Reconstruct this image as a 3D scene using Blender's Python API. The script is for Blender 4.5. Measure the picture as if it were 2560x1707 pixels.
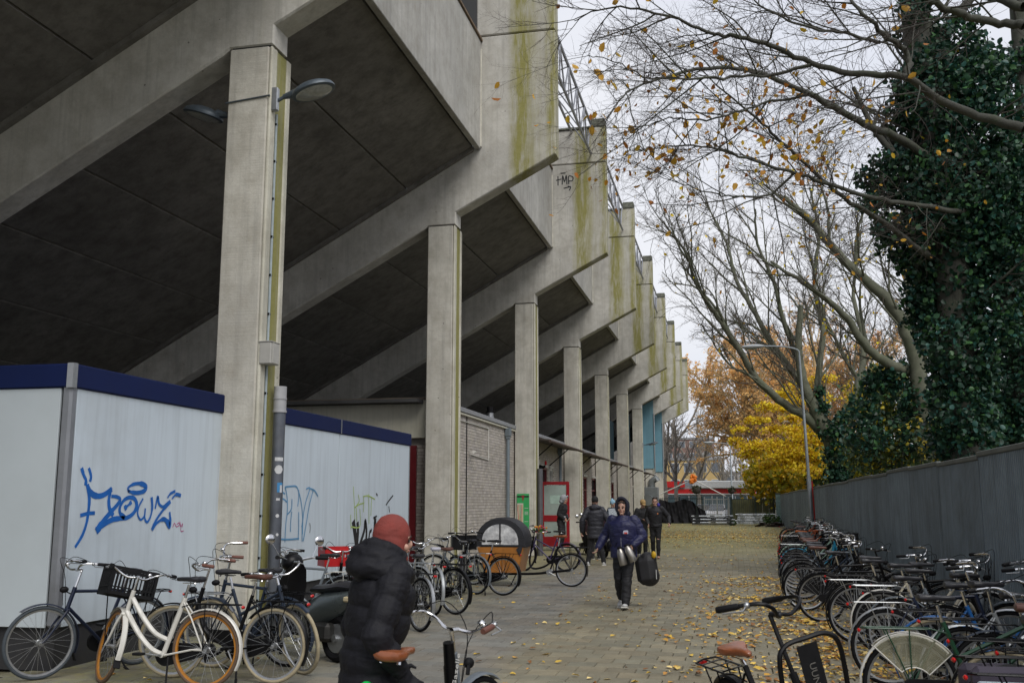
import bpy, math, random
import numpy as np
from mathutils import Vector, Matrix, Euler

for _o in list(bpy.data.objects):
    bpy.data.objects.remove(_o)
SC = bpy.context.scene
COL = SC.collection
R = math.radians
rnd = random.Random(7)

# ------------------------------------------------------------------ camera
CAMH = 1.68
_psi, _pit = R(12.5336), R(9.1655)
cam_data = bpy.data.cameras.new('camera')
cam_data.lens = 35.0
cam_data.sensor_width = 36.0
cam_data.clip_end = 3000
cam_data.dof.use_dof = True
cam_data.dof.focus_distance = 19.0
cam_data.dof.aperture_fstop = 6.5
cam = bpy.data.objects.new('camera', cam_data)
COL.objects.link(cam)
cam.location = (0, 0, CAMH)
cam.rotation_euler = (R(90) + _pit, 0, _psi)
SC.camera = cam

# ------------------------------------------------------------------ light
world = bpy.data.worlds.new('World')
SC.world = world
world.use_nodes = True
wn, wl = world.node_tree.nodes, world.node_tree.links
wn.clear()
w_out = wn.new('ShaderNodeOutputWorld')
w_bg = wn.new('ShaderNodeBackground')
w_sky = wn.new('ShaderNodeTexSky')
w_sky.sky_type = 'NISHITA'
w_sky.sun_disc = False
w_sky.sun_elevation = R(48)
w_sky.sun_rotation = R(145)
w_sky.air_density = 1.5
w_sky.dust_density = 3.0
w_tc = wn.new('ShaderNodeTexCoord')
w_map = wn.new('ShaderNodeMapping'); w_map.inputs['Scale'].default_value = (1, 1, 2.2)
w_noise = wn.new('ShaderNodeTexNoise'); w_noise.inputs['Scale'].default_value = 1.6
w_noise.inputs['Detail'].default_value = 5
w_ramp = wn.new('ShaderNodeValToRGB')
w_ramp.color_ramp.elements[0].position = .3; w_ramp.color_ramp.elements[0].color = (7.5, 7.95, 9.2, 1)
w_ramp.color_ramp.elements[1].position = .72; w_ramp.color_ramp.elements[1].color = (9.7, 9.8, 10.3, 1)
w_mix = wn.new('ShaderNodeMix'); w_mix.data_type = 'RGBA'
w_mix.inputs[0].default_value = .93
wl.new(w_tc.outputs['Generated'], w_map.inputs[0]); wl.new(w_map.outputs[0], w_noise.inputs['Vector'])
wl.new(w_noise.outputs['Fac'], w_ramp.inputs[0])
wl.new(w_sky.outputs[0], w_mix.inputs[6]); wl.new(w_ramp.outputs[0], w_mix.inputs[7])
wl.new(w_mix.outputs[2], w_bg.inputs['Color'])
w_bg.inputs['Strength'].default_value = .066
wl.new(w_bg.outputs[0], w_out.inputs['Surface'])

sun_d = bpy.data.lights.new('sun', 'SUN')
sun_d.energy = 1.5
sun_d.angle = R(35)
sun_d.color = (1, .97, .92)
sun = bpy.data.objects.new('sun', sun_d)
COL.objects.link(sun)
_el, _az = R(48), R(145)       # azimuth from +Y clockwise: behind the camera, to the right
_sd = Vector((math.sin(_az) * math.cos(_el), math.cos(_az) * math.cos(_el), math.sin(_el)))
sun.rotation_euler = _sd.to_track_quat('Z', 'Y').to_euler()

SC.view_settings.view_transform = 'Standard'
SC.view_settings.look = 'None'
SC.view_settings.exposure = 0.55
SC.view_settings.gamma = 1
SC.view_settings.use_curve_mapping = False
SC.render.engine = 'CYCLES'
SC.cycles.max_bounces = 6
SC.cycles.transparent_max_bounces = 12

# ------------------------------------------------------------------ materials
def _n(nt, t, **kw):
    n = nt.nodes.new(t)
    for k, v in kw.items():
        setattr(n, k, v)
    return n

def _mixc(nt, fac, a, b, mode='MIX'):
    m = _n(nt, 'ShaderNodeMix', data_type='RGBA', blend_type=mode)
    for i, v in ((0, fac), (6, a), (7, b)):
        if isinstance(v, (int, float)):
            m.inputs[i].default_value = v
        elif isinstance(v, tuple):
            m.inputs[i].default_value = v if len(v) == 4 else (*v, 1)
        else:
            nt.links.new(v, m.inputs[i])
    return m.outputs[2]

def _noise(nt, vec, scale, detail=4, rough=.6):
    n = _n(nt, 'ShaderNodeTexNoise')
    n.inputs['Scale'].default_value = scale
    n.inputs['Detail'].default_value = detail
    n.inputs['Roughness'].default_value = rough
    if vec is not None:
        nt.links.new(vec, n.inputs['Vector'])
    return n.outputs['Fac']

def _ramp(nt, v, a, b):
    m = _n(nt, 'ShaderNodeMapRange')
    m.inputs['From Min'].default_value = a
    m.inputs['From Max'].default_value = b
    nt.links.new(v, m.inputs['Value'])
    return m.outputs[0]

def _math(nt, op, a, b=None, clamp=False):
    m = _n(nt, 'ShaderNodeMath', operation=op, use_clamp=clamp)
    for i, v in ((0, a), (1, b)):
        if v is None: continue
        if isinstance(v, (int, float)): m.inputs[i].default_value = v
        else: nt.links.new(v, m.inputs[i])
    return m.outputs[0]

def _coords(nt, scale=(1, 1, 1), rand=True, world=False):
    if world:
        g = _n(nt, 'ShaderNodeNewGeometry'); v = g.outputs['Position']
    else:
        tc = _n(nt, 'ShaderNodeTexCoord'); v = tc.outputs['Object']
        if rand:
            oi = _n(nt, 'ShaderNodeObjectInfo')
            mul = _math(nt, 'MULTIPLY', oi.outputs['Random'], 37.0)
            ad = _n(nt, 'ShaderNodeVectorMath', operation='ADD')
            nt.links.new(v, ad.inputs[0]); nt.links.new(mul, ad.inputs[1]); v = ad.outputs[0]
    mp = _n(nt, 'ShaderNodeMapping'); mp.inputs['Scale'].default_value = scale
    nt.links.new(v, mp.inputs[0])
    return mp.outputs[0]

MATS = {}
def mat(name, color, rough=.6, metal=0., var=.15, scale=8., bump=.0, tint=False, dirt=None, spec=.5,
        alpha=None, trans=None, coat=0., streak=0., sub=None, emit=None, bscale=None, ovar=0.):
    """general painted / plastic / cloth surface with grain, wear and optional per-face tint"""
    if name in MATS: return MATS[name]
    m = bpy.data.materials.new(name); m.use_nodes = True
    nt = m.node_tree
    b = nt.nodes['Principled BSDF']
    v = _coords(nt)
    n1 = _noise(nt, v, scale, 5)
    f = _ramp(nt, n1, .3, .7)
    lo = tuple(c * (1 - var) for c in color); hi = tuple(min(1, c * (1 + var)) for c in color)
    c = _mixc(nt, f, lo, hi)
    if dirt:
        n2 = _noise(nt, v, scale * .35, 6, .7)
        c = _mixc(nt, _math(nt, 'MULTIPLY', _ramp(nt, n2, .5, .75), dirt[1]), c, dirt[0])
    if streak:
        v2 = _coords(nt, (5, 5, .25))
        n3 = _noise(nt, v2, 2., 6)
        c = _mixc(nt, _math(nt, 'MULTIPLY', _ramp(nt, n3, .48, .75), streak), c, tuple(x * .35 for x in color))
    if tint:
        m['tinted'] = 1
        at = _n(nt, 'ShaderNodeAttribute', attribute_name='tint')
        c = _mixc(nt, 1.0, c, at.outputs['Color'], 'MULTIPLY')
    if ovar:
        oi = _n(nt, 'ShaderNodeObjectInfo')
        mr = _n(nt, 'ShaderNodeMapRange'); mr.inputs['To Min'].default_value = 1 - ovar; mr.inputs['To Max'].default_value = 1 + ovar
        nt.links.new(oi.outputs['Random'], mr.inputs['Value'])
        c = _mixc(nt, 1.0, c, mr.outputs[0], 'MULTIPLY')
    nt.links.new(c, b.inputs['Base Color'])
    b.inputs['Roughness'].default_value = rough
    rr = _n(nt, 'ShaderNodeMapRange'); rr.inputs['To Min'].default_value = max(.02, rough - .12); rr.inputs['To Max'].default_value = min(1, rough + .12)
    nt.links.new(n1, rr.inputs['Value']); nt.links.new(rr.outputs[0], b.inputs['Roughness'])
    b.inputs['Metallic'].default_value = metal
    b.inputs['Specular IOR Level'].default_value = spec
    if coat:
        b.inputs['Coat Weight'].default_value = coat; b.inputs['Coat Roughness'].default_value = .15
    if trans is not None: b.inputs['Transmission Weight'].default_value = trans
    if alpha is not None: b.inputs['Alpha'].default_value = alpha
    if emit: b.inputs['Emission Color'].default_value = (*emit[0], 1); b.inputs['Emission Strength'].default_value = emit[1]
    if sub: b.inputs['Subsurface Weight'].default_value = sub; b.inputs['Subsurface Radius'].default_value = (.02, .008, .004)
    if bump:
        bp = _n(nt, 'ShaderNodeBump'); bp.inputs['Strength'].default_value = bump; bp.inputs['Distance'].default_value = .02
        nb = _noise(nt, v, bscale or scale * 5, 4)
        nt.links.new(nb, bp.inputs['Height']); nt.links.new(bp.outputs[0], b.inputs['Normal'])
    MATS[name] = m
    return m

def concrete(name, base=(.36, .345, .315), algae=0., bands=(), boards=0., dark=.55, topdirt=0.):
    """weathered cast concrete: blotches, rain streaks, pits, board grain and green algae"""
    if name in MATS: return MATS[name]
    m = bpy.data.materials.new(name); m.use_nodes = True
    nt = m.node_tree; b = nt.nodes['Principled BSDF']
    v = _coords(nt)
    big = _noise(nt, v, .45, 6, .65); mid = _noise(nt, v, 2.6, 8, .7); fine = _noise(nt, v, 26, 6, .7)
    c = _mixc(nt, _ramp(nt, big, .34, .66), tuple(x * .78 for x in base), tuple(x * 1.12 for x in base))
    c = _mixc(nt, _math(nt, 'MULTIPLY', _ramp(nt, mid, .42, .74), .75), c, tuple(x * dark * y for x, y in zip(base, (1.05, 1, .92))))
    c = _mixc(nt, _math(nt, 'MULTIPLY', _ramp(nt, fine, .5, .85), .5), c, tuple(x * .6 for x in base))
    vs = _coords(nt, (3.2, 3.2, .16))
    st = _noise(nt, vs, 2.2, 7, .7)
    c = _mixc(nt, _math(nt, 'MULTIPLY', _ramp(nt, st, .48, .74), .62), c, tuple(x * .5 for x in base))
    # tie holes and pits
    vo = _n(nt, 'ShaderNodeTexVoronoi'); vo.inputs['Scale'].default_value = 3.2; nt.links.new(v, vo.inputs['Vector'])
    pit = _math(nt, 'LESS_THAN', vo.outputs['Distance'], .045)
    c = _mixc(nt, _math(nt, 'MULTIPLY', pit, .7), c, (.05, .045, .04))
    tc = _n(nt, 'ShaderNodeTexCoord'); sx = _n(nt, 'ShaderNodeSeparateXYZ'); nt.links.new(tc.outputs['Object'], sx.inputs[0])
    alc = _mixc(nt, _noise(nt, v, 9, 6, .7), (.19, .185, .05), (.32, .295, .12))
    for (cx, w, amt) in bands:
        wob = _math(nt, 'MULTIPLY', _math(nt, 'SUBTRACT', _noise(nt, _coords(nt, (1, 1, .5)), 1.4, 5, .7), .5), .28)
        d = _math(nt, 'ABSOLUTE', _math(nt, 'SUBTRACT', _math(nt, 'ADD', sx.outputs[0], wob), cx))
        fall = _ramp(nt, d, w, w * .25)
        br = _ramp(nt, _noise(nt, _coords(nt, (3.4, 3.4, .45)), 1.8, 7, .75), .3, .72)
        c = _mixc(nt, _math(nt, 'MULTIPLY', _math(nt, 'MULTIPLY', fall, br), amt, True), c, alc)
    if algae:
        a = _ramp(nt, _noise(nt, _coords(nt, (3, 3, .3)), 1.6, 7, .7), .72 - algae * .55, .9 - algae * .45)
        c = _mixc(nt, _math(nt, 'MULTIPLY', a, min(1, algae + .15)), c, alc)
    nt.links.new(c, b.inputs['Base Color'])
    b.inputs['Roughness'].default_value = .9; b.inputs['Specular IOR Level'].default_value = .25
    h = _math(nt, 'ADD', _math(nt, 'MULTIPLY', mid, .6), _math(nt, 'MULTIPLY', fine, .35))
    if boards:
        wv = _coords(nt, (.6, .6, 22))
        h = _math(nt, 'ADD', h, _math(nt, 'MULTIPLY', _noise(nt, wv, 2.0, 4, .6), boards))
    h = _math(nt, 'SUBTRACT', h, _math(nt, 'MULTIPLY', pit, .8))
    bp = _n(nt, 'ShaderNodeBump'); bp.inputs['Strength'].default_value = .5; bp.inputs['Distance'].default_value = .025
    nt.links.new(h, bp.inputs['Height']); nt.links.new(bp.outputs[0], b.inputs['Normal'])
    MATS[name] = m
    return m

# ------------------------------------------------------------------ mesh builder
class MB:
    def __init__(s):
        s.v = []; s.f = []; s.m = []; s.t = []; s.mi = 0; s.tint = (1, 1, 1)
    def add(s, vs, fs):
        o = len(s.v)
        s.v.extend([tuple(p) for p in vs])
        for f in fs:
            s.f.append(tuple(i + o for i in f)); s.m.append(s.mi); s.t.append(s.tint)
        return s
    def box(s, c, d, rot=None, taper=1.):
        hx, hy, hz = d[0] / 2, d[1] / 2, d[2] / 2
        vs = []
        for z in (-1, 1):
            k = 1 if z < 0 else taper
            for x, y in ((-1, -1), (1, -1), (1, 1), (-1, 1)):
                vs.append(Vector((x * hx * k, y * hy * k, z * hz)))
        if rot is not None: vs = [rot @ p for p in vs]
        c = Vector(c)
        return s.add([p + c for p in vs], [(3, 2, 1, 0), (4, 5, 6, 7), (0, 1, 5, 4), (1, 2, 6, 5), (2, 3, 7, 6), (3, 0, 4, 7)])
    def bbox(s, c, d, b=.01, rot=None):
        """box with chamfered edges"""
        hx, hy, hz = d[0] / 2, d[1] / 2, d[2] / 2
        b = min(b, hx * .9, hy * .9, hz * .9)
        vs = []; idx = {}
        for sx in (-1, 1):
            for sy in (-1, 1):
                for sz in (-1, 1):
                    for a in range(3):
                        p = [sx * hx, sy * hy, sz * hz]
                        for k, q in enumerate((sx, sy, sz)):
                            if k != a: p[k] -= q * b
                        idx[(sx, sy, sz, a)] = len(vs); vs.append(Vector(p))
        fs = []
        for a in range(3):
            o = [k for k in range(3) if k != a]
            for sg in (-1, 1):
                q = []
                for (u, w) in ((-1, -1), (1, -1), (1, 1), (-1, 1)):
                    k = [0, 0, 0]; k[a] = sg; k[o[0]] = u; k[o[1]] = w
                    q.append(idx[(*k, a)])
                if (sg > 0) == (a == 1): q.reverse()
                fs.append(q)
        for a in range(3):            # edges along axis a
            o = [k for k in range(3) if k != a]
            for u in (-1, 1):
                for w in (-1, 1):
                    k0 = [0, 0, 0]; k0[a] = -1; k0[o[0]] = u; k0[o[1]] = w
                    k1 = list(k0); k1[a] = 1
                    q = [idx[(*k0, o[0])], idx[(*k1, o[0])], idx[(*k1, o[1])], idx[(*k0, o[1])]]
                    n = (vs[q[1]] - vs[q[0]]).cross(vs[q[2]] - vs[q[0]])
                    cc = (vs[q[0]] + vs[q[2]]) / 2
                    out = Vector([0 if i == a else (1 if (u if i == o[0] else w) > 0 else -1) for i in range(3)])
                    if n.dot(out) < 0: q.reverse()
                    fs.append(q)
        for sx in (-1, 1):
            for sy in (-1, 1):
                for sz in (-1, 1):
                    q = [idx[(sx, sy, sz, a)] for a in range(3)]
                    n = (vs[q[1]] - vs[q[0]]).cross(vs[q[2]] - vs[q[0]])
                    if n.dot(Vector((sx, sy, sz))) < 0: q.reverse()
                    fs.append(q)
        if rot is not None: vs = [rot @ p for p in vs]
        c = Vector(c)
        return s.add([p + c for p in vs], fs)
    def tube(s, pts, r, n=8, cap=True, closed=False, flat=None):
        pts = [Vector(p) for p in pts]; k = len(pts)
        rs = [r] * k if isinstance(r, (int, float)) else list(r)
        rings = []; up = None
        for i, p in enumerate(pts):
            if closed: t = pts[(i + 1) % k] - pts[i - 1]
            else: t = pts[min(i + 1, k - 1)] - pts[max(i - 1, 0)]
            if t.length < 1e-9: t = Vector((0, 0, 1))
            t.normalize()
            if up is None:
                up = Vector((0, 0, 1)) if abs(t.z) < .9 else Vector((1, 0, 0))
            a = t.cross(up)
            if a.length < 1e-5: a = t.cross(Vector((1, .3, 0)))
            a.normalize(); bb = a.cross(t); up = bb
            fl = 1 if flat is None else flat
            rings.append([p + (a * math.cos(2 * math.pi * j / n) + bb * math.sin(2 * math.pi * j / n) * fl) * rs[i] for j in range(n)])
        vs = [q for rg in rings for q in rg]; fs = []
        for i in range(k if closed else k - 1):
            i2 = (i + 1) % k
            for j in range(n):
                j2 = (j + 1) % n
                fs.append((i * n + j2, i * n + j, i2 * n + j, i2 * n + j2))
        if cap and not closed:
            fs.append(tuple(range(n))); fs.append(tuple((k - 1) * n + j for j in reversed(range(n))))
        return s.add(vs, fs)
    def loft(s, secs, cap=True):
        """secs: list of equal-length closed rings"""
        n = len(secs[0]); vs = [q for r_ in secs for q in r_]; fs = []
        for i in range(len(secs) - 1):
            for j in range(n):
                j2 = (j + 1) % n
                fs.append((i * n + j, i * n + j2, (i + 1) * n + j2, (i + 1) * n + j))
        if cap:
            fs.append(tuple(reversed(range(n)))); fs.append(tuple((len(secs) - 1) * n + j for j in range(n)))
        return s.add(vs, fs)
    def ell(s, c, r, nu=14, nv=9, rot=None, half=False):
        c = Vector(c); secs = []
        if isinstance(r, (int, float)): r = (r, r, r)
        lo = 0 if half else -.5
        for i in range(nv + 1):
            th = math.pi * (lo + (1 - (.5 if half else 0)) * i / nv) if not half else math.pi * .5 * i / nv
            if not half: th = math.pi * (i / nv - .5)
            cz, cr = math.sin(th), max(1e-4, math.cos(th))
            ring = []
            for j in range(nu):
                a = 2 * math.pi * j / nu
                p = Vector((math.cos(a) * cr * r[0], math.sin(a) * cr * r[1], cz * r[2]))
                if rot is not None: p = rot @ p
                ring.append(p + c)
            secs.append(ring)
        return s.loft(secs)
    def prism(s, poly, y0, y1, axis='y'):
        """poly in (x,z) extruded along y"""
        n = len(poly)
        if axis == 'y': vs = [(x, y0, z) for x, z in poly] + [(x, y1, z) for x, z in poly]
        elif axis == 'x': vs = [(y0, x, z) for x, z in poly] + [(y1, x, z) for x, z in poly]
        else: vs = [(x, z, y0) for x, z in poly] + [(x, z, y1) for x, z in poly]
        fs = [tuple(range(n)), tuple(reversed(range(n, 2 * n)))]
        for i in range(n):
            j = (i + 1) % n
            fs.append((j, i, n + i, n + j))
        return s.add(vs, fs)
    def disc(s, c, r, axis='y', n=20, th=.01):
        c = Vector(c)
        d = {'x': Vector((1, 0, 0)), 'y': Vector((0, 1, 0)), 'z': Vector((0, 0, 1))}[axis]
        return s.tube([c - d * th / 2, c + d * th / 2], r, n)
    def mesh(s, name, mats, smooth=35):
        me = bpy.data.meshes.new(name)
        me.from_pydata(s.v, [], s.f)
        if not isinstance(mats, (list, tuple)): mats = [mats]
        for m_ in mats: me.materials.append(m_)
        if len(mats) > 1: me.polygons.foreach_set('material_index', s.m)
        if any(t != (1, 1, 1) for t in s.t) or any(m_.get('tinted') for m_ in mats):
            at = me.attributes.new('tint', 'FLOAT_COLOR', 'FACE')
            at.data.foreach_set('color', np.array([(*t, 1.) for t in s.t], dtype=np.float32).ravel())
        if smooth:
            me.polygons.foreach_set('use_smooth', [True] * len(s.f))
            me.set_sharp_from_angle(angle=R(smooth))
        me.validate()
        return me
    def obj(s, name, mats, parent=None, smooth=35, loc=None, kind=None, label=None):
        return link(name, s.mesh(name, mats, smooth), parent, loc, kind=kind, label=label)

def link(name, me, parent=None, loc=None, rot=None, kind=None, label=None):
    o = bpy.data.objects.new(name, me); COL.objects.link(o)
    if parent: o.parent = parent
    if loc is not None: o.location = loc
    if rot is not None: o.rotation_euler = rot
    if kind: o['kind'] = kind
    if label: o['label'] = label
    return o

def thing(name, label, cat, loc=(0, 0, 0), rz=0., group=None, me=None, rx=0., ry=0.):
    o = bpy.data.objects.new(name, me); COL.objects.link(o)
    o.location = loc; o.rotation_euler = (rx, ry, rz)
    o['label'] = label; o['category'] = cat
    if group: o['group'] = group
    if me is None: o.empty_display_size = .2
    return o

def kids(o): return [c for c in bpy.data.objects if c.parent == o]

def crv(pts, n=6):
    """Catmull-Rom through points"""
    P = [Vector(p) for p in pts]; out = []
    for i in range(len(P) - 1):
        a = P[max(i - 1, 0)]; b = P[i]; c = P[i + 1]; d = P[min(i + 2, len(P) - 1)]
        for k in range(n):
            t = k / n
            out.append(.5 * ((2 * b) + (c - a) * t + (2 * a - 5 * b + 4 * c - d) * t * t + (3 * b - a - 3 * c + d) * t ** 3))
    out.append(P[-1]); return out

# palette
M_steel = mat('galvanised steel', (.42, .44, .46), .42, .85, .12, 12, dirt=((.2, .2, .19), .5))
M_chrome = mat('polished metal', (.72, .72, .73), .2, 1, .08, 20)
M_alu = mat('dull aluminium', (.42, .43, .44), .4, .9, .1, 20)
M_rubber = mat('black rubber', (.007, .007, .008), .85, 0, .2, 30, spec=.15)
M_blackp = mat('black enamel', (.004, .004, .005), .38, 0, .15, 10, spec=.22)
M_matt = mat('matt black plastic', (.006, .006, .007), .6, 0, .2, 25, spec=.2)
M_redlens = mat('red lens', (.45, .01, .01), .2, 0, .1, 20)
M_glass = mat('window glass', (.03, .035, .04), .08, 0, .1, 3, spec=.8)
# ================================================================== GROUND
def ground_mat():
    m = bpy.data.materials.new('ground soil and moss'); m.use_nodes = True
    nt = m.node_tree; b = nt.nodes['Principled BSDF']
    v = _coords(nt, world=True)
    n1 = _noise(nt, v, .25, 6, .65); n2 = _noise(nt, v, 3, 7, .7)
    c = _mixc(nt, _ramp(nt, n2, .3, .7), (.10, .088, .05), (.16, .145, .085))
    c = _mixc(nt, _math(nt, 'MULTIPLY', _ramp(nt, n1, .42, .62), .7), c, (.11, .12, .04))
    nt.links.new(c, b.inputs['Base Color']); b.inputs['Roughness'].default_value = .95
    bp = _n(nt, 'ShaderNodeBump'); bp.inputs['Strength'].default_value = .6; bp.inputs['Distance'].default_value = .05
    nt.links.new(n2, bp.inputs['Height']); nt.links.new(bp.outputs[0], b.inputs['Normal'])
    return m
g = MB(); g.add([(-700, -60, -.03), (700, -60, -.03), (700, 1500, -.03), (-700, 1500, -.03)], [(0, 1, 2, 3)])
g.obj('ground', ground_mat(), kind='structure', smooth=0)

def paver_mat():
    m = bpy.data.materials.new('worn concrete pavers'); m.use_nodes = True
    m['tinted'] = 1
    nt = m.node_tree; b = nt.nodes['Principled BSDF']
    v = _coords(nt, world=True)
    sx = _n(nt, 'ShaderNodeSeparateXYZ'); nt.links.new(v, sx.inputs[0])
    n1 = _noise(nt, v, .35, 6, .65); n2 = _noise(nt, v, 4, 8, .75); n3 = _noise(nt, v, 60, 4, .7)
    tan = _mixc(nt, _ramp(nt, n2, .3, .72), (.170, .150, .100), (.275, .248, .172))
    gry = _mixc(nt, _ramp(nt, n2, .3, .72), (.15, .142, .125), (.225, .215, .195))
    # greyer, newer strip on the building side: edge at x = -2.9 wandering with distance
    ex = _math(nt, 'ADD', _math(nt, 'MULTIPLY', sx.outputs[1], .03), _math(nt, 'MULTIPLY', _noise(nt, v, .8, 3), .5))
    f = _ramp(nt, _math(nt, 'ADD', sx.outputs[0], ex), -1.75, -2.15)
    near = _ramp(nt, sx.outputs[1], 27, 23)
    c = _mixc(nt, _math(nt, 'MULTIPLY', _math(nt, 'MULTIPLY', f, near), .85), tan, gry)
    # moss: near the wall, and over the far yard
    ms = _mixc(nt, n2, (.15, .145, .04), (.30, .27, .095))
    fw = _math(nt, 'MULTIPLY', _ramp(nt, sx.outputs[0], -3.7, -5.6), _ramp(nt, n1, .3, .5))
    ff = _ramp(nt, _math(nt, 'ADD', sx.outputs[1], _math(nt, 'MULTIPLY', n1, 30)), 42, 58)
    fm = _math(nt, 'MAXIMUM', _math(nt, 'MULTIPLY', fw, _ramp(nt, n2, .35, .6)), _math(nt, 'MULTIPLY', ff, 1.0))
    c = _mixc(nt, _math(nt, 'MULTIPLY', fm, .8), c, ms)
    c = _mixc(nt, _math(nt, 'MULTIPLY', _ramp(nt, n1, .45, .7), .35), c, (.09, .08, .055))
    c = _mixc(nt, _math(nt, 'MULTIPLY', _ramp(nt, n3, .55, .8), .3), c, (.05, .045, .035))
    at = _n(nt, 'ShaderNodeAttribute', attribute_name='tint')
    c = _mixc(nt, 1., c, at.outputs['Color'], 'MULTIPLY')
    nt.links.new(c, b.inputs['Base Color'])
    rg = _n(nt, 'ShaderNodeMapRange'); rg.inputs['To Min'].default_value = .55; rg.inputs['To Max'].default_value = .9
    nt.links.new(n1, rg.inputs['Value']); nt.links.new(rg.outputs[0], b.inputs['Roughness'])
    bp = _n(nt, 'ShaderNodeBump'); bp.inputs['Strength'].default_value = .5; bp.inputs['Distance'].default_value = .008
    nt.links.new(_math(nt, 'ADD', n2, _math(nt, 'MULTIPLY', n3, .5)), bp.inputs['Height']); nt.links.new(bp.outputs[0], b.inputs['Normal'])
    return m
PM = paver_mat()
PW, PJ, PT = .30, .006, .05
pav = MB(); pav.add([(-7.2, -2, -.02), (2.84, -2, -.02), (2.84, 52.0, -.02), (-7.2, 52.0, -.02)], [(0, 1, 2, 3)])
M_joint = mat('dark joint sand', (.05, .046, .028), .95, 0, .3, 3, dirt=((.07, .085, .02), .7))
pavement = pav.obj('pavement', M_joint, kind='structure', smooth=0)
def paver_geo(mb, cx, cy, z, tx, ty, t):
    w = PW / 2 - PJ / 2; c = .006
    o = []
    for (a, dz) in ((w, -.012), (w - c, 0)):
        for sx_, sy_ in ((-1, -1), (1, -1), (1, 1), (-1, 1)):
            o.append((cx + sx_ * a, cy + sy_ * a, z + dz + sx_ * tx + sy_ * ty))
    mb.tint = t
    mb.add(o, [(4, 5, 6, 7), (0, 1, 5, 4), (1, 2, 6, 5), (2, 3, 7, 6), (3, 0, 4, 7)])
rp = random.Random(3)
cells = []
for j in range(int((50.0 - 2.4) / PW)):
    y = 2.4 + j * PW
    for i in range(int(9.9 / PW) + 1):
        x = -7.05 + i * PW + (PW / 2 if j % 2 else 0)
        if x > 2.75: continue
        cells.append((x, y))
# protos shared by the individually linked pavers
protos = []
for k in range(14):
    mb = MB(); g_ = rp.uniform(.8, 1.12); w_ = rp.uniform(-.04, .05)
    paver_geo(mb, 0, 0, 0, rp.uniform(-.002, .002), rp.uniform(-.002, .002), (g_ * (1 + w_), g_, g_ * (1 - w_)))
    protos.append(mb.mesh('paver', PM, 0))
def in_view(x, y):
    a = (x * math.cos(_psi) + y * math.sin(_psi)); d = (-x * math.sin(_psi) + y * math.cos(_psi))
    return d > 0 and abs(a / d) < .53 and 1.68 / d < .56 - .0
vis = sorted([c for c in cells if in_view(*c)], key=lambda c: c[0] ** 2 + c[1] ** 2)[:300]
vs_ = set(vis)
for (x, y) in vis:
    link('paver', rp.choice(protos), pavement, (x, y, rp.uniform(-.002, .002)))
mb = MB()
for (x, y) in cells:
    if (x, y) in vs_: continue
    g_ = rp.uniform(.8, 1.13); w_ = rp.uniform(-.04, .05)
    paver_geo(mb, x, y, rp.uniform(-.002, .002), rp.uniform(-.002, .002), rp.uniform(-.002, .002), (g_ * (1 + w_), g_, g_ * (1 - w_)))
mb.obj('paver_field', PM, pavement, smooth=0, kind='stuff')
yard = MB(); yard.tint = (1, 1, 1)
yard.add([(-7.2, 50.2, .001), (3.2, 50.2, .001), (3.2, 83, .001), (-7.2, 98, .001)], [(0, 1, 2, 3)])
yard.obj('mossy_yard', PM, kind='structure', smooth=0)
road = MB(); road.add([(-80, 90, -.02), (90, 90, -.02), (90, 118, -.02), (-80, 118, -.02)], [(0, 1, 2, 3)])
road.obj('road', mat('asphalt', (.06, .06, .062), .85, 0, .2, 1.5, bump=.3), kind='structure', smooth=0)

# ================================================================== GRANDSTAND
NB = 9; Y0 = 12.3; SP = 9.57
YK = [Y0 + SP * k for k in range(NB)]
M_fin = concrete('fin concrete', (.545, .53, .487), algae=.16, bands=((-4.62, .36, 1.9), (-3.9, .18, 1.5), (-4.25, .3, .5)))
M_beam = concrete('beam concrete', (.47, .45, .395), algae=.0)
M_col = concrete('column concrete', (.575, .555, .495), algae=.13, boards=.28)
M_colg = concrete('algae channel concrete', (.38, .37, .27), algae=.9)
M_colw = concrete('pale arris concrete', (.60, .58, .49), algae=.25)
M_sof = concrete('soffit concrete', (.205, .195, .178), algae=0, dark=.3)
M_dirt = mat('mossy grey capping', (.12, .125, .1), .95, 0, .5, 9, bump=.6)
M_seam = mat('dark joint', (.02, .02, .018), .9, 0, .2, 6)  # joint black; also colours the wall that imitates shade above the parapet
stand = thing('grandstand', 'huge raw concrete football grandstand with sloping beams over the path', 'grandstand', (0, 0, 0))
TH = .46
SL = .565
def ztop(x): return 10.0 + SL * (x + 5.76)
beam_poly = [(-6.22, 8.43), (-3.82, 9.69), (-3.82, 12.76), (-5.74, 12.76), (-5.76, 10.02), (-22, ztop(-22)), (-22, 8.05 - .555 * 15.0), (-7.0, 8.05), (-6.9, 8.13), (-6.22, 8.13)]
def bev_prism(mb, poly, y0, y1, ch=.025):
    """extrude an outline with a small chamfer on both faces"""
    n = len(poly)
    def inset(d):
        out = []
        for i in range(n):
            p0 = Vector(poly[i - 1]); p1 = Vector(poly[i]); p2 = Vector(poly[(i + 1) % n])
            e1 = (p1 - p0).normalized(); e2 = (p2 - p1).normalized()
            n1 = Vector((-e1.y, e1.x)); n2 = Vector((-e2.y, e2.x))
            k = (n1 + n2); k = k / max(.35, k.length_squared / 2) / 1 if k.length > 1e-6 else n1
            out.append(p1 + k * d)
        return out
    ins = inset(ch)
    vs = [(x, y0, z) for x, z in ins] + [(x, y0 + ch, z) for x, z in poly] + [(x, y1 - ch, z) for x, z in poly] + [(x, y1, z) for x, z in ins]
    fs = [tuple(range(n)), tuple(reversed(range(3 * n, 4 * n)))]
    for a in range(3):
        for i in range(n):
            j = (i + 1) % n
            fs.append((a * n + j, a * n + i, (a + 1) * n + i, (a + 1) * n + j))
    mb.add(vs, fs)
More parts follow.
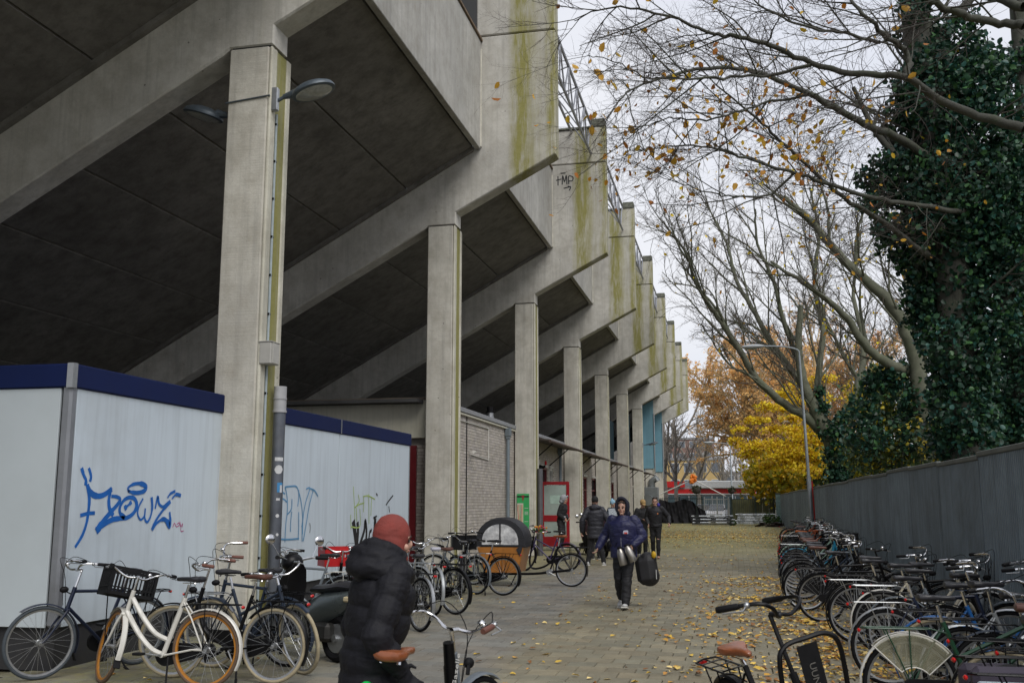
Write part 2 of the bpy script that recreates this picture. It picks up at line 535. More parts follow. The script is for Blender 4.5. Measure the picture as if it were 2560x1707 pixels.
mb = MB(); bev_prism(mb, beam_poly, 0, TH); beam_me = mb.mesh('raker_beam', M_fin, 25)
mb = MB(); bev_prism(mb, [(-5.74, 12.79), (-3.82, 12.79), (-3.82, 14.02), (-4.28, 14.02), (-4.34, 13.96), (-5.74, 13.96)], 0, TH); head_me = mb.mesh('fin_head', M_fin, 25)
mb = MB(); mb.bbox((-5.05, TH / 2, 14.0), (1.44, TH + .1, .07), .01); mb.bbox((-4.06, TH / 2, 14.15), (.46, TH + .06, .28), .02); cap_me = mb.mesh('coping', M_dirt, 25)
# column with a recessed green channel on its street face
def column_mesh():
    x0, x1, D, H = -6.90, -6.23, .62, 8.115
    mb = MB(); mb.mi = 0
    mb.bbox(((x0 + x1 - .055) / 2, D / 2 + .0, H / 2), (x1 - x0 - .055, D, H), .02)
    mb.mi = 2
    mb.bbox((x1 - .027, .085, H / 2), (.054, .17, H - .004), .018)
    mb.bbox((x1 - .027, D - .065, H / 2), (.054, .13, H - .004), .018)
    mb.mi = 1
    mb.box((x1 - .034, (.17 + D - .13) / 2, H / 2), (.03, D - .301, H - .02))
    return mb.mesh('column', [M_col, M_colg, M_colw], 30)
col_me = column_mesh()
mb = MB(); mb.box((-6.56, TH / 2, 8.122), (.6, TH - .02, .012)); pad_me = mb.mesh('bearing_joint', M_seam, 0)
for y in YK:
    link('raker_beam', beam_me, stand, (0, y, 0)); link('fin_head', head_me, stand, (0, y, 0)); link('coping', cap_me, stand, (0, y, 0))
    link('column', col_me, stand, (0, y - .0, 0)); link('bearing_joint', pad_me, stand, (0, y, 0))
# soffit slabs, parapets, ledges between the beams
JX = [-5.80, -7.43, -9.07, -10.62, -12.15, -13.68, -15.2, -16.75, -18.3, -19.85]
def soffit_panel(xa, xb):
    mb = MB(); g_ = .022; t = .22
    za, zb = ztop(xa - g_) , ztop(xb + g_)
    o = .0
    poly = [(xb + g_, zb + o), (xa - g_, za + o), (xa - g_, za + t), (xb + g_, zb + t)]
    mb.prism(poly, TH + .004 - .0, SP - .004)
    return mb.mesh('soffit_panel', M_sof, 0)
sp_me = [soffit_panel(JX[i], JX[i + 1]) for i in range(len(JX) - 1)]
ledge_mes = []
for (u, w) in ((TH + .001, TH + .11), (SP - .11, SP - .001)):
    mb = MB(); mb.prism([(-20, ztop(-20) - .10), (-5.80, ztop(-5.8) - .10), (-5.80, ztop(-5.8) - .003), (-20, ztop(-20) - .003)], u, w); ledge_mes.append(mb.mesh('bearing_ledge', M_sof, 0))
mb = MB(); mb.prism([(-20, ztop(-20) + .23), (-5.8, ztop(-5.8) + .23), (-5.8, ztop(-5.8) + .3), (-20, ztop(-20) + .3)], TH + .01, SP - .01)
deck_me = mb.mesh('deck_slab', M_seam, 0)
M_par = concrete('parapet concrete', (.47, .46, .43), algae=.1)
M_parfoot = M_par
mb = MB(); mb.bbox((-5.76 + .07, (TH + SP) / 2, (9.93 + 12.62) / 2), (.14, SP - TH - .03, 12.62 - 9.93), .012)
par_me = mb.mesh('parapet_panel', M_par, 30)
strip_mes = [MB().box((-5.62 + .015, q, 11.2), (.03, .05, 2.45)).mesh('joint_strip', mat('joint filler strip', (.55, .53, .46), .8, 0, .2, 6), 0) for q in (TH + .04, SP - .04)]
mb = MB(); mb.box((-5.68, (TH + SP) / 2, 12.66), (.2, SP - TH - .02, .05)); rail_me = mb.mesh('parapet_coping', mat('brown rusty flashing', (.16, .11, .07), .7, .2, .3, 6), 0)
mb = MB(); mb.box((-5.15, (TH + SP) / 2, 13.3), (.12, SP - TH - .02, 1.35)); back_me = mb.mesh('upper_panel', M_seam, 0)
for k in range(-1, NB - 1):
    y = Y0 + SP * k
    for i, me in enumerate(sp_me):
        link('soffit_panel', me, stand, (0, y, 0))
    for me in ledge_mes: link('bearing_ledge', me, stand, (0, y, 0))
    link('deck_slab', deck_me, stand, (0, y, 0))
    link('parapet_panel', par_me, stand, (0, y, 0)); [link('joint_strip', q_, stand, (0, y, 0)) for q_ in strip_mes]; link('parapet_coping', rail_me, stand, (0, y, 0))
link('raker_beam', beam_me, stand, (0, Y0 - SP, 0))
# lattice truss carried outside the fins
M_gal = mat('truss steel', (.36, .37, .40), .5, .6, .12, 10)
def truss_mesh():
    mb = MB(); L = SP - TH - .1; n = 6
    cA, cB, cC = (-4.3, 14.12), (-4.3, 13.06), (-4.95, 13.9)
    for (x, z) in (cA, cB, cC): mb.tube([(x, TH + .05, z), (x, TH + .05 + L, z)], .045, 6)
    for i in range(n):
        a = TH + .05 + L * i / n; b_ = TH + .05 + L * (i + 1) / n; mid = (a + b_) / 2
        mb.tube([(cA[0], a, cA[1]), (cB[0], mid, cB[1])], .025, 5); mb.tube([(cB[0], mid, cB[1]), (cA[0], b_, cA[1])], .025, 5)
        mb.tube([(cB[0], mid, cB[1]), (cC[0], a, cC[1])], .022, 5); mb.tube([(cC[0], a, cC[1]), (cA[0], a, cA[1])], .022, 5)
        mb.tube([(cA[0], a, cA[1]), (cB[0], a, cB[1])], .022, 5)
    return mb.mesh('roof_truss', M_gal, 40)
tr_me = truss_mesh()
for k in range(1, NB - 1): link('roof_truss', tr_me, stand, (0, YK[k], 0))
# dark seating terrace behind the truss (seen edge-on between the fins) and the far cladding panels
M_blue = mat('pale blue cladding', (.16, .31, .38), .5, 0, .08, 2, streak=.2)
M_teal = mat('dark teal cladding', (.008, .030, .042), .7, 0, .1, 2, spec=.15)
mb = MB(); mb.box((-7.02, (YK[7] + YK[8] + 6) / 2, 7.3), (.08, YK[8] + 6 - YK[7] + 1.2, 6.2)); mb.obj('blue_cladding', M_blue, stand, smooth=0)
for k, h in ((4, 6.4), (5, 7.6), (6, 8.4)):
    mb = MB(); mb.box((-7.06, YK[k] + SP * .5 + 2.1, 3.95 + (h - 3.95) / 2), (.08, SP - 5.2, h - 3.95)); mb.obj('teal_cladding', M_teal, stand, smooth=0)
# low front row at the very back closing the space under the stand
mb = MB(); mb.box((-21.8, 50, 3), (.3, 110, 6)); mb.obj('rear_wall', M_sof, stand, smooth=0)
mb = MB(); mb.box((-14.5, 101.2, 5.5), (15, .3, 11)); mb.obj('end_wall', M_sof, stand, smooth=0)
# small tag on the third fin
def ribbon(mb, pts, w, x=None, plane='yz', off=0., n=5):
    """flat paint stroke through pts (2-D) on a wall; w constant or per point"""
    P = crv([(p[0], p[1], 0) for p in pts], n) if len(pts) > 2 else [Vector((p[0], p[1], 0)) for p in pts]
    k = len(P)
    if isinstance(w, (int, float)): W = [w] * k
    else: W = [w[min(len(w) - 1, int(i / (k - 1) * (len(w) - 1) + .5))] for i in range(k)]
    L = []; Rr = []
    for i, p in enumerate(P):
        t = (P[min(i + 1, k - 1)] - P[max(i - 1, 0)]); t = t.normalized() if t.length else Vector((1, 0, 0))
        if i == 0: p = p - t * W[i] * .4
        if i == k - 1: p = p + t * W[i] * .4
        nn = Vector((-t.y, t.x, 0)) * W[i] / 2
        L.append(p + nn); Rr.append(p - nn)
    def m3(p): return (x + off, p.x, p.y) if plane == 'yz' else (p.x, x + off, p.y)
    vs = [m3(p) for p in L] + [m3(p) for p in Rr]
    mb.add(vs, [(i, i + 1, k + i + 1, k + i) for i in range(k - 1)])
M_ink = mat('black spray paint', (.01, .01, .012), .5, 0, .1, 5)
mb = MB()
bx, bz, yy = -5.42, 12.38, YK[2]
for i, st in enumerate([[(0, .0), (.0, -.30)], [(-.06, -.13), (.1, -.1)], [(.14, -.28), (.16, .02), (.22, -.2), (.28, .02), (.30, -.28)], [(.36, -.28), (.36, -.02), (.5, -.06), (.48, -.18), (.36, -.18)], [(.1, .1), (.24, .1)], [(.2, -.42), (.42, -.38)], [(.34, -.36), (.42, -.4), (.38, -.5)]]):
    ribbon(mb, [(bx + p[0], bz + p[1]) for p in st], .035, yy - .004 - i * .0005, 'xz')
mb.obj('spray_tag', M_ink, stand, smooth=0)

# ================================================================== SITE CONTAINER
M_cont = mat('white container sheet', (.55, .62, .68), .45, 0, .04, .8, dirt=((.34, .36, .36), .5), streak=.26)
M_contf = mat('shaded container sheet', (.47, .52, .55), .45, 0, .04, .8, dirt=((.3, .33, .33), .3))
M_band = mat('navy fascia', (.004, .011, .06), .65, 0, .1, 2, spec=.2)
M_plinth = mat('dark plinth', (.022, .022, .024), .8, 0, .3, 6, dirt=((.06, .055, .04), .4))
M_trim = mat('grey aluminium trim', (.22, .23, .25), .45, .3, .12, 4, dirt=((.12, .12, .12), .5))
CX, CY0, CY1 = -6.76, 9.13, 20.35
cont = thing('portable_cabin', 'white portable cabin with navy roof band, blue graffiti and dark plinth', 'cabin', (-9.8, 14.8, 0))
CL = (9.8, -14.8, 0)
def cobj(mb, name, m, label=None): return mb.obj(name, m, cont, smooth=30, loc=CL, label=label)
mb = MB(); mb.box((CX - 3.0, (CY0 + CY1) / 2, .215), (5.94, CY1 - CY0 - .1, .43)); cobj(mb, 'plinth', M_plinth)
mb = MB(); mb.box((CX - 3, (CY0 + CY1) / 2, 1.65), (5.96, CY1 - CY0 - .08, 2.44)); cobj(mb, 'core', M_plinth)
for (a, b_) in ((CY0 + .105, 16.44), (16.47, CY1 - .04)):
    mb = MB(); mb.bbox((CX - .012, (a + b_) / 2, 1.645), (.03, b_ - a, 2.44), .004); cobj(mb, 'side_panel', M_cont)
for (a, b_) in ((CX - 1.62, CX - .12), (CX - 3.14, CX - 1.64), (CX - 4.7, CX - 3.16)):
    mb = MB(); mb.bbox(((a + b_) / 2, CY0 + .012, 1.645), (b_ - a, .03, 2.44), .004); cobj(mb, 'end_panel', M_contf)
mb = MB(); mb.bbox((CX - .045, CY0 + .045, 1.66), (.115, .115, 2.47), .025); cobj(mb, 'corner_post', M_trim); mb = MB(); mb.bbox((CX - .02, CY1 - .02, 1.66), (.06, .06, 2.47), .01); cobj(mb, 'corner_post', M_trim)
mb = MB()
mb.bbox((CX - 3, (CY0 + CY1) / 2, 2.995), (6.06, CY1 - CY0 + .06, .25), .012); cobj(mb, 'roof_band', M_band)
for c_, d_ in (((CX + .034, 16.455, 2.995), (.008, .03, .25)), ((CX + .032, CY0 - .0, 2.995), (.012, .07, .26)), ((CX, CY0 - .034, 2.995), (.07, .012, .26))): mb = MB(); mb.box(c_, d_); cobj(mb, 'band_joint', M_alu)
# graffiti: strokes traced in (y,z) on the street side
def wallp(u, v):           # zoomed photograph grid -> wall y, z (perspective of the wall undone once, by hand)
    px = (180 + u / 6.273) / 1.08843; py = (1150 + v / 6.272) / 1.08843
    return unproj_x(px, py, CX)
def wallq(u, v):
    px = (640 + u / 6.533) / 1.08843; py = (1180 + v / 6.532) / 1.08843
    return unproj_x(px, py, CX)
_F = Vector((-math.sin(_psi) * math.cos(_pit), math.cos(_psi) * math.cos(_pit), math.sin(_pit)))
_Rr = Vector((math.cos(_psi), math.sin(_psi), 0)); _U = _Rr.cross(_F)
def ray(px, py): return _Rr * ((px - 1176) / 2287) + _U * ((784 - py) / 2287) + _F
def unproj_x(px, py, X):
    r_ = ray(px, py); p = Vector((0, 0, CAMH)) + r_ * (X / r_.x); return (p.y, p.z)
def at(px, py, Y):         # a measured picture point placed at street distance Y
    r_ = ray(px, py); return Vector((0, 0, CAMH)) + r_ * (Y / r_.y)
M_gb = mat('blue marker paint', (.005, .11, .42), .45, 0, .15, 6)
M_gl = mat('thin light blue paint', (.10, .27, .46), .5, 0, .15, 6)
M_gg = mat('yellow green paint', (.34, .46, .12), .5, 0, .2, 6)
M_gp = mat('magenta marker', (.42, .08, .22), .5, 0, .15, 6)
S1 = [([(150, 145), (180, 240), (212, 310), (208, 365)], [.05, .04, .05]), ([(262, 140), (285, 215), (290, 270), (280, 312)], .04),
      ([(238, 405), (258, 540), (262, 660), (245, 830), (215, 1000), (150, 1180), (50, 1345)], [.055, .05, .045, .04, .035]),
      ([(245, 420), (300, 520), (390, 560), (490, 540), (600, 465)], [.05, .07, .06, .06]), ([(135, 860), (240, 832), (335, 825)], .04),
      ([(600, 455), (585, 520), (568, 640), (580, 760), (625, 845)], [.05, .055]), ([(620, 562), (690, 570), (748, 610), (705, 690), (600, 810), (480, 950), (395, 1080)], [.035, .04, .05, .06, .08]),
      ([(395, 1080), (480, 1010), (620, 930), (740, 910), (860, 895), (960, 820), (1005, 710), (975, 605), (890, 580), (800, 630), (740, 740), (745, 830), (800, 885)], [.08, .06, .06, .05, .05, .06, .05, .045, .04, .045, .06]),
      ([(830, 740), (870, 705), (910, 665)], [.06, .03, .05]), ([(880, 485), (870, 430), (960, 372), (1070, 365), (1150, 410), (1120, 480), (1000, 510), (880, 485)], [.03, .03, .04, .06, .055, .05, .035]),
      ([(1098, 610), (1040, 720), (1020, 840), (1065, 930), (1125, 870), (1138, 765)], .026), ([(1138, 765), (1130, 900), (1168, 968), (1220, 880), (1248, 740), (1240, 600)], [.026, .03, .045]),
      ([(1297, 740), (1335, 570), (1355, 680), (1420, 725), (1520, 655)], [.03, .04, .035, .05]), ([(1520, 655), (1400, 800), (1300, 950), (1250, 1070)], [.05, .035, .045]),
      ([(1250, 1070), (1320, 980), (1420, 920), (1480, 960), (1520, 1030), (1530, 930), (1522, 825)], [.045, .035, .055, .075, .05, .035]),
      ([(1492, 580), (1530, 525), (1600, 485)], [.025, .035]), ([(1562, 595), (1620, 535), (1685, 548)], [.025, .045])]
mb = MB()
for i, (p, w) in enumerate(S1): ribbon(mb, [wallp(*q) for q in p], w, CX + .006 + i * .0003)
cobj(mb, 'graffiti', M_gb, 'blue sprayed tag with a halo over it')
mb = MB()
S2 = [[(1575, 1045), (1600, 985), (1630, 1040), (1670, 1020)], [(1640, 1000), (1670, 980), (1690, 1030)], [(1685, 965), (1700, 1040), (1725, 990), (1722, 1040)], [(1705, 1030), (1700, 1110), (1740, 1105)]]
for i, p in enumerate(S2): ribbon(mb, [wallp(*q) for q in p], .012, CX + .006 + i * .0003)
cobj(mb, 'graffiti', M_gp, 'tiny magenta scribble')
mb = MB()
S3 = [[(262, 235), (360, 290), (465, 350)], [(412, 240), (340, 310), (285, 385)], [(250, 462), (350, 430), (440, 435), (492, 480)], [(190, 460), (240, 620), (330, 830), (200, 930)], [(405, 465), (355, 640), (335, 850), (320, 1110)],
      [(470, 245), (500, 400), (505, 620), (480, 850), (465, 1130)], [(470, 240), (560, 228), (650, 232), (695, 330), (735, 520), (755, 760), (740, 880)], [(580, 445), (570, 600), (500, 690)], [(575, 650), (560, 800), (555, 960)],
      [(690, 300), (690, 420), (675, 545)], [(690, 660), (690, 900), (682, 1090)], [(190, 1045), (330, 1080), (500, 1095), (690, 1080)], [(745, 870), (745, 1120)], [(815, 270), (870, 265), (800, 500), (760, 750), (752, 1000)], [(925, 290), (860, 550), (810, 850), (765, 1110)], [(880, 265), (950, 300), (1000, 385)]]
for i, p in enumerate(S3): ribbon(mb, [wallq(*q) for q in p], .026, CX + .006 + i * .0003)
cobj(mb, 'graffiti', M_gl, 'thin pale blue tag in long upright strokes')
mb = MB()
S4 = [[(1585, 240), (1600, 500), (1610, 780)], [(1665, 370), (1680, 470), (1620, 570)], [(1610, 570), (1680, 525), (1760, 500)], [(1750, 640), (1755, 480), (1750, 395)], [(1745, 395), (1830, 385), (1935, 440)], [(1835, 360), (1838, 600), (1840, 830)], [(1690, 600), (1690, 880), (1550, 890)], [(1540, 700), (1545, 920)], [(1880, 430), (1870, 700)], [(1630, 580), (1640, 800)]]
for i, p in enumerate(S4): ribbon(mb, [wallq(*q) for q in p], .024, CX + .006 + i * .0003)
cobj(mb, 'graffiti', M_gg, 'yellow green drippy tag')
mb = MB()
S5 = [([(1590, 840), (1610, 980), (1640, 1200)], .13), ([(1655, 850), (1660, 980), (1640, 1200)], .1), ([(1700, 1150), (1760, 960), (1780, 790), (1800, 960), (1790, 1150)], .075), ([(1940, 790), (1935, 900), (1925, 1000)], .11),
      ([(1840, 1060), (1855, 970), (1870, 960), (1878, 940)], .05), ([(2120, 530), (2160, 470), (2230, 380)], .03), ([(2165, 560), (2175, 640)], .025), ([(1915, 740), (1965, 715)], .03), ([(870, 830), (880, 900), (870, 980)], .012), ([(1960, 350), (1975, 375)], .03)]
for i, (p, w) in enumerate(S5): ribbon(mb, [wallq(*q) for q in p], w * 1.15, CX + .0065 + i * .0003)
cobj(mb, 'graffiti', M_ink, 'fat black sprayed letters low on the wall')

# ================================================================== BRICK CLUBHOUSE under the stand
WX, WZ = -6.94, 4.02
M_brick = mat('painted white brick', (.47, .43, .39), .85, 0, .1, 5, dirt=((.3, .27, .23), .5), tint=True, streak=.15, bump=.15)
M_mort = mat('grey mortar', (.20, .185, .165), .95, 0, .2, 8)
M_fascia = mat('cream fascia board', (.56, .54, .44), .6, 0, .08, 2, dirt=((.35, .33, .25), .5), streak=.3)
M_frame = mat('white window frame', (.55, .54, .5), .55, 0, .1, 4)
M_dkred = mat('dark red paint', (.13, .012, .016), .4, 0, .15, 4)
M_red = mat('red door paint', (.27, .008, .014), .38, 0, .12, 4)
house = thing('clubhouse', 'long low white brick building tucked under the concrete grandstand', 'building', (-10, 60, 0))
HL = (10, -60, 0)
def hobj(mb, name, m, parent=None, sm=30, **k): return mb.obj(name, m, parent or house, smooth=sm, loc=None if parent else HL, **k)
YB0 = 22.6
# wall openings (y0,y1,z0,z1): doors and windows in later bays
OPEN = [(36.1, 37.3, .0, 2.95), (37.9, 38.5, .9, 2.95), (46.6, 47.7, 0, 2.85), (49.4, 50.9, .0, 2.85), (57.4, 58.5, 0, 2.8), (66.0, 67.4, 0, 2.7), (69.6, 71.0, .9, 2.7), (34.0, 34.5, 0.1, 2.9)]
mb = MB(); n = 0
ys = sorted(set([YB0, 100.0] + [o[0] for o in OPEN] + [o[1] for o in OPEN]))
for a, b_ in zip(ys[:-1], ys[1:]):
    mid = (a + b_) / 2; op = [o for o in OPEN if o[0] < mid < o[1]]
    if not op: mb.box((WX - .13, mid, WZ / 2), (.22, b_ - a, WZ))
    else:
        o = op[0]
        if o[2] > .05: mb.box((WX - .13, mid, o[2] / 2), (.22, b_ - a, o[2]))
        mb.box((WX - .13, mid, (o[3] + WZ) / 2), (.22, b_ - a, WZ - o[3]))
mb.box((WX - 4.2, YB0 + .12, 2.0), (8.0, .22, 4.0))
wall = hobj(mb, 'brick_wall', M_mort)
CH, BL = .079, .225
def brick_box(mb, x, y, z, l, h, d=.02):
    mb.add([(x, y, z), (x, y + l, z), (x, y + l, z + h), (x, y, z + h), (x - d, y, z), (x - d, y + l, z), (x - d, y + l, z + h), (x - d, y, z + h)],
           [(0, 1, 2, 3), (4, 5, 1, 0), (3, 2, 6, 7), (1, 5, 6, 2), (4, 0, 3, 7)])
rb = random.Random(5)
brs = []
nrow = int(WZ / CH)
for r_ in range(nrow):
    y = YB0 + (BL / 2 if r_ % 2 else 0)
    while y < 60:
        skip = any(o[0] - .02 < y + BL and y < o[1] + .02 and o[2] - .03 < r_ * CH + CH and r_ * CH < o[3] + .03 for o in OPEN) or any(yk - .02 < y + .1 < yk + .5 for yk in ())
        if not skip: brs.append((y, r_ * CH + .02))
        y += BL
pro = []
for k in range(10):
    t = rb.uniform(.84, 1.1); bm_ = MB(); bm_.tint = (t, t * rb.uniform(.98, 1.01), t * rb.uniform(.95, 1.02))
    brick_box(bm_, 0, 0, 0, BL - .011, CH - .011, .02 + 0); pro.append(bm_.mesh('brick', M_brick, 0))
brs.sort(key=lambda b__: b__[0] + abs(b__[1] - 2.2) * .02)
# the bricks that show largest: past column two, above the parked bikes
big = [b__ for b__ in brs if b__[0] > 24.2 and b__[1] > 1.3][:300]
bs = set(big)
for (y, z) in big: link('brick', rb.choice(pro), wall, (WX + .0 + rb.uniform(0, .004), y, z))
mb = MB()
for (y, z) in brs:
    if (y, z) in bs: continue
    t = rb.uniform(.84, 1.1); mb.tint = (t, t, t * rb.uniform(.95, 1.02))
    brick_box(mb, WX + rb.uniform(0, .004), y, z, BL - .011, CH - .011)
# gable face bricks next to the cabin
for r_ in range(nrow - 12):
    x = WX - .02 - (BL if r_ % 2 else BL / 2)
    while x > -9.5:
        t = rb.uniform(.7, .95); mb.tint = (t, t, t)
        z = r_ * CH + .02
        mb.add([(x, YB0 - .015, z), (x + BL - .011, YB0 - .015, z), (x + BL - .011, YB0 - .015, z + CH - .011), (x, YB0 - .015, z + CH - .011), (x, YB0 + .02, z), (x + BL - .011, YB0 + .02, z), (x + BL - .011, YB0 + .02, z + CH - .011), (x, YB0 + .02, z + CH - .011)],
               [(0, 1, 2, 3), (4, 5, 1, 0), (3, 2, 6, 7), (1, 5, 6, 2), (4, 0, 3, 7)])
        x -= BL
# far bricks past 60 m: a plain coursed skin
hobj(mb, 'brick_courses', M_brick, smooth=0, kind='stuff') if False else mb.obj('brick_courses', M_brick, house, smooth=0, loc=HL, kind='stuff')
def far_brick():
    m = bpy.data.materials.new('far painted brick'); m.use_nodes = True; nt = m.node_tree; b = nt.nodes['Principled BSDF']
    tc = _n(nt, 'ShaderNodeTexCoord'); mp = _n(nt, 'ShaderNodeMapping'); mp.inputs['Rotation'].default_value = (R(90), 0, R(90))
    nt.links.new(tc.outputs['Object'], mp.inputs[0])
    br = _n(nt, 'ShaderNodeTexBrick'); br.inputs['Scale'].default_value = 1; br.inputs['Brick Width'].default_value = BL; br.inputs['Row Height'].default_value = CH; br.inputs['Mortar Size'].default_value = .008
    br.inputs['Color1'].default_value = (.47, .43, .38, 1); br.inputs['Color2'].default_value = (.42, .385, .34, 1); br.inputs['Mortar'].default_value = (.22, .2, .18, 1)
    sw = _n(nt, 'ShaderNodeSeparateXYZ'); nt.links.new(tc.outputs['Object'], sw.inputs[0]); cb = _n(nt, 'ShaderNodeCombineXYZ')
    nt.links.new(sw.outputs[1], cb.inputs[0]); nt.links.new(sw.outputs[2], cb.inputs[1]); nt.links.new(cb.outputs[0], br.inputs['Vector'])
    nt.links.new(br.outputs['Color'], b.inputs['Base Color']); b.inputs['Roughness'].default_value = .9
    return m
mb = MB(); mb.box((WX - .008, 63.15, WZ / 2 + 0), (.02, 5.6, WZ - .02)); mb.box((WX - .008, 68.5, WZ / 2), (.02, 2.0, WZ - .02)); mb.box((WX - .008, 85.6, WZ / 2), (.02, 28.8, WZ - .02))
for yk in (66.7,): mb.box((WX - .008, yk, 3.4), (.02, 1.4, 1.2))
hobj(mb, 'far_wall_face', far_brick())
# roof edge, fascia
mb = MB(); mb.bbox((WX + .03, (YB0 + 100) / 2, 4.06), (.12, 100 - YB0, .12), .01); hobj(mb, 'roof_trim', mat('grey zinc trim', (.30, .31, .33), .5, .3, .1, 4))
mb = MB(); mb.bbox((WX + .045, (YB0 + 33) / 2, 3.955), (.05, 33 - YB0, .05), .006); hobj(mb, 'cream_trim', M_fascia)
mb = MB(); mb.bbox((WX - 4.2, YB0 - .06, 3.62), (8.1, .14, .9), .01); fas = hobj(mb, 'fascia', M_fascia)
mb = MB(); mb.box((WX - 4.2, YB0 - .07, 4.1), (8.16, .2, .06)); hobj(mb, 'fascia_trim', mat('brown trim', (.10, .08, .06), .6, 0, .2, 4))
mb = MB(); mb.box((WX - 4.2, 61, 4.02), (8, 78, .08)); hobj(mb, 'roof', mat('roofing felt', (.05, .05, .05), .95, 0, .3, 2))
mb = MB(); mb.bbox((WX - .46, YB0 - .1, 1.5), (.2, .08, 3.0), .01); hobj(mb, 'door_edge', M_dkred)
# windows/doors in the openings
for i, (a, b_, z0, z1) in enumerate(OPEN):
    door = z0 < .2
    mb = MB(); f = .07
    mb.box((WX - .06, a + f / 2, (z0 + z1) / 2), (.1, f, z1 - z0)); mb.box((WX - .06, b_ - f / 2, (z0 + z1) / 2), (.1, f, z1 - z0))
    mb.box((WX - .06, (a + b_) / 2, z1 - f / 2), (.1, b_ - a - 2 * f, f)); mb.box((WX - .06, (a + b_) / 2, 2.25), (.1, b_ - a - 2 * f, .06))
    fr = hobj(mb, 'door_frame' if door else 'window_frame', M_frame if not door else M_dkred)
    mb = MB(); mb.box((WX - .09, (a + b_) / 2, (z0 + z1) / 2), (.02, b_ - a - .02, z1 - z0)); mb.obj('pane', M_glass, fr, smooth=0)
    mb = MB(); mb.bbox((WX + .012, (a + b_) / 2, z1 + .06), (.05, b_ - a + .1, .1), .008); mb.obj('lintel', M_frame, fr)
# open red glazed door, swung out across the path side (leaf perpendicular to the wall)
def red_door():
    y = 36.0; x0, x1, z0, z1 = WX + .02, WX + 1.06, .12, 2.42
    mb = MB(); w = .11
    mb.bbox(((x0 + w / 2), y, (z0 + z1) / 2), (w, .05, z1 - z0), .006); mb.bbox((x1 - w / 2, y, (z0 + z1) / 2), (w, .05, z1 - z0), .006)
    iw = x1 - x0 - 2 * w
    for (a, b_) in ((z1 - .11, z1), (1.0, 1.22), (z0, z0 + .34)): mb.bbox(((x0 + x1) / 2, y, (a + b_) / 2), (iw + .002, .046, b_ - a), .004)
    d = hobj(mb, 'open_door', M_red)
    mb = MB(); mb.box(((x0 + x1) / 2, y, 1.75), (iw, .012, 1.08)); mb.box(((x0 + x1) / 2, y, .73), (iw, .012, .54))
    mg = mat('greenish door glass', (.30, .36, .33), .12, 0, .12, 3, dirt=((.4, .38, .34), .4)); mb.obj('pane', mg, d, smooth=0)
    mb = MB(); mb.box(((x0 + x1) / 2 + .06, y - .009, 1.78), (.5, .004, .3)); mb.obj('frosted_sticker', mat('pale green film', (.36, .48, .42), .4), d, smooth=0)
    mb = MB(); mb.tube([(x1 - .06, y - .03, 1.2), (x1 - .06, y - .07, 1.2), (x1 - .19, y - .07, 1.2)], .012, 6); mb.box((x1 - .06, y - .03, 1.15), (.04, .01, .24)); mb.obj('handle', M_chrome, d)
red_door()
mb = MB(); mb.bbox((-6.3, 38.8, .05), (1.4, 7.0, .1), .02); hobj(mb, 'doorstep', concrete('step concrete', (.33, .33, .26), algae=.5))
# canopies with brackets
for k, (a, b_) in enumerate(((YK[2] + 1.6, YK[3] - .5), (YK[3] + 1.8, YK[4] - 1.4), (YK[4] + 1.8, YK[5] - 2.2), (YK[5] + 1.8, YK[6] - 2.2), (YK[6] + 1.8, YK[7] - 2.4))):
    c = thing('canopy', ['dark flat door canopy above the open red door, on two struts', 'second flat dark canopy along the clubhouse wall, behind the fourth column', 'third dark canopy along the clubhouse wall, before the sixth column', 'fourth small dark canopy, near the pale blue cladding', 'farthest dark canopy, under the pale blue cladding'][k], 'canopy', (WX, (a + b_) / 2, 3.8), group='canopies along the clubhouse wall')
    L = b_ - a
    mb = MB(); mb.bbox((.45, 0, 0), (.86, L, .06), .006, Euler((0, .13, 0)).to_matrix()); mb.obj('canopy_sheet', mat('dark canopy sheet', (.045, .035, .028), .7, .1, .3, 3, dirt=((.12, .11, .09), .4)), c)
    mb = MB(); mb.tube([(.9, -L / 2, -.08), (.9, L / 2, -.08)], .05, 7); mb.obj('gutter', mat('brown gutter', (.06, .035, .028), .6), c)
    for s_ in (-.36, .1):
        mb = MB(); mb.tube([(.06, s_ * L, -.75), (.8, s_ * L, -.12)], .022, 5); mb.obj('strut', M_matt, c)
# downpipes
def pipe(x, y, z0, z1, r, lab, hop=True, m=None):
    p = thing('drainpipe', lab, 'drainpipe', (x, y, z0))
    mb = MB(); mb.tube([(0, 0, 0), (0, 0, z1 - z0)], r, 10); mb.obj('pipe', m or M_trimz, p)
    if hop:
        mb = MB(); mb.bbox((0, 0, z1 - z0 + .02), (r * 3.4, r * 3.6, .26), .02); mb.bbox((0, 0, z1 - z0 - .14), (r * 2.6, r * 2.8, .1), .02); mb.obj('hopper', m or M_trimz, p)
    return p
M_trimz = mat('blue grey zinc', (.20, .24, .27), .45, .4, .12, 5, dirt=((.12, .13, .13), .4))
pipe(WX + .1, 30.2, 0, 3.8, .055, 'blue grey downpipe with hopper on the brick wall left of the green sign')
pipe(WX + .1, 39.7, 0, 3.7, .055, 'blue grey downpipe on the wall just behind the open red door')
pipe(WX + .12, 43.3, 0, 3.7, .07, 'thick grey downpipe on the wall past the fourth column')
pipe(WX + .12, 52.8, 0, 3.7, .06, 'far grey downpipe with hopper past the fifth column')
pipe(-6.15, YK[2] + .38, 0, 2.75, .09, 'short dark grey standpipe against the street side of the third column', False, mat('dark grey pipe', (.10, .10, .11), .5, .2, .15, 5))
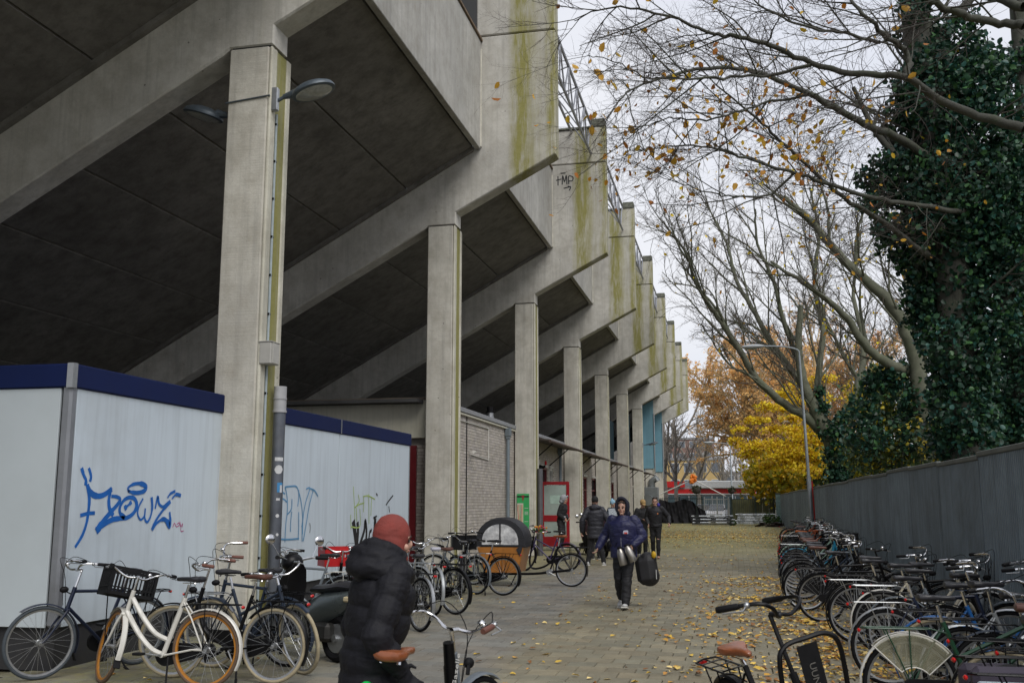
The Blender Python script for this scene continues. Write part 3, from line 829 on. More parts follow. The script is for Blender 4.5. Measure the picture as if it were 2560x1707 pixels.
# pipe, conduit, box on the first column
p = thing('drainpipe', 'thick dark grey drainpipe with stickers against the nearest concrete column', 'drainpipe', (-6.11, YK[0] + .40, 0))
M_dkpipe = mat('dark grey drainpipe', (.10, .11, .13), .4, .3, .2, 5, dirt=((.2, .2, .2), .4))
mb = MB(); mb.tube([(0, 0, 0), (0, 0, 2.92)], .083, 16); mb.obj('pipe', M_dkpipe, p)
mb = MB(); mb.tube([(0, 0, 2.90), (0, 0, 3.26)], .088, 16); mb.tube([(0, 0, 2.9), (0, 0, 2.93)], .097, 16); mb.tube([(0, 0, 3.08), (0, 0, 3.1)], .096, 16); mb.obj('collar', mat('grey pvc', (.33, .33, .34), .5), p)
def decal(mb, z, w, h, round_=False, ang=-R(50), rr=.086):
    n_ = 5; vs = []
    for i in range(n_ + 1):
        a = ang + (i / n_ - .5) * w / rr
        hh = h / 2 * (math.sqrt(max(0.02, 1 - (2 * i / n_ - 1) ** 2)) if round_ else 1)
        vs += [(rr * math.cos(a), rr * math.sin(a), z - hh), (rr * math.cos(a), rr * math.sin(a), z + hh)]
    mb.add(vs, [(2 * i, 2 * i + 2, 2 * i + 3, 2 * i + 1) for i in range(n_)])
mb = MB(); decal(mb, 2.26, .12, .05, ang=-R(52)); decal(mb, 2.12, .12, .12, True, -R(52)); decal(mb, 1.25, .04, .04, True, -R(45)); decal(mb, 1.5, .05, .05, True); decal(mb, 1.72, .05, .03); mb.obj('sticker', mat('white sticker', (.5, .51, .52), .5), p)
mb = MB(); decal(mb, 1.88, .08, .13, ang=-R(35)); mb.obj('sticker', mat('blue sticker', (.04, .2, .42), .5), p)
mb = MB(); decal(mb, 1.86, .035, .1, ang=-R(25), rr=.0875); mb.obj('sticker', mat('white sticker', (.5, .51, .52), .5), p)
p = thing('cable_conduit', 'thin grey cable conduit running up the green channel of the nearest column', 'conduit', (-6.21, YK[0] + .2, 0))
mb = MB(); mb.tube([(-.02, 0, 0), (-.02, 0, 7.15)], .019, 7); mb.obj('conduit', mat('grey conduit', (.32, .37, .39), .5), p)
mb = MB()
for z in np.arange(.4, 7.1, .55): mb.box((-.02, 0, z), (.03, .055, .03))
mb.obj('clip', M_matt, p)
p = thing('junction_box', 'pale grey steel junction box fixed to the nearest column above the drainpipe', 'junction box', (-6.16, YK[0] + .12, 3.68))
M_jb = mat('pale grey box', (.40, .39, .36), .5, .1, .1, 5, dirt=((.25, .24, .2), .4))
mb = MB(); mb.bbox((0, 0, 0), (.17, .26, .3), .01); mb.obj('box', M_jb, p)
mb = MB(); mb.bbox((.088, .02, .0), (.012, .2, .28), .005); mb.bbox((0, 0, .155), (.19, .28, .015), .004); mb.obj('lid', M_jb, p)
# lamps on first column
M_lampb = mat('blue grey lamp body', (.075, .095, .115), .45, .2, .15, 8)
M_lens = mat('lamp lens', (.33, .34, .32), .15, 0, .15, 20, spec=.7)
def wall_lamp(loc, rz, lab, arm=.42, tilt=.30, grp=None):
    t = thing('wall_lamp', lab, 'lamp', loc, rz, grp, ry=0)
    mb = MB(); mb.bbox((0, 0, 0), (.09, .09, .34), .01); mb.obj('bracket', M_steel, t)
    mb = MB(); mb.tube([(.04, 0, -.02), (arm * .7, 0, .04), (arm, 0, .06)], .026, 8); mb.tube([(arm * .55, 0, .03), (arm + .1, 0, .075)], [.035, .07], 10); mb.obj('arm', M_lampb, t)
    mb = MB(); rt = Euler((0, -tilt, 0)).to_matrix()
    prof = [(.0, .115), (.12, .11), (.2, .085), (.265, .045), (.285, .0), (.285, -.02), (.262, -.03)]
    c = Vector((arm + .34, 0, .09))
    secs = []
    for (r_, z) in reversed(prof): secs.append([rt @ Vector((max(r_, .004) * 1.12 * math.cos(a), max(r_, .004) * .86 * math.sin(a), z)) + c for a in [2 * math.pi * j / 24 for j in range(24)]])
    mb.loft(secs); mb.obj('lamp_head', M_lampb, t, smooth=40)
    mb = MB(); secs = []
    for (r_, z) in ((.255, -.032), (.2, -.055), (.1, -.075), (.004, -.08)): secs.append([rt @ Vector((r_ * 1.05 * math.cos(a), r_ * .8 * math.sin(a), z)) + c for a in [2 * math.pi * j / 24 for j in range(24)]])
    secs.reverse(); mb.loft(secs); mb.obj('lamp_glass', M_lens, t, smooth=60)
    return t
wall_lamp((-6.19, YK[0] + .06, 7.32), R(4), 'grey saucer street lamp on the right side of the nearest column', .22)
wall_lamp((-6.93, YK[0] + .3, 7.22), R(176), 'dark saucer lamp on the shaded left side of the nearest column', .2)
mb = MB(); mb.tube([(-6.92, YK[0] - .012, 7.3), (-6.24, YK[0] - .012, 7.36)], .012, 6)
o = mb.obj('lamp_cable', M_lampb); o['label'] = 'short dark cable crossing the top of the nearest column between two lamps'; o['category'] = 'cable'
wall_lamp((-6.2, YK[6] + .1, 5.6), R(5), 'small dark lamp sticking out in front of the far pale blue cladding', .4)
# things on the brick wall: camera, cable frame, vent, signs
p = thing('security_camera', 'small white security camera on the white brick wall', 'camera', (WX + .03, 25.9, 3.0))
mb = MB(); mb.tube([(0, 0, 0), (.12, 0, 0)], .02, 6); mb.obj('mount', M_frame, p); mb = MB(); mb.tube([(.1, .12, .0), (.16, -.2, .0)], .045, 8); mb.obj('camera_body', M_frame, p)
p = thing('cable_trunking', 'thin white cable trunking forming an open rectangle on the brick wall', 'trunking', (WX + .02, 27, 3))
mb = MB()
for a, b_ in (((0, -2.9, .78), (0, 1.0, .78)), ((0, 1.0, .8), (0, 1.0, -.14)), ((0, 1.0, -.12), (0, -.95, -.05))): mb.tube([a, b_], .018, 5)
mb.obj('trunking', M_frame, p)
mb = MB(); mb.tube([(0, -1.4, 1.1), (0, -1.4, -2.95)], .014, 5); mb.obj('cable', M_matt, p)
p = thing('flue', 'short steel flue pipe with dark cowl on the clubhouse roof', 'flue', (WX - .5, 30.3, 4.05))
mb = MB(); mb.tube([(0, 0, 0), (0, 0, .4)], [.13, .11], 12); mb.obj('stack', M_alu, p); mb = MB(); mb.tube([(0, 0, .42), (0, 0, .58)], .1, 12); mb.tube([(0, 0, .4), (0, 0, .43)], .14, 12); mb.obj('cowl', M_matt, p)
# green route map sign on the third column
M_grn = mat('green sign', (.035, .34, .10), .45, 0, .08, 3)
def txt(s_, size, loc, rot, m, parent=None, name='lettering', ext=.001, align='CENTER'):
    cu = bpy.data.curves.new(name, 'FONT'); cu.body = s_; cu.size = size; cu.align_x = align; cu.align_y = 'CENTER'; cu.extrude = ext; cu.resolution_u = 3
    o = bpy.data.objects.new(name, cu); COL.objects.link(o)
    dg = bpy.context.evaluated_depsgraph_get(); me = bpy.data.meshes.new_from_object(o.evaluated_get(dg)); bpy.data.objects.remove(o)
    me.materials.clear(); me.materials.append(m)
    o = link(name, me, parent, loc, rot); return o
sg = thing('map_sign', 'green map sign with a small map strip, fixed to the third concrete column', 'sign', (-6.62, YK[2] - .04, 1.4))
mb = MB(); mb.bbox((0, 0, 0), (.40, .02, 1.1), .004); mb.obj('board', M_grn, sg)
mb = MB(); mb.box((0, -.012, .46), (.38, .004, .05)); mb.obj('header', mat('black header', (.01, .01, .01), .4), sg, smooth=0)
M_map = mat('map paper', (.5, .48, .42), .5, 0, .1, 6); M_wh = mat('white print', (.62, .62, .6), .5)
mb = MB(); mb.box((-.09, -.0125, -.13), (.2, .005, .76)); mp_ = mb.obj('map', M_map, sg, smooth=0)
for i, cc in enumerate([(.45, .05, .03), (.45, .3, .05), (.1, .3, .12), (.35, .1, .06), (.55, .35, .1)]):
    mb = MB(); ribbon(mb, [(-.17 + .035 * i, -.48 + .02 * i), (-.15 + .03 * i, -.2), (-.17 + .04 * i, .05), (-.16 + .035 * i, .2)], .018, -.0155 - .0003 * i, 'xz'); mb.obj('map_line', mat('map ink %d' % i, cc, .5), mp_, smooth=0)
mb = MB(); mb.prism([(-.05, .5), (.05, .5), (0, .3)], -.016, -.0125); mb.obj('emblem', mat('dark red emblem', (.25, .02, .03), .4), sg, smooth=0)
for z in (.1, -.02, -.06, -.1, -.32): 
    mb = MB(); mb.box((.11, -.0125, z), (.12, .004, .012)); mb.obj('text_line', M_wh, sg, smooth=0)
p = thing('notice_box', 'narrow blue notice case on the wall beside the open red door', 'notice board', (WX + .09, 42.3, 1.62))
mb = MB(); mb.bbox((0, 0, 0), (.14, .9, 1.25), .02); mb.obj('case', mat('blue case', (.02, .15, .38), .4), p); 
mb = MB(); mb.box((.0, -.452, .0), (.07, .006, .5)); mb.obj('notice', M_wh, p, smooth=0)
p = thing('wall_alarm', 'black loudspeaker horn with a red cap on a white plate above the red door', 'alarm', (WX + .0, 35.4, 2.95))
mb = MB(); mb.bbox((.05, 0, 0), (.06, .35, .5), .01); mb.obj('plate', M_frame, p)
mb = MB(); mb.tube([(.1, -.02, -.03), (.24, -.05, -.03), (.3, -.05, .02)], [.1, .05, .04], 10); mb.obj('horn', M_matt, p); mb = MB(); mb.ell((.32, -.05, .12), (.045, .045, .09)); mb.obj('red_cap', M_redlens, p)
p = thing('vent_unit', 'grey box ventilation unit with round duct on the far end of the wall', 'ventilation unit', (WX + .5, 79.5, 2.2))
M_vent = mat('grey duct', (.16, .175, .18), .5, .3, .1, 4)
mb = MB(); mb.bbox((0, 0, 0), (1.0, 1.6, 1.3), .03); mb.obj('housing', M_vent, p); mb = MB(); mb.tube([(-.2, -.8, -.35), (-.2, -1.6, -.35)], .42, 14); mb.obj('fan', M_vent, p)
mb = MB(); mb.tube([(.0, -.3, .6), (.05, -.3, 1.1), (.35, -.3, 1.35), (.5, -.3, 1.1)], .26, 12); mb.obj('elbow_duct', M_vent, p)
mb = MB()
for a in (-.4, .4): mb.box((a, -.5, -1.4), (.06, .06, 1.6))
mb.obj('legs', M_vent, p)

# ================================================================== RIGHT FENCE
M_fen = mat('grey corrugated fence', (.21, .262, .30), .5, .1, .2, 2.2, dirt=((.09, .11, .115), .6), streak=.7, ovar=.16)
M_fpost = mat('dark fence post', (.03, .036, .036), .6, 0, .2, 4)
FX0, FX1 = 2.86, 3.22
FY0, FY1 = 3.0, 77.0
def fx(y): return FX0 + (FX1 - FX0) * max(0, y - 20) / 57
fence = thing('panel_fence', 'tall grey ribbed metal fence running along the right of the path', 'fence', (FX0, 40, 0))
PWD = 2.5
def panel_me(h):
    mb = MB(); n_ = 33; w = PWD - .02; pr = []
    per = w / n_
    for i in range(n_):
        y = i * per
        pr += [(0.0, y), (0.0, y + per * .42), (.055, y + per * .52), (.055, y + per * .90)]
    pr.append((0, w))
    vs = [(x, y, .05) for x, y in pr] + [(x, y, h) for x, y in pr]
    k = len(pr)
    vs += [(.062, 0, .05), (.062, w, .05), (.062, w, h), (.062, 0, h)]
    mb.add(vs, [(i, i + 1, k + i + 1, k + i) for i in range(k - 1)] + [(2 * k, 2 * k + 1, 2 * k + 2, 2 * k + 3)])
    return mb.mesh('fence_panel', M_fen, 0)
pm = panel_me(2.2); rf = random.Random(9)
mbp = MB(); mbp.box((.03, 0, 1.12), (.07, .07, 2.24)); post_me = mbp.mesh('fence_post', M_fpost, 0)
mbr = MB(); mbr.bbox((0, PWD / 2, 0), (.07, PWD + .01, .06), .008); rail_me2 = mbr.mesh('cap_rail', mat('weathered cap rail', (.13, .14, .13), .7, .1, .3, 5), 0)
y = FY0
while y < FY1:
    a = math.atan2(fx(y + PWD) - fx(y), PWD)
    dz = rf.uniform(-.02, .02) + .0
    link('fence_panel', pm, fence, (fx(y) - FX0, y - 40, dz), (0, 0, -a))
    link('fence_post', post_me, fence, (fx(y) - FX0 + .02, y - 40, 0))
    link('cap_rail', rail_me2, fence, (fx(y) - FX0 + .02, y - 40, 2.235 + dz), (0, 0, -a))
    y += PWD
p = thing('gate_post', 'weathered turquoise steel post at the far end of the ribbed fence', 'post', (3.1, 79, 0)); mb = MB(); mb.bbox((0, 0, 1.15), (.34, .34, 2.3), .02); mb.obj('post', mat('turquoise patina', (.10, .16, .16), .6, 0, .3, 5), p); mb = MB(); mb.bbox((0, 0, 2.34), (.4, .4, .06), .01); mb.obj('cap', M_fpost, p)
for k in (7, 8):
    mb = MB(); mb.box((-6.60, YK[k] - .05, 7.1), (.86, .06, 5.6)); mb.obj('blue_cladding', M_blue, stand, smooth=0)
    mb = MB(); mb.tube([(-6.13, YK[k] - .1, 3.9), (-6.13, YK[k] - .1, 8.6)], .05, 8); mb.obj('cladding_pole', M_alu, stand)
mb = MB(); mb.box((-6.9, 16, 15.6), (.1, 31, 7.0)); mb.obj('upper_shade_wall', M_seam, stand, smooth=0)  # added black wall: stands for the shade and roof back above the parapet
# ================================================================== BICYCLES
_mc = {}
def cached(key, fn):
    if key not in _mc: _mc[key] = fn()
    return _mc[key]
def pm_(name, c, **k):
    d = dict(rough=.35, metal=0, var=.08, scale=6, coat=.08, spec=.4, dirt=(tuple(x * .5 + .02 for x in c), .4)); d.update(k)
    return mat(name, c, **d)
PAINT = {
    'white': pm_('white cycle paint', (.60, .585, .54)), 'black': M_blackp, 'navy': pm_('navy cycle paint', (.006, .011, .03)),
    'blue': pm_('blue cycle paint', (.015, .10, .30)), 'cyan': pm_('bright blue cycle paint', (.02, .22, .36)), 'grey': pm_('grey cycle paint', (.13, .15, .17)),
    'silver': pm_('silver cycle paint', (.42, .44, .45), metal=.5), 'green': pm_('dark green cycle paint', (.012, .05, .025)), 'mint': pm_('pale green cycle paint', (.35, .5, .4)),
    'orange': pm_('orange cycle paint', (.45, .09, .015)), 'red': pm_('red cycle paint', (.35, .012, .012)), 'cream': pm_('cream cycle paint', (.5, .46, .36)), 'purple': pm_('purple cycle paint', (.035, .025, .08)),
    'matt': M_matt, 'slate': pm_('slate blue paint', (.02, .03, .05)), 'yellow': pm_('lime cycle paint', (.4, .5, .03))}
M_tan = mat('tan leather', (.25, .075, .026), .36, 0, .25, 14, dirt=((.12, .035, .015), .5), coat=.2)
M_brown = mat('dark brown leather', (.10, .042, .03), .45, 0, .25, 14)
M_gsad = mat('grey vinyl', (.10, .12, .13), .5, 0, .2, 14)
SAD = {'tan': M_tan, 'brown': M_brown, 'black': mat('black vinyl', (.02, .02, .024), .42, 0, .2, 14), 'grey': M_gsad, 'white': mat('pale grey saddle cover', (.42, .42, .48), .6, 0, .1, 10), 'orange': mat('orange cover', (.55, .14, .03), .5)}
M_cream = mat('cream tyre rubber', (.34, .29, .19), .8, 0, .2, 12, dirt=((.2, .16, .1), .5))
M_browntyre = mat('brown tyre rubber', (.11, .07, .045), .8, 0, .2, 12)
TYRE = {'black': M_rubber, 'cream': M_cream, 'brown': M_browntyre, 'blue': mat('dusty tyre rubber', (.045, .055, .065), .8, 0, .2, 12)}
RIMS = {'chrome': M_alu, 'orange': mat('ochre painted rim', (.42, .17, .02), .4, .2, .25, 6), 'black': M_matt, 'white': mat('white rim', (.4, .4, .4), .5)}
WR, TR = .345, .019

def wheel_parts(tyre, rim, r=WR, fat=1.):
    def f_t():
        mb = MB(); n_ = 48 if r > .3 else 36
        mb.tube([((r - TR * fat) * math.cos(a), 0, (r - TR * fat) * math.sin(a)) for a in [2 * math.pi * i / n_ for i in range(n_)]], TR * fat, 8, closed=True)
        return mb.mesh('tyre', TYRE[tyre], 60)
    def f_r():
        mb = MB(); n_ = 48; ro, ri = r - TR * 1.75 * fat, r - TR * 1.75 * fat - .018; v = []
        for i in range(n_):
            a = 2 * math.pi * i / n_
            for (q, w) in ((ro, -.012), (ri, -.009), (ri, .009), (ro, .012)): v.append((q * math.cos(a), w, q * math.sin(a)))
        fs = []
        for i in range(n_):
            j = (i + 1) % n_
            for k in range(4): fs.append((i * 4 + k, i * 4 + (k + 1) % 4, j * 4 + (k + 1) % 4, j * 4 + k))
        mb.add(v, fs); return mb.mesh('rim', RIMS[rim], 40)
    def f_s():
        mb = MB(); n_ = 28; ri = r - TR * 1.75 * fat - .01
        for i in range(n_):
            a = 2 * math.pi * i / n_; s = 1 if i % 2 else -1; da = (1 if i % 4 < 2 else -1) * 1.15
            mb.tube([(.02 * math.cos(a + da), s * .03, .02 * math.sin(a + da)), (ri * math.cos(a), 0, ri * math.sin(a))], .0017, 3, cap=False)
        return mb.mesh('spokes', M_alu, 0)
    def f_h():
        mb = MB(); mb.tube([(0, -.055, 0), (0, .055, 0)], .009, 8); mb.tube([(0, -.034, 0), (0, -.028, 0), (0, .028, 0), (0, .034, 0)], [.028, .02, .02, .028], 12)
        return mb.mesh('hub', M_alu, 40)
    k = (tyre, rim, r, fat)
    return (cached(('t',) + k, f_t), cached(('r', rim) + k, f_r), cached(('s', r, fat), f_s), cached(('h',), f_h))

def guard_mesh(a0, a1, r, w=.027):
    mb = MB(); n_ = 18; v = []; sec = [(-w, -.012), (-w * .6, 0), (w * .6, 0), (w, -.012), (w * .6, -.004), (-w * .6, -.004)]
    k = len(sec)
    for i in range(n_ + 1):
        a = R(a0 + (a1 - a0) * i / n_)
        for (y, d) in sec: v.append(((r + d) * math.cos(a), y, (r + d) * math.sin(a)))
    fs = [(i * k + j, i * k + (j + 1) % k, (i + 1) * k + (j + 1) % k, (i + 1) * k + j) for i in range(n_) for j in range(k)]
    fs += [tuple(range(k)), tuple(n_ * k + j for j in range(k))]
    mb.add(v, fs); return mb

def saddle_mb():
    mb = MB(); secs = []
    for (x, w, zt, zb) in ((-.135, .045, .012, -.02), (-.125, .075, .03, -.03), (-.08, .088, .034, -.035), (-.03, .075, .026, -.03), (.03, .042, .018, -.026), (.09, .024, .016, -.024), (.13, .018, .012, -.024), (.142, .008, .0, -.015)):
        ring = []
        for j in range(12):
            a = 2 * math.pi * j / 12; c_, s_ = math.cos(a), math.sin(a)
            z = (zt * abs(s_) ** .7 if s_ > 0 else zb * abs(s_) ** .8)
            if s_ > 0: z -= .010 * (1 - abs(c_)) * (1 if x < 0 else 0)
            ring.append((x, w * (abs(c_) ** .8) * (1 if c_ > 0 else -1), z))
        secs.append(ring)
    mb.loft(secs); return mb

def bike(label, pos, head, paint='black', style='step', tyre='black', rim='chrome', saddle='black', grip='black', steer=0., lean=0.,
         rack='black', basket=None, guard='paint', bar='chrome', light=True, chaincase=True, wr=WR, skirt=None, group='parked bicycles', stand=True,
         bar_h=0., bag=None, sad_h=0., tail=True, cables=True, name='bicycle', crank=0., frontrack=False, bell=True, pitch=0.):
    P = PAINT[paint]
    t = thing(name, label, 'bicycle', (pos[0], pos[1], pos[2] if len(pos) > 2 else 0), R(head), group, rx=R(lean), ry=R(pitch))
    WB = 1.10 if wr > .3 else 1.0
    az = wr
    BB = Vector((.44, 0, .285)); ST = Vector((.255, 0, .80)); HB = Vector((WB - .235, 0, .665)); HT = Vector((WB - .285, 0, .835))
    r1 = .0235 if paint == 'white' else .018
    def f_frame():
        mb = MB()
        if style in ('diamond', 'double'):
            mb.tube([ST - Vector((0, 0, .02)), HT - Vector((0, 0, .02))], r1 * .9, 8); mb.tube([BB, HB], r1, 8)
            if style == 'double': mb.tube([ST + (BB - ST) * .2, HB + Vector((0, 0, .04))], r1 * .85, 8)
        elif style == 'step':
            mb.tube(crv([HT - Vector((.0, 0, .05)), HT + Vector((-.14, 0, -.23)), (BB.x + .10, 0, BB.z + .19), BB + Vector((-.05, 0, .13))], 6), r1, 8)
            mb.tube(crv([HB, HB + Vector((-.15, 0, -.20)), BB + Vector((.13, 0, .05)), BB], 6), r1 * 1.08, 8)
        elif style == 'oma':
            mb.tube(crv([HB + Vector((-.01, 0, .05)), HB + Vector((-.10, 0, -.20)), BB + Vector((.12, 0, .05)), BB], 8), r1 * 1.1, 8)
        elif style == 'mixte':
            mb.tube([HT - Vector((0, 0, .06)), ST + (BB - ST) * .5], r1 * .9, 8); mb.tube([BB, HB], r1, 8)
        elif style == 'thick':
            mb.tube(crv([HT - Vector((0, 0, .05)), HB + Vector((-.12, 0, -.13)), BB + Vector((.12, 0, .03)), BB], 6), .03, 10)
        mb.tube([BB, ST], r1, 8)
        mb.tube([HB - Vector((-.012, 0, .04)), HT + Vector((-.005, 0, .02))], .021, 10)
        for s in (-1, 1):
            mb.tube([BB + Vector((-.03, s * .03, 0)), (.12, s * .045, az + .0), (0, s * .055, az)], .009, 6)
            mb.tube([ST + Vector((.0, s * .015, -.04)), (.15, s * .04, .62), (0, s * .055, az)], .0075, 6)
        mb.tube([BB + Vector((0, -.035, 0)), BB + Vector((0, .035, 0))], .023, 10)
        return mb.mesh('frame', P, 45)
    link('frame', cached(('frame', style, paint, wr), f_frame), t)
    def f_post():
        mb = MB(); mb.tube([ST, Vector((.225, 0, .92 + sad_h))], .0125, 8); mb.tube([(.17, -.02, .935 + sad_h), (.28, -.02, .935 + sad_h)], .004, 4); mb.tube([(.17, .02, .935 + sad_h), (.28, .02, .935 + sad_h)], .004, 4)
        mb.tube([(.13, -.05, .93 + sad_h), (.14, -.045, .955 + sad_h)], .012, 6); mb.tube([(.13, .05, .93 + sad_h), (.14, .045, .955 + sad_h)], .012, 6)
        return mb.mesh('seat_post', M_chrome, 40)
    link('seat_post', cached(('post', sad_h), f_post), t)
    link('saddle', cached(('sad', saddle), lambda: saddle_mb().mesh('saddle', SAD[saddle], 50)), t, (.215, 0, .975 + sad_h))
    # wheels
    tm, rm, sm, hm = wheel_parts(tyre, rim, wr)
    def wheel(M):
        w = link('wheel', tm, t); w.matrix_local = M
        link('rim', rm, w); link('spokes', sm, w); link('hub', hm, w)
        return w
    wheel(Matrix.Translation((0, 0, az)) @ Matrix.Rotation(rnd.uniform(0, .4), 4, 'Y'))
    ax = (HT - HB).normalized()
    S = Matrix.Translation(HB) @ Matrix.Rotation(R(steer), 4, ax) @ Matrix.Translation(-HB)
    wheel(S @ Matrix.Translation((WB, 0, az)))
    def steered(nm, me):
        o = link(nm, me, t); o.matrix_local = S.copy(); return o
    def f_fork():
        mb = MB()
        for s in (-1, 1): mb.tube(crv([HB + Vector((.012, s * .035, -.03)), Vector((WB - .15, s * .048, az + .19)), Vector((WB - .06, s * .052, az + .06)), Vector((WB, s * .055, az))], 4), [.013] * 5 + [.011] * 4 + [.009] * 4, 7)
        mb.bbox(HB + Vector((.012, 0, -.028)), (.04, .09, .03), .008)
        return mb.mesh('fork', P, 45)
    steered('fork', cached(('fork', paint, wr), f_fork))
    gm = {'paint': P, 'black': M_blackp, 'silver': M_alu, 'white': PAINT['white'], None: None}[guard]
    if gm is not None:
        mg = cached(('gr', guard, paint, wr), lambda: guard_mesh(40, 208, wr + .022).mesh('mudguard', gm, 40))
        link('mudguard', mg, t, (0, 0, az))
        mf = cached(('gf', guard, paint, wr), lambda: guard_mesh(55, 200, wr + .022).mesh('mudguard', gm, 40))
        o = link('mudguard', mf, t); o.matrix_local = S @ Matrix.Translation((WB, 0, az))
        def f_flap():
            mb = MB(); a = R(205); rr = wr + .02; mb.bbox((rr * math.cos(a), 0, rr * math.sin(a)), (.012, .065, .09), .004, Euler((0, R(20), 0)).to_matrix()); return mb.mesh('mud_flap', M_matt, 30)
        if guard != 'black':
            o = link('mud_flap', cached(('flap', wr), f_flap), t); o.matrix_local = S @ Matrix.Translation((WB, 0, az))
    # handlebar
    bm_ = M_chrome if bar == 'chrome' else M_blackp
    top = HT + ax * (.13 + bar_h)
    def f_bar():
        mb = MB()
        mb.tube([HT - ax * .02, top], .0125, 8)
        if bar == 'straight' or bar == 'matt':
            mb.tube([top + Vector((.06, 0, 0)), top], .014, 8)
            for s in (-1, 1): mb.tube(crv([top + Vector((.06, 0, 0)), top + Vector((.05, s * .15, .02)), top + Vector((.02, s * .30, .02))], 4), .011, 7)
        else:
            f = Vector((.06, 0, .0))
            mb.tube([top, top + f], .015, 8)
            for s in (-1, 1): mb.tube(crv([top + f, top + f + Vector((.02, s * .09, -.005)), top + f + Vector((.035, s * .19, .045)), top + f + Vector((-.02, s * .255, .07)), top + f + Vector((-.20, s * .295, .05))], 5), .011, 8)
        return mb.mesh('handlebar', bm_, 45)
    hb = steered('handlebar', cached(('bar', bar, bar_h, wr), f_bar))
    gmt = {'black': M_matt, 'brown': mat('brown rubber grip', (.13, .05, .035), .6, 0, .2, 20), 'tan': M_tan, 'orange': SAD['orange']}[grip]
    for s in (-1, 1):
        def f_grip(s=s):
            mb = MB()
            if bar in ('straight', 'matt'): a, b_ = top + Vector((.028, s * .22, .021)), top + Vector((.018, s * .325, .02))
            else: a, b_ = top + Vector((-.035, s * .288, .063)), top + Vector((-.155, s * .298, .048))
            mb.tube([a, a + (b_ - a) * .1, b_ - (b_ - a) * .08, b_], [.012, .0165, .018, .015], 9)
            return mb.mesh('grip', gmt, 45)
        link('grip', cached(('grip', grip, bar, bar_h, wr, s), f_grip), hb)
        def f_lev(s=s):
            mb = MB()
            if bar in ('straight', 'matt'): a = top + Vector((.035, s * .19, .02)); pts = [a, a + Vector((.05, s * .03, -.015)), a + Vector((.055, s * .11, -.02))]
            else: a = top + Vector((.0, s * .275, .065)); pts = [a, a + Vector((.0, s * .045, -.025)), a + Vector((-.11, s * .05, -.035))]
            mb.tube(pts, .005, 5); mb.ell(a, .017, 8, 6); return mb.mesh('brake_lever', M_alu, 45)
        link('brake_lever', cached(('lev', bar, bar_h, wr, s), f_lev), hb)
    if bell:
        def f_bell():
            mb = MB(); mb.ell(top + Vector((.10 if bar == 'chrome' else .05, -.13, .045)), (.026, .026, .02), 10, 6); return mb.mesh('bell', M_chrome, 60)
        link('bell', cached(('bell', bar, bar_h, wr), f_bell), hb)
    if cables:
        def f_cab():
            mb = MB(); q = top + Vector((.05, 0, 0))
            mb.tube(crv([q + Vector((-.05, .26, .07)), q + Vector((.10, .15, .13)), q + Vector((.14, .02, -.02)), HB + Vector((.05, 0, .02))], 5), .003, 4)
            mb.tube(crv([q + Vector((-.05, -.26, .07)), q + Vector((.12, -.14, .10)), q + Vector((.10, -.02, -.08)), HB + Vector((.02, -.01, -.02))], 5), .003, 4)
            return mb.mesh('brake_cable', M_matt, 0)
        link('brake_cable', cached(('cab', bar, bar_h, wr), f_cab), hb)
    if light:
        def f_l():
            mb = MB(); c = HT + Vector((.10, 0, -.0)); mb.ell(c, (.045, .03, .032), 10, 7); mb.tube([c + Vector((-.02, 0, -.02)), HT + Vector((.02, 0, -.05))], .006, 5); return mb.mesh('headlight', M_matt, 50)
        steered('headlight', cached(('hl', wr), f_l))
    if rack:
        def f_rack():
            mb = MB(); z = az + .405; w = .068
            mb.tube([(.16, -w * .6, z), (.10, -w, z), (-.30, -w, z + .0), (-.335, 0, z), (-.30, w, z), (.10, w, z), (.16, w * .6, z)], .006, 6)
            for x in (.05, -.1, -.22): mb.tube([(x, -w, z), (x, w, z)], .005, 5)
            mb.tube([(.10, 0, z), (-.33, 0, z)], .004, 5)
            for s in (-1, 1):
                mb.tube([(-.17, s * w, z), (0, s * .062, az)], .005, 5); mb.tube([(.0, s * w, z), (0, s * .062, az)], .005, 5); mb.tube([(.16, s * w * .6, z), (.27, s * .02, z - .03)], .005, 5)
            return mb
        rm_ = {'black': M_blackp, 'chrome': M_alu, 'white': PAINT['white'], 'paint': P}[rack]
        link('luggage_rack', cached(('rack', rack, paint if rack == 'paint' else 0, wr), lambda: f_rack().mesh('luggage_rack', rm_, 45)), t)
    if tail:
        link('tail_light', cached(('tail',), lambda: MB().bbox((0, 0, 0), (.022, .055, .03), .01).mesh('tail_light', M_redlens, 40)), t, (-.35 if rack else -.33, 0, az + (.385 if rack else .25)))
    def f_crank():
        mb = MB(); a = R(crank); d = Vector((math.cos(a), 0, math.sin(a))) * .165
        mb.tube([BB + Vector((0, -.07, 0)), BB + Vector((0, .07, 0))], .01, 8); mb.tube([BB + Vector((0, -.075, 0)), BB + Vector((0, -.085, 0)) + d], .009, 6); mb.tube([BB + Vector((0, .075, 0)), BB + Vector((0, .085, 0)) - d], .009, 6)
        mb.disc(BB + Vector((0, -.05, 0)), .085, 'y', 24, .004)
        return mb.mesh('crank', M_alu, 40)
    ck = link('crank', cached(('crank', crank), f_crank), t)
    def f_ped(s):
        mb = MB(); a = R(crank); d = Vector((math.cos(a), 0, math.sin(a))) * .165 * (-s); mb.bbox(BB + Vector((0, s * .14, 0)) + d, (.09, .085, .024), .006); return mb.mesh('pedal', M_matt, 30)
    for s in (-1, 1): link('pedal', cached(('ped', crank, s), lambda: f_ped(s)), ck)
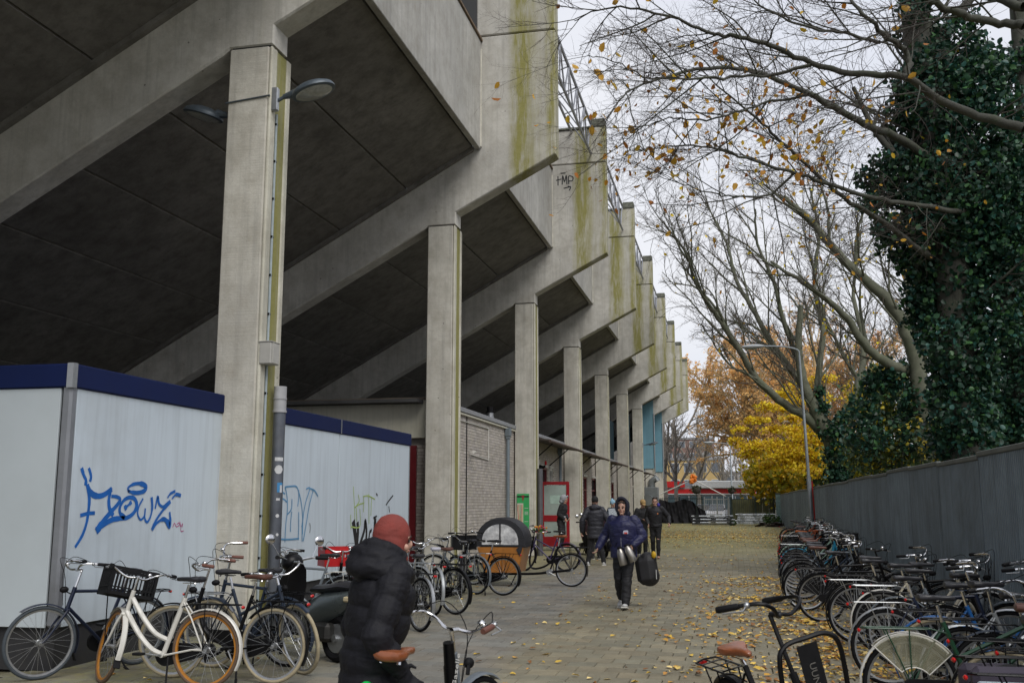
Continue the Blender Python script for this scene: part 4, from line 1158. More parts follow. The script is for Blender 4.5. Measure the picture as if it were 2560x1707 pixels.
    if chaincase:
        def f_cc():
            poly = []; n_ = 10
            for i in range(n_ + 1):
                a = -math.pi / 2 + math.pi * i / n_; poly.append((BB.x + .115 * math.cos(a), BB.z + .105 * math.sin(a)))
            for i in range(n_ + 1):
                a = math.pi / 2 + math.pi * i / n_; poly.append((0 - .01 + .05 * math.cos(a), az + .05 * math.sin(a)))
            mb = MB(); mb.prism(poly, -.075, -.045); return mb.mesh('chain_case', M_matt, 30)
        link('chain_case', cached(('cc', wr), f_cc), t)
    if stand:
        def f_st():
            mb = MB(); mb.tube([(.36, .04, .27), (.26, .20, .035), (.25, .225, .01)], .009, 6); mb.tube([(.27, .18, .05), (.24, .23, .008)], .013, 6); return mb.mesh('kickstand', M_matt, 40)
        link('kickstand', cached(('st',), f_st), t)
    if basket:
        kind, where = basket
        c = Vector((WB - .06, 0, .93)) if where == 'front' else Vector((-.12, 0, az + .56))
        L, W, H = (.34, .44, .26) if kind != 'wire' else (.28, .36, .26)
        bmz = {'black': M_matt, 'red': mat('red plastic crate', (.42, .008, .010), .4, 0, .1, 5), 'wire': M_alu, 'box': M_matt}[kind]
        def f_bk():
            mb = MB()
            mb.box(c + Vector((0, 0, -H / 2 + .008)), (L * .94, W * .94, .014))
            for (sx, sy) in ((-1, -1), (1, -1), (1, 1), (-1, 1)): mb.box(c + Vector((sx * (L / 2 - .01), sy * (W / 2 - .01), 0)), (.024, .024, H))
            for z in ((-.5, -.28, .5) if kind != 'box' else (.5,)):
                zz = c.z + z * H + (.012 if z < 0 else -.015)
                hh = .03 if z in (.5, -.5) else .012
                mb.box((c.x, c.y - W / 2 + .005, zz), (L, .014, hh)); mb.box((c.x, c.y + W / 2 - .005, zz), (L, .014, hh)); mb.box((c.x - L / 2 + .005, c.y, zz), (.014, W, hh)); mb.box((c.x + L / 2 - .005, c.y, zz), (.014, W, hh))
            if kind == 'box':
                mb.box((c.x, c.y - W / 2, c.z), (L, .012, H * .98)); mb.box((c.x, c.y + W / 2, c.z), (L, .012, H * .98)); mb.box((c.x - L / 2, c.y, c.z), (.012, W, H * .98)); mb.box((c.x + L / 2, c.y, c.z), (.012, W, H * .98))
            elif kind == 'red':
                for q, (lo, hi) in enumerate(((-.5, -.1), (.12, .5))):
                    h2 = (hi - lo) * H; zc = c.z + (lo + hi) / 2 * H
                    mb.box((c.x, c.y - W / 2, zc), (L, .012, h2)); mb.box((c.x, c.y + W / 2, zc), (L, .012, h2)); mb.box((c.x - L / 2, c.y, zc), (.012, W, h2)); mb.box((c.x + L / 2, c.y, zc), (.012, W, h2))
                for i in range(9):
                    y = c.y + (-.45 + .9 * i / 8) * W; mb.box((c.x - L / 2, y, c.z), (.013, .02, H)); mb.box((c.x + L / 2, y, c.z), (.013, .02, H))
            else:
                th = .012 if kind == 'black' else .004
                for i in range(13):
                    y = c.y + (-.46 + .92 * i / 12) * W; mb.box((c.x - L / 2 + .004, y, c.z), (.008, th, H)); mb.box((c.x + L / 2 - .004, y, c.z), (.008, th, H))
                for i in range(9):
                    x = c.x + (-.45 + .9 * i / 8) * L; mb.box((x, c.y - W / 2 + .004, c.z), (th, .008, H)); mb.box((x, c.y + W / 2 - .004, c.z), (th, .008, H))
            return mb.mesh('crate', bmz, 0)
        me = cached(('bk', kind, where, wr), f_bk)
        if where == 'front': steered('crate', me)
        else: link('crate', me, t)
    if frontrack or (basket and basket[1] == 'front'):
        def f_fr():
            mb = MB()
            for s in (-1, 1): mb.tube([(WB, s * .06, az), (WB + .06, s * .13, .80)], .006, 5); mb.tube([(WB - .22, s * .12, .80), (WB + .12, s * .13, .80)], .006, 5)
            for x in (-.2, -.05, .1): mb.tube([(WB + x, -.13, .80), (WB + x, .13, .80)], .006, 5)
            return mb.mesh('front_rack', M_blackp, 40)
        steered('front_rack', cached(('fr', wr), f_fr))
    if bag:
        bc = {'black': mat('black nylon pannier', (.018, .018, .024), .7, 0, .2, 12, bump=.3), 'white': mat('white tarpaulin pannier', (.45, .52, .57), .4, 0, .1, 4), 'plum': mat('plum nylon pannier', (.035, .028, .045), .7, 0, .2, 12)}
        for s in (-1, 1):
            mb = MB(); mb.bbox((-.12, s * .13, az + .2), (.34, .11, .32), .035, Euler((R(s * 4), 0, 0)).to_matrix()); mb.obj('pannier', bc[bag], t)
    if skirt:
        ms = mat('smoky clear skirt guard', (.30, .29, .20), .25, 0, .2, 8, alpha=.45)
        for s in (-1, 1):
            mb = MB(); n_ = 12; v = []
            for i in range(n_ + 1):
                a = R(38 + 95 * i / n_); v += [(.375 * math.cos(a), s * .05, az + .375 * math.sin(a)), (.13 * math.cos(a) + .02, s * .058, az + .13 * math.sin(a))]
            mb.add(v, [(2 * i, 2 * i + 2, 2 * i + 3, 2 * i + 1) for i in range(n_)]); g_ = mb.obj('skirt_guard', ms, t, smooth=0)
            mb = MB(); mb.tube([v[i] for i in range(0, len(v), 2)] + [v[-1]] + [v[i] for i in range(len(v) - 1, 0, -2)], .005, 5, closed=True); mb.obj('guard_edge', PAINT['white'], g_)
    return t

# ---- left side, from the nearest
LG = 'bicycles parked along the cabin and clubhouse'
bike('white step-through bicycle with ochre rims and a black front crate, nearest of the left group', (-4.80, 8.62), 178, 'white', 'step', 'brown', 'orange', 'black', 'black', steer=-40, lean=3, rack='black', basket=('black', 'front'), group=LG, crank=185, bar_h=.02)
bike('navy bicycle with swept chrome bars, leaning at the corner of the white cabin', (-6.22, 9.74), 250, 'navy', 'diamond', 'blue', 'chrome', 'black', 'black', steer=-14, lean=-5, rack='black', group=LG, bar_h=.07, crank=120)
bike('black bicycle with brown saddle, brown grips and cream tyres, just right of the white one', (-4.32, 9.02), 175, 'black', 'oma', 'cream', 'chrome', 'brown', 'brown', steer=14, lean=2, rack='black', group=LG, crank=60, bar_h=.08)
bike('dark slate bicycle with high swept chrome bars, between the brown saddle bike and the column', (-4.62, 9.95), 166, 'slate', 'diamond', 'black', 'chrome', 'black', 'brown', steer=38, lean=-3, rack='black', group=LG, crank=30, bar_h=.16)
bike('cream tyred bicycle with a chrome rack behind the white step-through', (-5.35, 9.75), -8, 'slate', 'mixte', 'cream', 'chrome', 'black', 'black', steer=-25, lean=3, rack='chrome', group=LG, crank=200)
bike('grey bicycle with a small white rack between the nearest column and the parked moped', (-5.2, 12.95), 186, 'grey', 'diamond', 'black', 'chrome', 'black', 'black', steer=10, lean=2, rack='white', group=LG)
bike('black bicycle with a bright red crate on its front, beside the cabin', (-4.95, 12.6), 124, 'black', 'oma', 'black', 'chrome', 'grey', 'black', steer=6, lean=2, rack='black', basket=('red', 'front'), group=LG, bar_h=.05)
bike('silver bicycle with chrome bars standing behind the red crate bike, by the cabin', (-4.85, 15.2), 150, 'silver', 'mixte', 'black', 'chrome', 'black', 'black', steer=-20, lean=-2, rack='chrome', group=LG, bar_h=.05)
bike('black bicycle with a silver rear mudguard showing just right of the padded coat', (-4.13, 12.95), 136, 'black', 'step', 'black', 'chrome', 'black', 'black', steer=10, lean=3, rack='black', guard='silver', group=LG)
bike('silver bicycle with a pale grey saddle cover, by the second column', (-4.50, 14.9), 124, 'silver', 'mixte', 'black', 'chrome', 'white', 'black', steer=12, lean=2, rack='black', group=LG, bar_h=.08)
bike('black bicycle with dark brown saddle and red rear lamp, in front of the second column', (-4.22, 15.0), 150, 'black', 'oma', 'black', 'chrome', 'brown', 'black', steer=-12, lean=-2, rack='black', group=LG)
bike('black bicycle with a big black box on its front, in front of the brick wall', (-4.85, 17.6), 102, 'black', 'diamond', 'black', 'chrome', 'black', 'black', steer=10, lean=2, rack='chrome', basket=('box', 'front'), bar='matt', group=LG, bar_h=.14)
bike('grey bicycle with a chrome rack and white front lamp, behind the black box bike', (-4.75, 18.3), 150, 'grey', 'mixte', 'black', 'chrome', 'black', 'black', steer=18, lean=2, rack='chrome', group=LG)
bike('plain black roadster seen side on, left of the cargo bicycle', (-4.22, 18.2), 166, 'black', 'oma', 'black', 'chrome', 'black', 'black', steer=-30, lean=3, rack='black', group=LG)
ft = bike('dark purple bicycle with flowers wound round its bars, behind the cargo bicycle', (-4.1, 24.6), 170, 'purple', 'mixte', 'black', 'black', 'black', 'black', steer=70, lean=3, rack=None, group=LG)
mb = MB()
for i in range(26): mb.mi = i % 3; mb.ell((.70 + rnd.uniform(-.1, .12), rnd.uniform(-.25, .25), 1.02 + rnd.uniform(-.1, .08)), .03, 6, 4)
o = mb.obj('flower_garland', [mat('red petals', (.4, .03, .06), .7), mat('orange petals', (.5, .2, .02), .7), mat('leaf green', (.05, .16, .03), .7)], ft, kind='stuff')

# ---- foreground
RGp = 'bicycles parked side by side along the grey fence'
fb = bike('black city bicycle with tan saddle, front carrier and wide black bars in the foreground', (.08, 6.25), -64, 'matt', 'thick', 'black', 'black', 'tan', 'black', steer=42, lean=14, rack='black', guard='black', bar='curved', sad_h=-.09, group=RGp, light=False, bell=False, cables=False, bar_h=.19)
# curved front carrier frame with cut-out plate
mb = MB()
mb.tube(crv([(.98, -.17, .62), (1.04, -.17, .96), (1.04, -.12, 1.05), (1.04, 0, 1.06), (1.04, .12, 1.05), (1.04, .17, .96), (.98, .17, .62)], 5), .013, 8)
mb.tube([(.98, -.17, .62), (1.22, -.17, .60), (1.22, .17, .60), (.98, .17, .62)], .011, 8); mb.tube([(.86, 0, .72), (1.02, 0, .72)], .012, 8)
for y in (-.08, 0, .08): mb.tube([(.98, y, .61), (1.22, y, .60)], .008, 6)
fc = mb.obj('front_carrier', M_blackp, fb)
mb = MB(); mb.box((1.035, 0, .85), (.006, .11, .36)); pl = mb.obj('name_plate', M_matt, fc, smooth=0)
txt('UUNK', .05, (1.0405, 0, .87), (R(90), R(90), R(90)), mat('pale plate lettering', (.10, .095, .085), .6), fc, 'plate_lettering', .0008)
wb = bike('silver and black folding-stem bicycle with brown grips, held by the woman in the foreground', (-1.76, 4.75), 78, 'grey', 'thick', 'black', 'chrome', 'tan', 'brown', steer=-6, lean=2, rack=None, guard='paint', group=None, light=False, bell=True, stand=False, bar_h=.02, sad_h=-.04)
mb = MB(); mb.tube([(.10, -.04, .70), (.12, .12, .76)], [.036, .036], 12); mb.ell((.10, -.04, .70), .036, 12, 8); mb.ell((.122, .125, .762), .036, 12, 8); mb.tube([(.107, .03, .725), (.112, .06, .737)], .0365, 12)
mb.obj('green_bottle', mat('bright green plastic', (.01, .42, .08), .25, 0, .1, 5, coat=.4), wb)
mb = MB(); mb.tube([(.80, 0, .66), (.74, 0, .92)], [.036, .03], 14); mb.tube([(.80, 0, .66), (.77, 0, .79)], [.0372, .0366], 14); mb.obj('stem_cover', M_blackp, wb)
txt('Gazelle', .062, (.774, -.0385, .77), (R(90), R(-77), 0), M_wh, wb, 'frame_lettering', .0008)
mb = MB(); mb.ell((1.10, .05, .755), (.04, .03, .032), 12, 8); mb.tube([(1.08, .04, .755), (1.05, .03, .70)], .012, 6); mb.obj('headlight', M_matt, wb)

# ---- right side row, rear wheels toward the path, from the far end to the near end
rows = [
 ((1.95, 41.0), 8, 'black', 'step', 'black bicycle parked last, at the far end of the fence row', {}),
 ((1.92, 38.2), 4, 'orange', 'mixte', 'orange framed bicycle with a white headset, second from the far end', dict(rim='black')),
 ((1.98, 35.6), 10, 'white', 'thick', 'white and black e-bike with thick frame near the far end of the row', dict(tyre='black', rack='black')),
 ((1.72, 33.0), 2, 'orange', 'diamond', 'orange and white racing style bicycle before the far end of the row', dict(saddle='black', rim='white', rack=None, guard=None)),
 ((1.62, 31.0), 6, 'black', 'oma', 'black bicycle with dark brown saddle in the distant part of the row', dict(saddle='brown')),
 ((1.50, 29.6), -4, 'black', 'mixte', 'black sloping tube bicycle squeezed in the distant part of the fence row', dict(rack='chrome')),
 ((1.40, 28.2), 3, 'black', 'diamond', 'black diamond frame bicycle with red tail lamp among the distant ones', dict()),
 ((1.45, 27.0), 8, 'navy', 'step', 'navy bicycle with raised chrome bars among the distant ones', dict(bar_h=.1)),
 ((1.32, 25.9), -2, 'black', 'oma', 'black bicycle with a small orange saddle cover behind the blue one', dict(saddle='orange', bar_h=.05)),
 ((1.30, 24.8), 5, 'mint', 'step', 'pale green bicycle with brown grips halfway along the row', dict(grip='brown')),
 ((1.25, 23.7), 1, 'black', 'mixte', 'black bicycle with chrome bars halfway along the row', dict(rack='chrome')),
 ((1.22, 22.7), 7, 'cyan', 'thick', 'bright blue bicycle with a fat frame halfway along the row', dict()),
 ((1.18, 21.7), -3, 'black', 'oma', 'black bicycle with a large black box on the bars against the fence', dict(basket=('box', 'front'), bar_h=.05)),
 ((1.12, 20.7), 4, 'black', 'step', 'black bicycle with glossy brown saddle behind the lime green one', dict(saddle='brown')),
 ((1.10, 19.7), 0, 'slate', 'mixte', 'slate coloured bicycle with chestnut saddle, nearer than the bright blue one', dict(saddle='brown')),
 ((1.10, 18.7), 3, 'grey', 'diamond', 'dark grey diamond frame bicycle, mostly hidden halfway along the row', dict(rack='black')),
 ((1.04, 17.75), -2, 'black', 'oma', 'black bicycle with white striped tyres at the edge of the path', dict(saddle='black', rack='black')),
 ((1.02, 16.7), 2, 'black', 'step', 'black bicycle with chrome rims and a bent rack, beside the twin top tube one', dict(saddle='brown')),
 ((1.14, 15.2), 4, 'black', 'double', 'black carrier bicycle with twin straight top tubes and a long rack', dict(rack='black', saddle='black', bar='matt')),
 ((1.45, 13.9), -3, 'black', 'step', 'black step-through bicycle with chrome bars, just before the twin top tube bicycle', dict(rack='black')),
 ((1.38, 13.0), 6, 'black', 'mixte', 'black bicycle with a dark flat bar and small lamp in the nearer half', dict(bar='matt', rack='chrome')),
 ((1.58, 12.2), 2, 'cream', 'step', 'bicycle with white mudguards and a long thin rack in the nearer half', dict(guard='white', rack='chrome', saddle='black', tyre='black')),
 ((1.62, 11.3), -5, 'grey', 'thick', 'grey fat framed bicycle with high bars by the fence', dict(saddle='black', bar_h=.1)),
 ((1.35, 10.15), 3, 'navy', 'diamond', 'dark blue bicycle with straight blue top tube and silver rear mudguard', dict(guard='silver', rack='chrome', saddle='black')),
 ((1.66, 9.55), -3, 'blue', 'step', 'bright blue mudguard bicycle squeezed behind the green one', dict(rack='black', tyre='cream', saddle='black')),
 ((1.75, 8.9), 8, 'silver', 'mixte', 'silver headset bicycle with brown cable, highest bars against the fence', dict(bar_h=.2, rack='black', sad_h=.05)),
 ((1.22, 8.15), 2, 'green', 'mixte', 'dark green bicycle with white edged skirt guards over its rear wheel', dict(guard='white', rack='paint', skirt=True, saddle='black')),
 ((1.75, 7.6), -6, 'black', 'oma', 'black bicycle with cream side tyres behind the green skirt guard one', dict(tyre='cream', bar_h=.06, saddle='brown')),
 ((1.62, 6.75), 4, 'black', 'step', 'black bicycle with plum panniers on its rack near the right edge', dict(bag='plum', saddle='black')),
 ((1.55, 6.05), -2, 'black', 'diamond', 'black bicycle with white panniers and brown saddle at the right edge', dict(bag='white', saddle='brown', sad_h=.02)),
 ((1.78, 5.75), 5, 'black', 'mixte', 'black bicycle with chrome swept bars wedged at the right edge, before the white panniers', dict(bar_h=.1)),
 ((1.95, 7.15), -4, 'black', 'step', 'black step-through bicycle deep in the row beside the plum panniers', dict(bar_h=.06)),
 ((1.90, 8.5), 3, 'slate', 'diamond', 'slate diamond frame bicycle deep in the row behind the skirt guards', dict(bar='matt')),
 ((1.95, 10.7), -2, 'black', 'oma', 'black bicycle pushed far in against the fence, beside the blue top tube one', dict(bar_h=.05)),
 ((1.85, 12.6), 4, 'black', 'diamond', 'black bicycle pushed against the fence behind the white mudguards', dict(bar='matt')),
 ((1.42, 5.3), 2, 'black', 'oma', 'nearest black bicycle at the bottom right corner with dark brown saddle', dict(saddle='brown', sad_h=.0)),
]
rr_ = random.Random(21)
for (p, hd, paint, sty, lab, kw) in rows:
    d = dict(steer=rr_.uniform(-32, 32), lean=rr_.uniform(-6, 6), crank=rr_.choice([0, 45, 90, 135, 200]), group=RGp, bar_h=rr_.choice([0, .04, .08]))
    d.update(kw)
    bike(lab, p, hd + rr_.uniform(-3, 3), paint, sty, **d)

# ---- cargo bicycle with rain tent
def cargo():
    t = thing('cargo_bicycle', 'long black cargo bicycle with orange wooden box and black rain tent with clear window', 'cargo bicycle', (-3.30, 20.35, 0), R(178))
    P = M_blackp
    tm, rm, sm, hm = wheel_parts('black', 'chrome', .33)
    def wh(x, parts, st=0):
        w = link('wheel', parts[0], t); w.matrix_local = Matrix.Translation((x, 0, parts[4])) @ Matrix.Rotation(st, 4, 'Z'); link('rim', parts[1], w); link('spokes', parts[2], w); link('hub', parts[3], w)
    wh(0, (tm, rm, sm, hm, .33)); wh(2.05, (*wheel_parts('black', 'chrome', .25), .25), .1)
    mb = MB()
    mb.tube(crv([(0.02, 0, .33), (.45, 0, .28), (.9, 0, .24), (1.9, 0, .24)], 4), .026, 9); mb.tube([(.45, 0, .28), (.26, 0, .80)], .017, 8); mb.tube(crv([(.28, 0, .66), (.5, 0, .42), (.78, 0, .35), (.86, 0, .50), (.78, 0, .95)], 5), .02, 8)
    for s in (-1, 1): mb.tube([(.26, s * .02, .72), (0, s * .06, .33)], .009, 6); mb.tube([(.42, s * .04, .28), (0, s * .06, .33)], .01, 6)
    mb.tube([(1.95, 0, .24), (2.0, 0, .62)], .02, 8); mb.tube([(2.0, .05, .6), (2.05, .05, .25)], .012, 6); mb.tube([(2.0, -.05, .6), (2.05, -.05, .25)], .012, 6)
    mb.obj('frame', P, t)
    mb = MB(); mb.tube([(.78, 0, .95), (.76, 0, 1.08)], .013, 8); mb.tube(crv([(.60, -.30, 1.10), (.74, -.26, 1.12), (.78, 0, 1.07), (.74, .26, 1.12), (.60, .30, 1.10)], 4), .012, 7); mb.obj('handlebar', M_blackp, t)
    mb = MB(); mb.tube([(.26, 0, .8), (.23, 0, .96)], .014, 7); mb.obj('seat_post', M_chrome, t)
    link('saddle', saddle_mb().mesh('saddle', M_tan, 50), t, (.22, 0, 1.0))
    mb = MB(); z = .78; mb.tube([(.12, -.07, z), (-.36, -.07, z), (-.36, .07, z), (.12, .07, z)], .011, 7); mb.tube([(-.2, .07, z), (0, .07, .33)], .007, 5); mb.tube([(-.2, -.07, z), (0, -.07, .33)], .007, 5); mb.tube([(.02, -.07, z), (0, -.07, .33)], .007, 5); mb.tube([(.02, .07, z), (0, .07, .33)], .007, 5); mb.obj('luggage_rack', P, t)
    o = guard_mesh(30, 200, .35).obj('mudguard', P, t); o.location = (0, 0, .33)
    mb = MB(); mb.tube([(.44, -.07, .285), (.44, .07, .285)], .06, 14); mb.tube([(.44, .08, .285), (.3, .09, .22)], .009, 6); mb.obj('crank', M_alu, t)
    M_wood = mat('orange varnished plywood', (.36, .14, .025), .4, 0, .25, 3, coat=.3, streak=.3)
    x0, x1 = .98, 1.80
    for s in (-1, 1):
        mb = MB(); mb.prism([(x0 + .06, .28), (x1 - .1, .28), (x1 + .08, .78), (x0 - .06, .78)], s * .32 - .008, s * .32 + .008); mb.obj('box_board', M_wood, t, smooth=0)
    mb = MB(); mb.box((x0 + .0, 0, .53), (.014, .62, .5), Euler((0, R(-13), 0)).to_matrix()); mb.obj('box_board', M_wood, t, smooth=0)
    mb = MB(); mb.box((x1 - .0, 0, .53), (.014, .62, .52), Euler((0, R(19), 0)).to_matrix()); mb.obj('box_board', M_wood, t, smooth=0)
    mb = MB(); mb.box(((x0 + x1) / 2, 0, .29), (.7, .62, .014)); mb.obj('box_floor', M_wood, t, smooth=0)
    # tent: arched black fabric with clear side windows
    M_tent = mat('black tent fabric', (.014, .014, .018), .6, 0, .2, 8, bump=.4); M_clear = mat('creased clear film', (.7, .7, .73), .15, 0, .5, 6, spec=.9, alpha=.8, bump=1., bscale=9)
    def arch(k, w, off=0):
        pts = []
        for i in range(15):
            a = math.pi * i / 14
            pts.append((1.40 + .52 * math.cos(a) * k, w, .79 + (.56 * math.sin(a) ** .75) * k + off))
        return pts
    mb = MB(); A = arch(1, -.33); B = arch(1.0, .33); n_ = len(A); C_ = arch(1.05, -.18); D_ = arch(1.05, .18)
    rows_ = [A, C_, D_, B]; v = [p for r_ in rows_ for p in r_]
    mb.add(v, [(r_ * n_ + i, r_ * n_ + i + 1, (r_ + 1) * n_ + i + 1, (r_ + 1) * n_ + i) for r_ in range(3) for i in range(n_ - 1)])
    for s in (-1, 1):
        O = arch(1, s * .33); I = arch(.74, s * .335, .04); v = O + I
        mb.add(v, [(i, i + 1, n_ + i + 1, n_ + i) for i in range(n_ - 1)]); mb.add([O[0], O[-1], I[-1], I[0]], [(0, 1, 2, 3)])
        mb.box((1.40, s * .337, 1.05), (.03, .004, .42))
    for s in (-1, 1): mb.add([(1.0, s * .338, .80), (.92, s * .34, .80), (.98, s * .345, .60), (1.06, s * .345, .74)], [(0, 1, 2, 3)])
    mb.obj('rain_tent', M_tent, t)
    for s in (-1, 1):
        I = arch(.76, s * .331, .035); mb = MB(); mb.add(I, [tuple(range(n_))]); mb.obj('tent_window', M_clear, t, smooth=0)
    mb = MB(); mb.tube([(1.1, .2, .24), (1.2, .25, .02), (1.25, .25, .01)], .012, 6); mb.tube([(1.1, -.2, .24), (1.2, -.25, .02), (1.25, -.25, .01)], .012, 6); mb.obj('stand', P, t)
cargo()

# ---- moped and motorcycles
def moped(lab, loc, rz, body=(.075, .09, .092), lean=3, front=True, group=None, screen=False):
    t = thing('moped', lab, 'moped', loc, R(rz), group, rx=R(lean))
    Mb = mat('moped paint %.2f%.2f' % (body[0], body[1]), body, .3, .3, .1, 4, coat=.4, dirt=(tuple(c * .6 for c in body), .3))
    for x in (0, 1.27):
        mb = MB(); n_ = 36; mb.tube([(x + .20 * math.cos(a), 0, .245 + .20 * math.sin(a)) for a in [2 * math.pi * i / n_ for i in range(n_)]], .048, 9, closed=True); w = mb.obj('tyre', M_rubber, t)
        mb = MB(); mb.tube([(x, -.03, .245), (x, .03, .245)], .15, 20); mb.tube([(x, -.06, .245), (x, .06, .245)], .04, 10); mb.obj('wheel_rim', M_alu, w)
    # rear body: tapered shell from tail to footboard
    def sec(x, zc, w, h):
        return [(x, w * math.cos(a) * (1 - .15 * (math.sin(a) < 0)), zc + h * math.sin(a)) for a in [2 * math.pi * j / 14 for j in range(14)]]
    mb = MB(); mb.loft([sec(-.34, .70, .05, .05), sec(-.22, .67, .12, .10), sec(0, .60, .155, .15), sec(.22, .54, .16, .19), sec(.40, .46, .15, .20), sec(.50, .38, .13, .14)]); mb.obj('rear_body', Mb, t, smooth=50)
    mb = MB(); mb.bbox((.68, 0, .27), (.48, .30, .07), .02); mb.obj('footboard', M_matt, t)
    mb = MB(); mb.loft([sec(-.30, .78, .09, .035), sec(-.1, .79, .14, .06), (sec(.12, .755, .15, .05)), sec(.35, .74, .13, .05), sec(.47, .72, .07, .03)]); mb.obj('seat', SAD['black'], t, smooth=50)
    # leg shield and nose
    mb = MB(); mb.loft([[(x, y * w, z) for (y, x) in ((-1, x0 - .03), (-.5, x0 + .04), (0, x0 + .06), (.5, x0 + .04), (1, x0 - .03), (.5, x0 - .01), (0, x0), (-.5, x0 - .01))] for (z, x0, w) in ((.27, .93, .15), (.5, .97, .20), (.75, .93, .20), (.92, .87, .14), (.99, .84, .07))]); mb.obj('leg_shield', M_blackp if body[0] < .3 else Mb, t, smooth=50)
    mb = MB(); mb.loft([sec(1.22, .50, .055, .02), sec(1.12, .53, .075, .05), sec(1.02, .58, .07, .08)]); mb.tube([(1.27, -.07, .245), (1.0, -.05, .66)], .02, 7); mb.tube([(1.27, .07, .245), (1.0, .05, .66)], .02, 7); mb.obj('front_fork', M_matt, t)
    mb = MB(); mb.ell((.93, 0, 1.0), (.12, .13, .11), 14, 9); h = mb.obj('headset', M_blackp, t, smooth=60)
    mb = MB(); mb.ell((1.02, 0, .99), (.05, .085, .08), 14, 9); mb.obj('headlight', mat('headlamp glass', (.5, .5, .48), .1, .2, .1, 10, spec=.8), h, smooth=60)
    mb = MB(); mb.tube(crv([(.74, -.34, 1.06), (.86, -.24, 1.06), (.9, 0, 1.02), (.86, .24, 1.06), (.74, .34, 1.06)], 4), .014, 7); b_ = mb.obj('handlebar', M_chrome, t)
    for s in (-1, 1):
        mb = MB(); mb.tube([(.84, s * .26, 1.06), (.73, s * .35, 1.06)], .022, 8); mb.obj('grip', M_matt, b_)
        mb = MB(); mb.tube([(.86, s * .22, 1.06), (.90, s * .32, 1.22)], .006, 5); mb.ell((.90, s * .34, 1.25), (.02, .065, .06), 12, 8); mb.obj('mirror', M_chrome, b_, smooth=60)
    mb = MB(); mb.bbox((.20, .02, .30), (.34, .22, .20), .04); mb.tube([(.18, -.12, .30), (.30, -.12, .30)], .09, 12); mb.tube([(.3, -.13, .22), (-.1, -.15, .25), (-.32, -.15, .30)], [.03, .045, .05], 10); mb.obj('engine', mat('greasy engine', (.035, .034, .032), .5, .5, .4, 12), t)
    mb = MB(); mb.bbox((-.355, 0, .69), (.03, .12, .06), .012); mb.obj('tail_light', M_redlens, t)
    for s in (-1, 1):
        mb = MB(); mb.bbox((-.26, s * .10, .665), (.14, .05, .06), .015); mb.obj('indicator', mat('amber white lens', (.5, .42, .26), .2), t)
    mb = MB(); mb.tube([(.42, -.10, .2), (.38, -.17, .01)], .012, 6); mb.tube([(.42, .10, .2), (.38, .17, .01)], .012, 6); mb.obj('centre_stand', M_matt, t)
    if screen:
        mb = MB(); mb.add([(1.02, -.2, 1.02), (1.02, .2, 1.02), (.90, .17, 1.5), (.90, -.17, 1.5)], [(0, 1, 2, 3)]); mb.add([(1.024, -.2, 1.02), (1.024, .2, 1.02), (.904, .17, 1.5), (.904, -.17, 1.5)], [(0, 3, 2, 1)]); mb.obj('windscreen', mat('clear windscreen', (.6, .65, .7), .1, 0, .1, 5, alpha=.35), t, smooth=0)
    return t
moped('grey and black moped with a round chrome mirror, behind the padded coat', (-4.22, 10.35, 0), 150)
moped('dark moped with a tall clear windscreen, standing by the wall behind the walking man', (-4.0, 31.2, 0), -60, (.03, .03, .035), group='mopeds by the far wall', screen=True)
moped('dark red moped close to the wall, behind the man in the long dark coat', (-4.9, 33.4, 0), -75, (.12, .01, .012), group='mopeds by the far wall')
moped('small dark moped parked farthest along the wall, near the downpipe', (-5.3, 37.5, 0), -80, (.02, .025, .03), group='mopeds by the far wall')
# ================================================================== PEOPLE
M_skin = mat('skin', (.46, .27, .20), .5, 0, .08, 20, sub=.08)
M_skind = mat('lips', (.32, .12, .10), .45, 0, .1, 20)
M_eye = mat('dark eye', (.02, .015, .012), .2, 0, .1, 20)
M_hair = mat('dark brown hair', (.03, .018, .012), .55, 0, .4, 60, bump=.5, bscale=150)
def cloth(name, c, **k):
    d = dict(rough=.85, var=.14, scale=14, bump=.25, bscale=60); d.update(k); return mat(name, c, **d)
from mathutils import noise as _nz
def remesh(mb, name, m, parent, vox=.012, smooth=2, ripple=0, wr=0.):
    me = mb.mesh(name, m, 0); o = link(name, me, parent)
    r_ = o.modifiers.new('r', 'REMESH'); r_.mode = 'VOXEL'; r_.voxel_size = vox; r_.use_smooth_shade = True
    if smooth:
        s = o.modifiers.new('s', 'SMOOTH'); s.iterations = smooth; s.factor = .5
    dg = bpy.context.evaluated_depsgraph_get(); new = bpy.data.meshes.new_from_object(o.evaluated_get(dg))
    o.modifiers.clear(); o.data = new; new.name = name
    if not new.materials: new.materials.append(m)
    if wr:
        sd = Vector((rnd.uniform(0, 9), rnd.uniform(0, 9), 0)); nrm = [v.normal.copy() for v in new.vertices]
        for v, n_ in zip(new.vertices, nrm):
            c = v.co; a = _nz.noise(Vector((c.x * 7, c.y * 7, c.z * 13)) + sd); b_ = 1 - abs(_nz.noise(Vector((c.x * 11, c.y * 11, c.z * 26)) + sd)) * 2
            v.co = c + n_ * wr * (a * 1.2 + b_ * .55)
    new.polygons.foreach_set('use_smooth', [True] * len(new.polygons))
    return o
def lerp(a, b, t): return Vector(a) * (1 - t) + Vector(b) * t
def chain(pts, n=10):
    out = []
    for i in range(len(pts) - 1):
        for k in range(n): out.append(lerp(pts[i], pts[i + 1], k / n))
    out.append(Vector(pts[-1])); return out
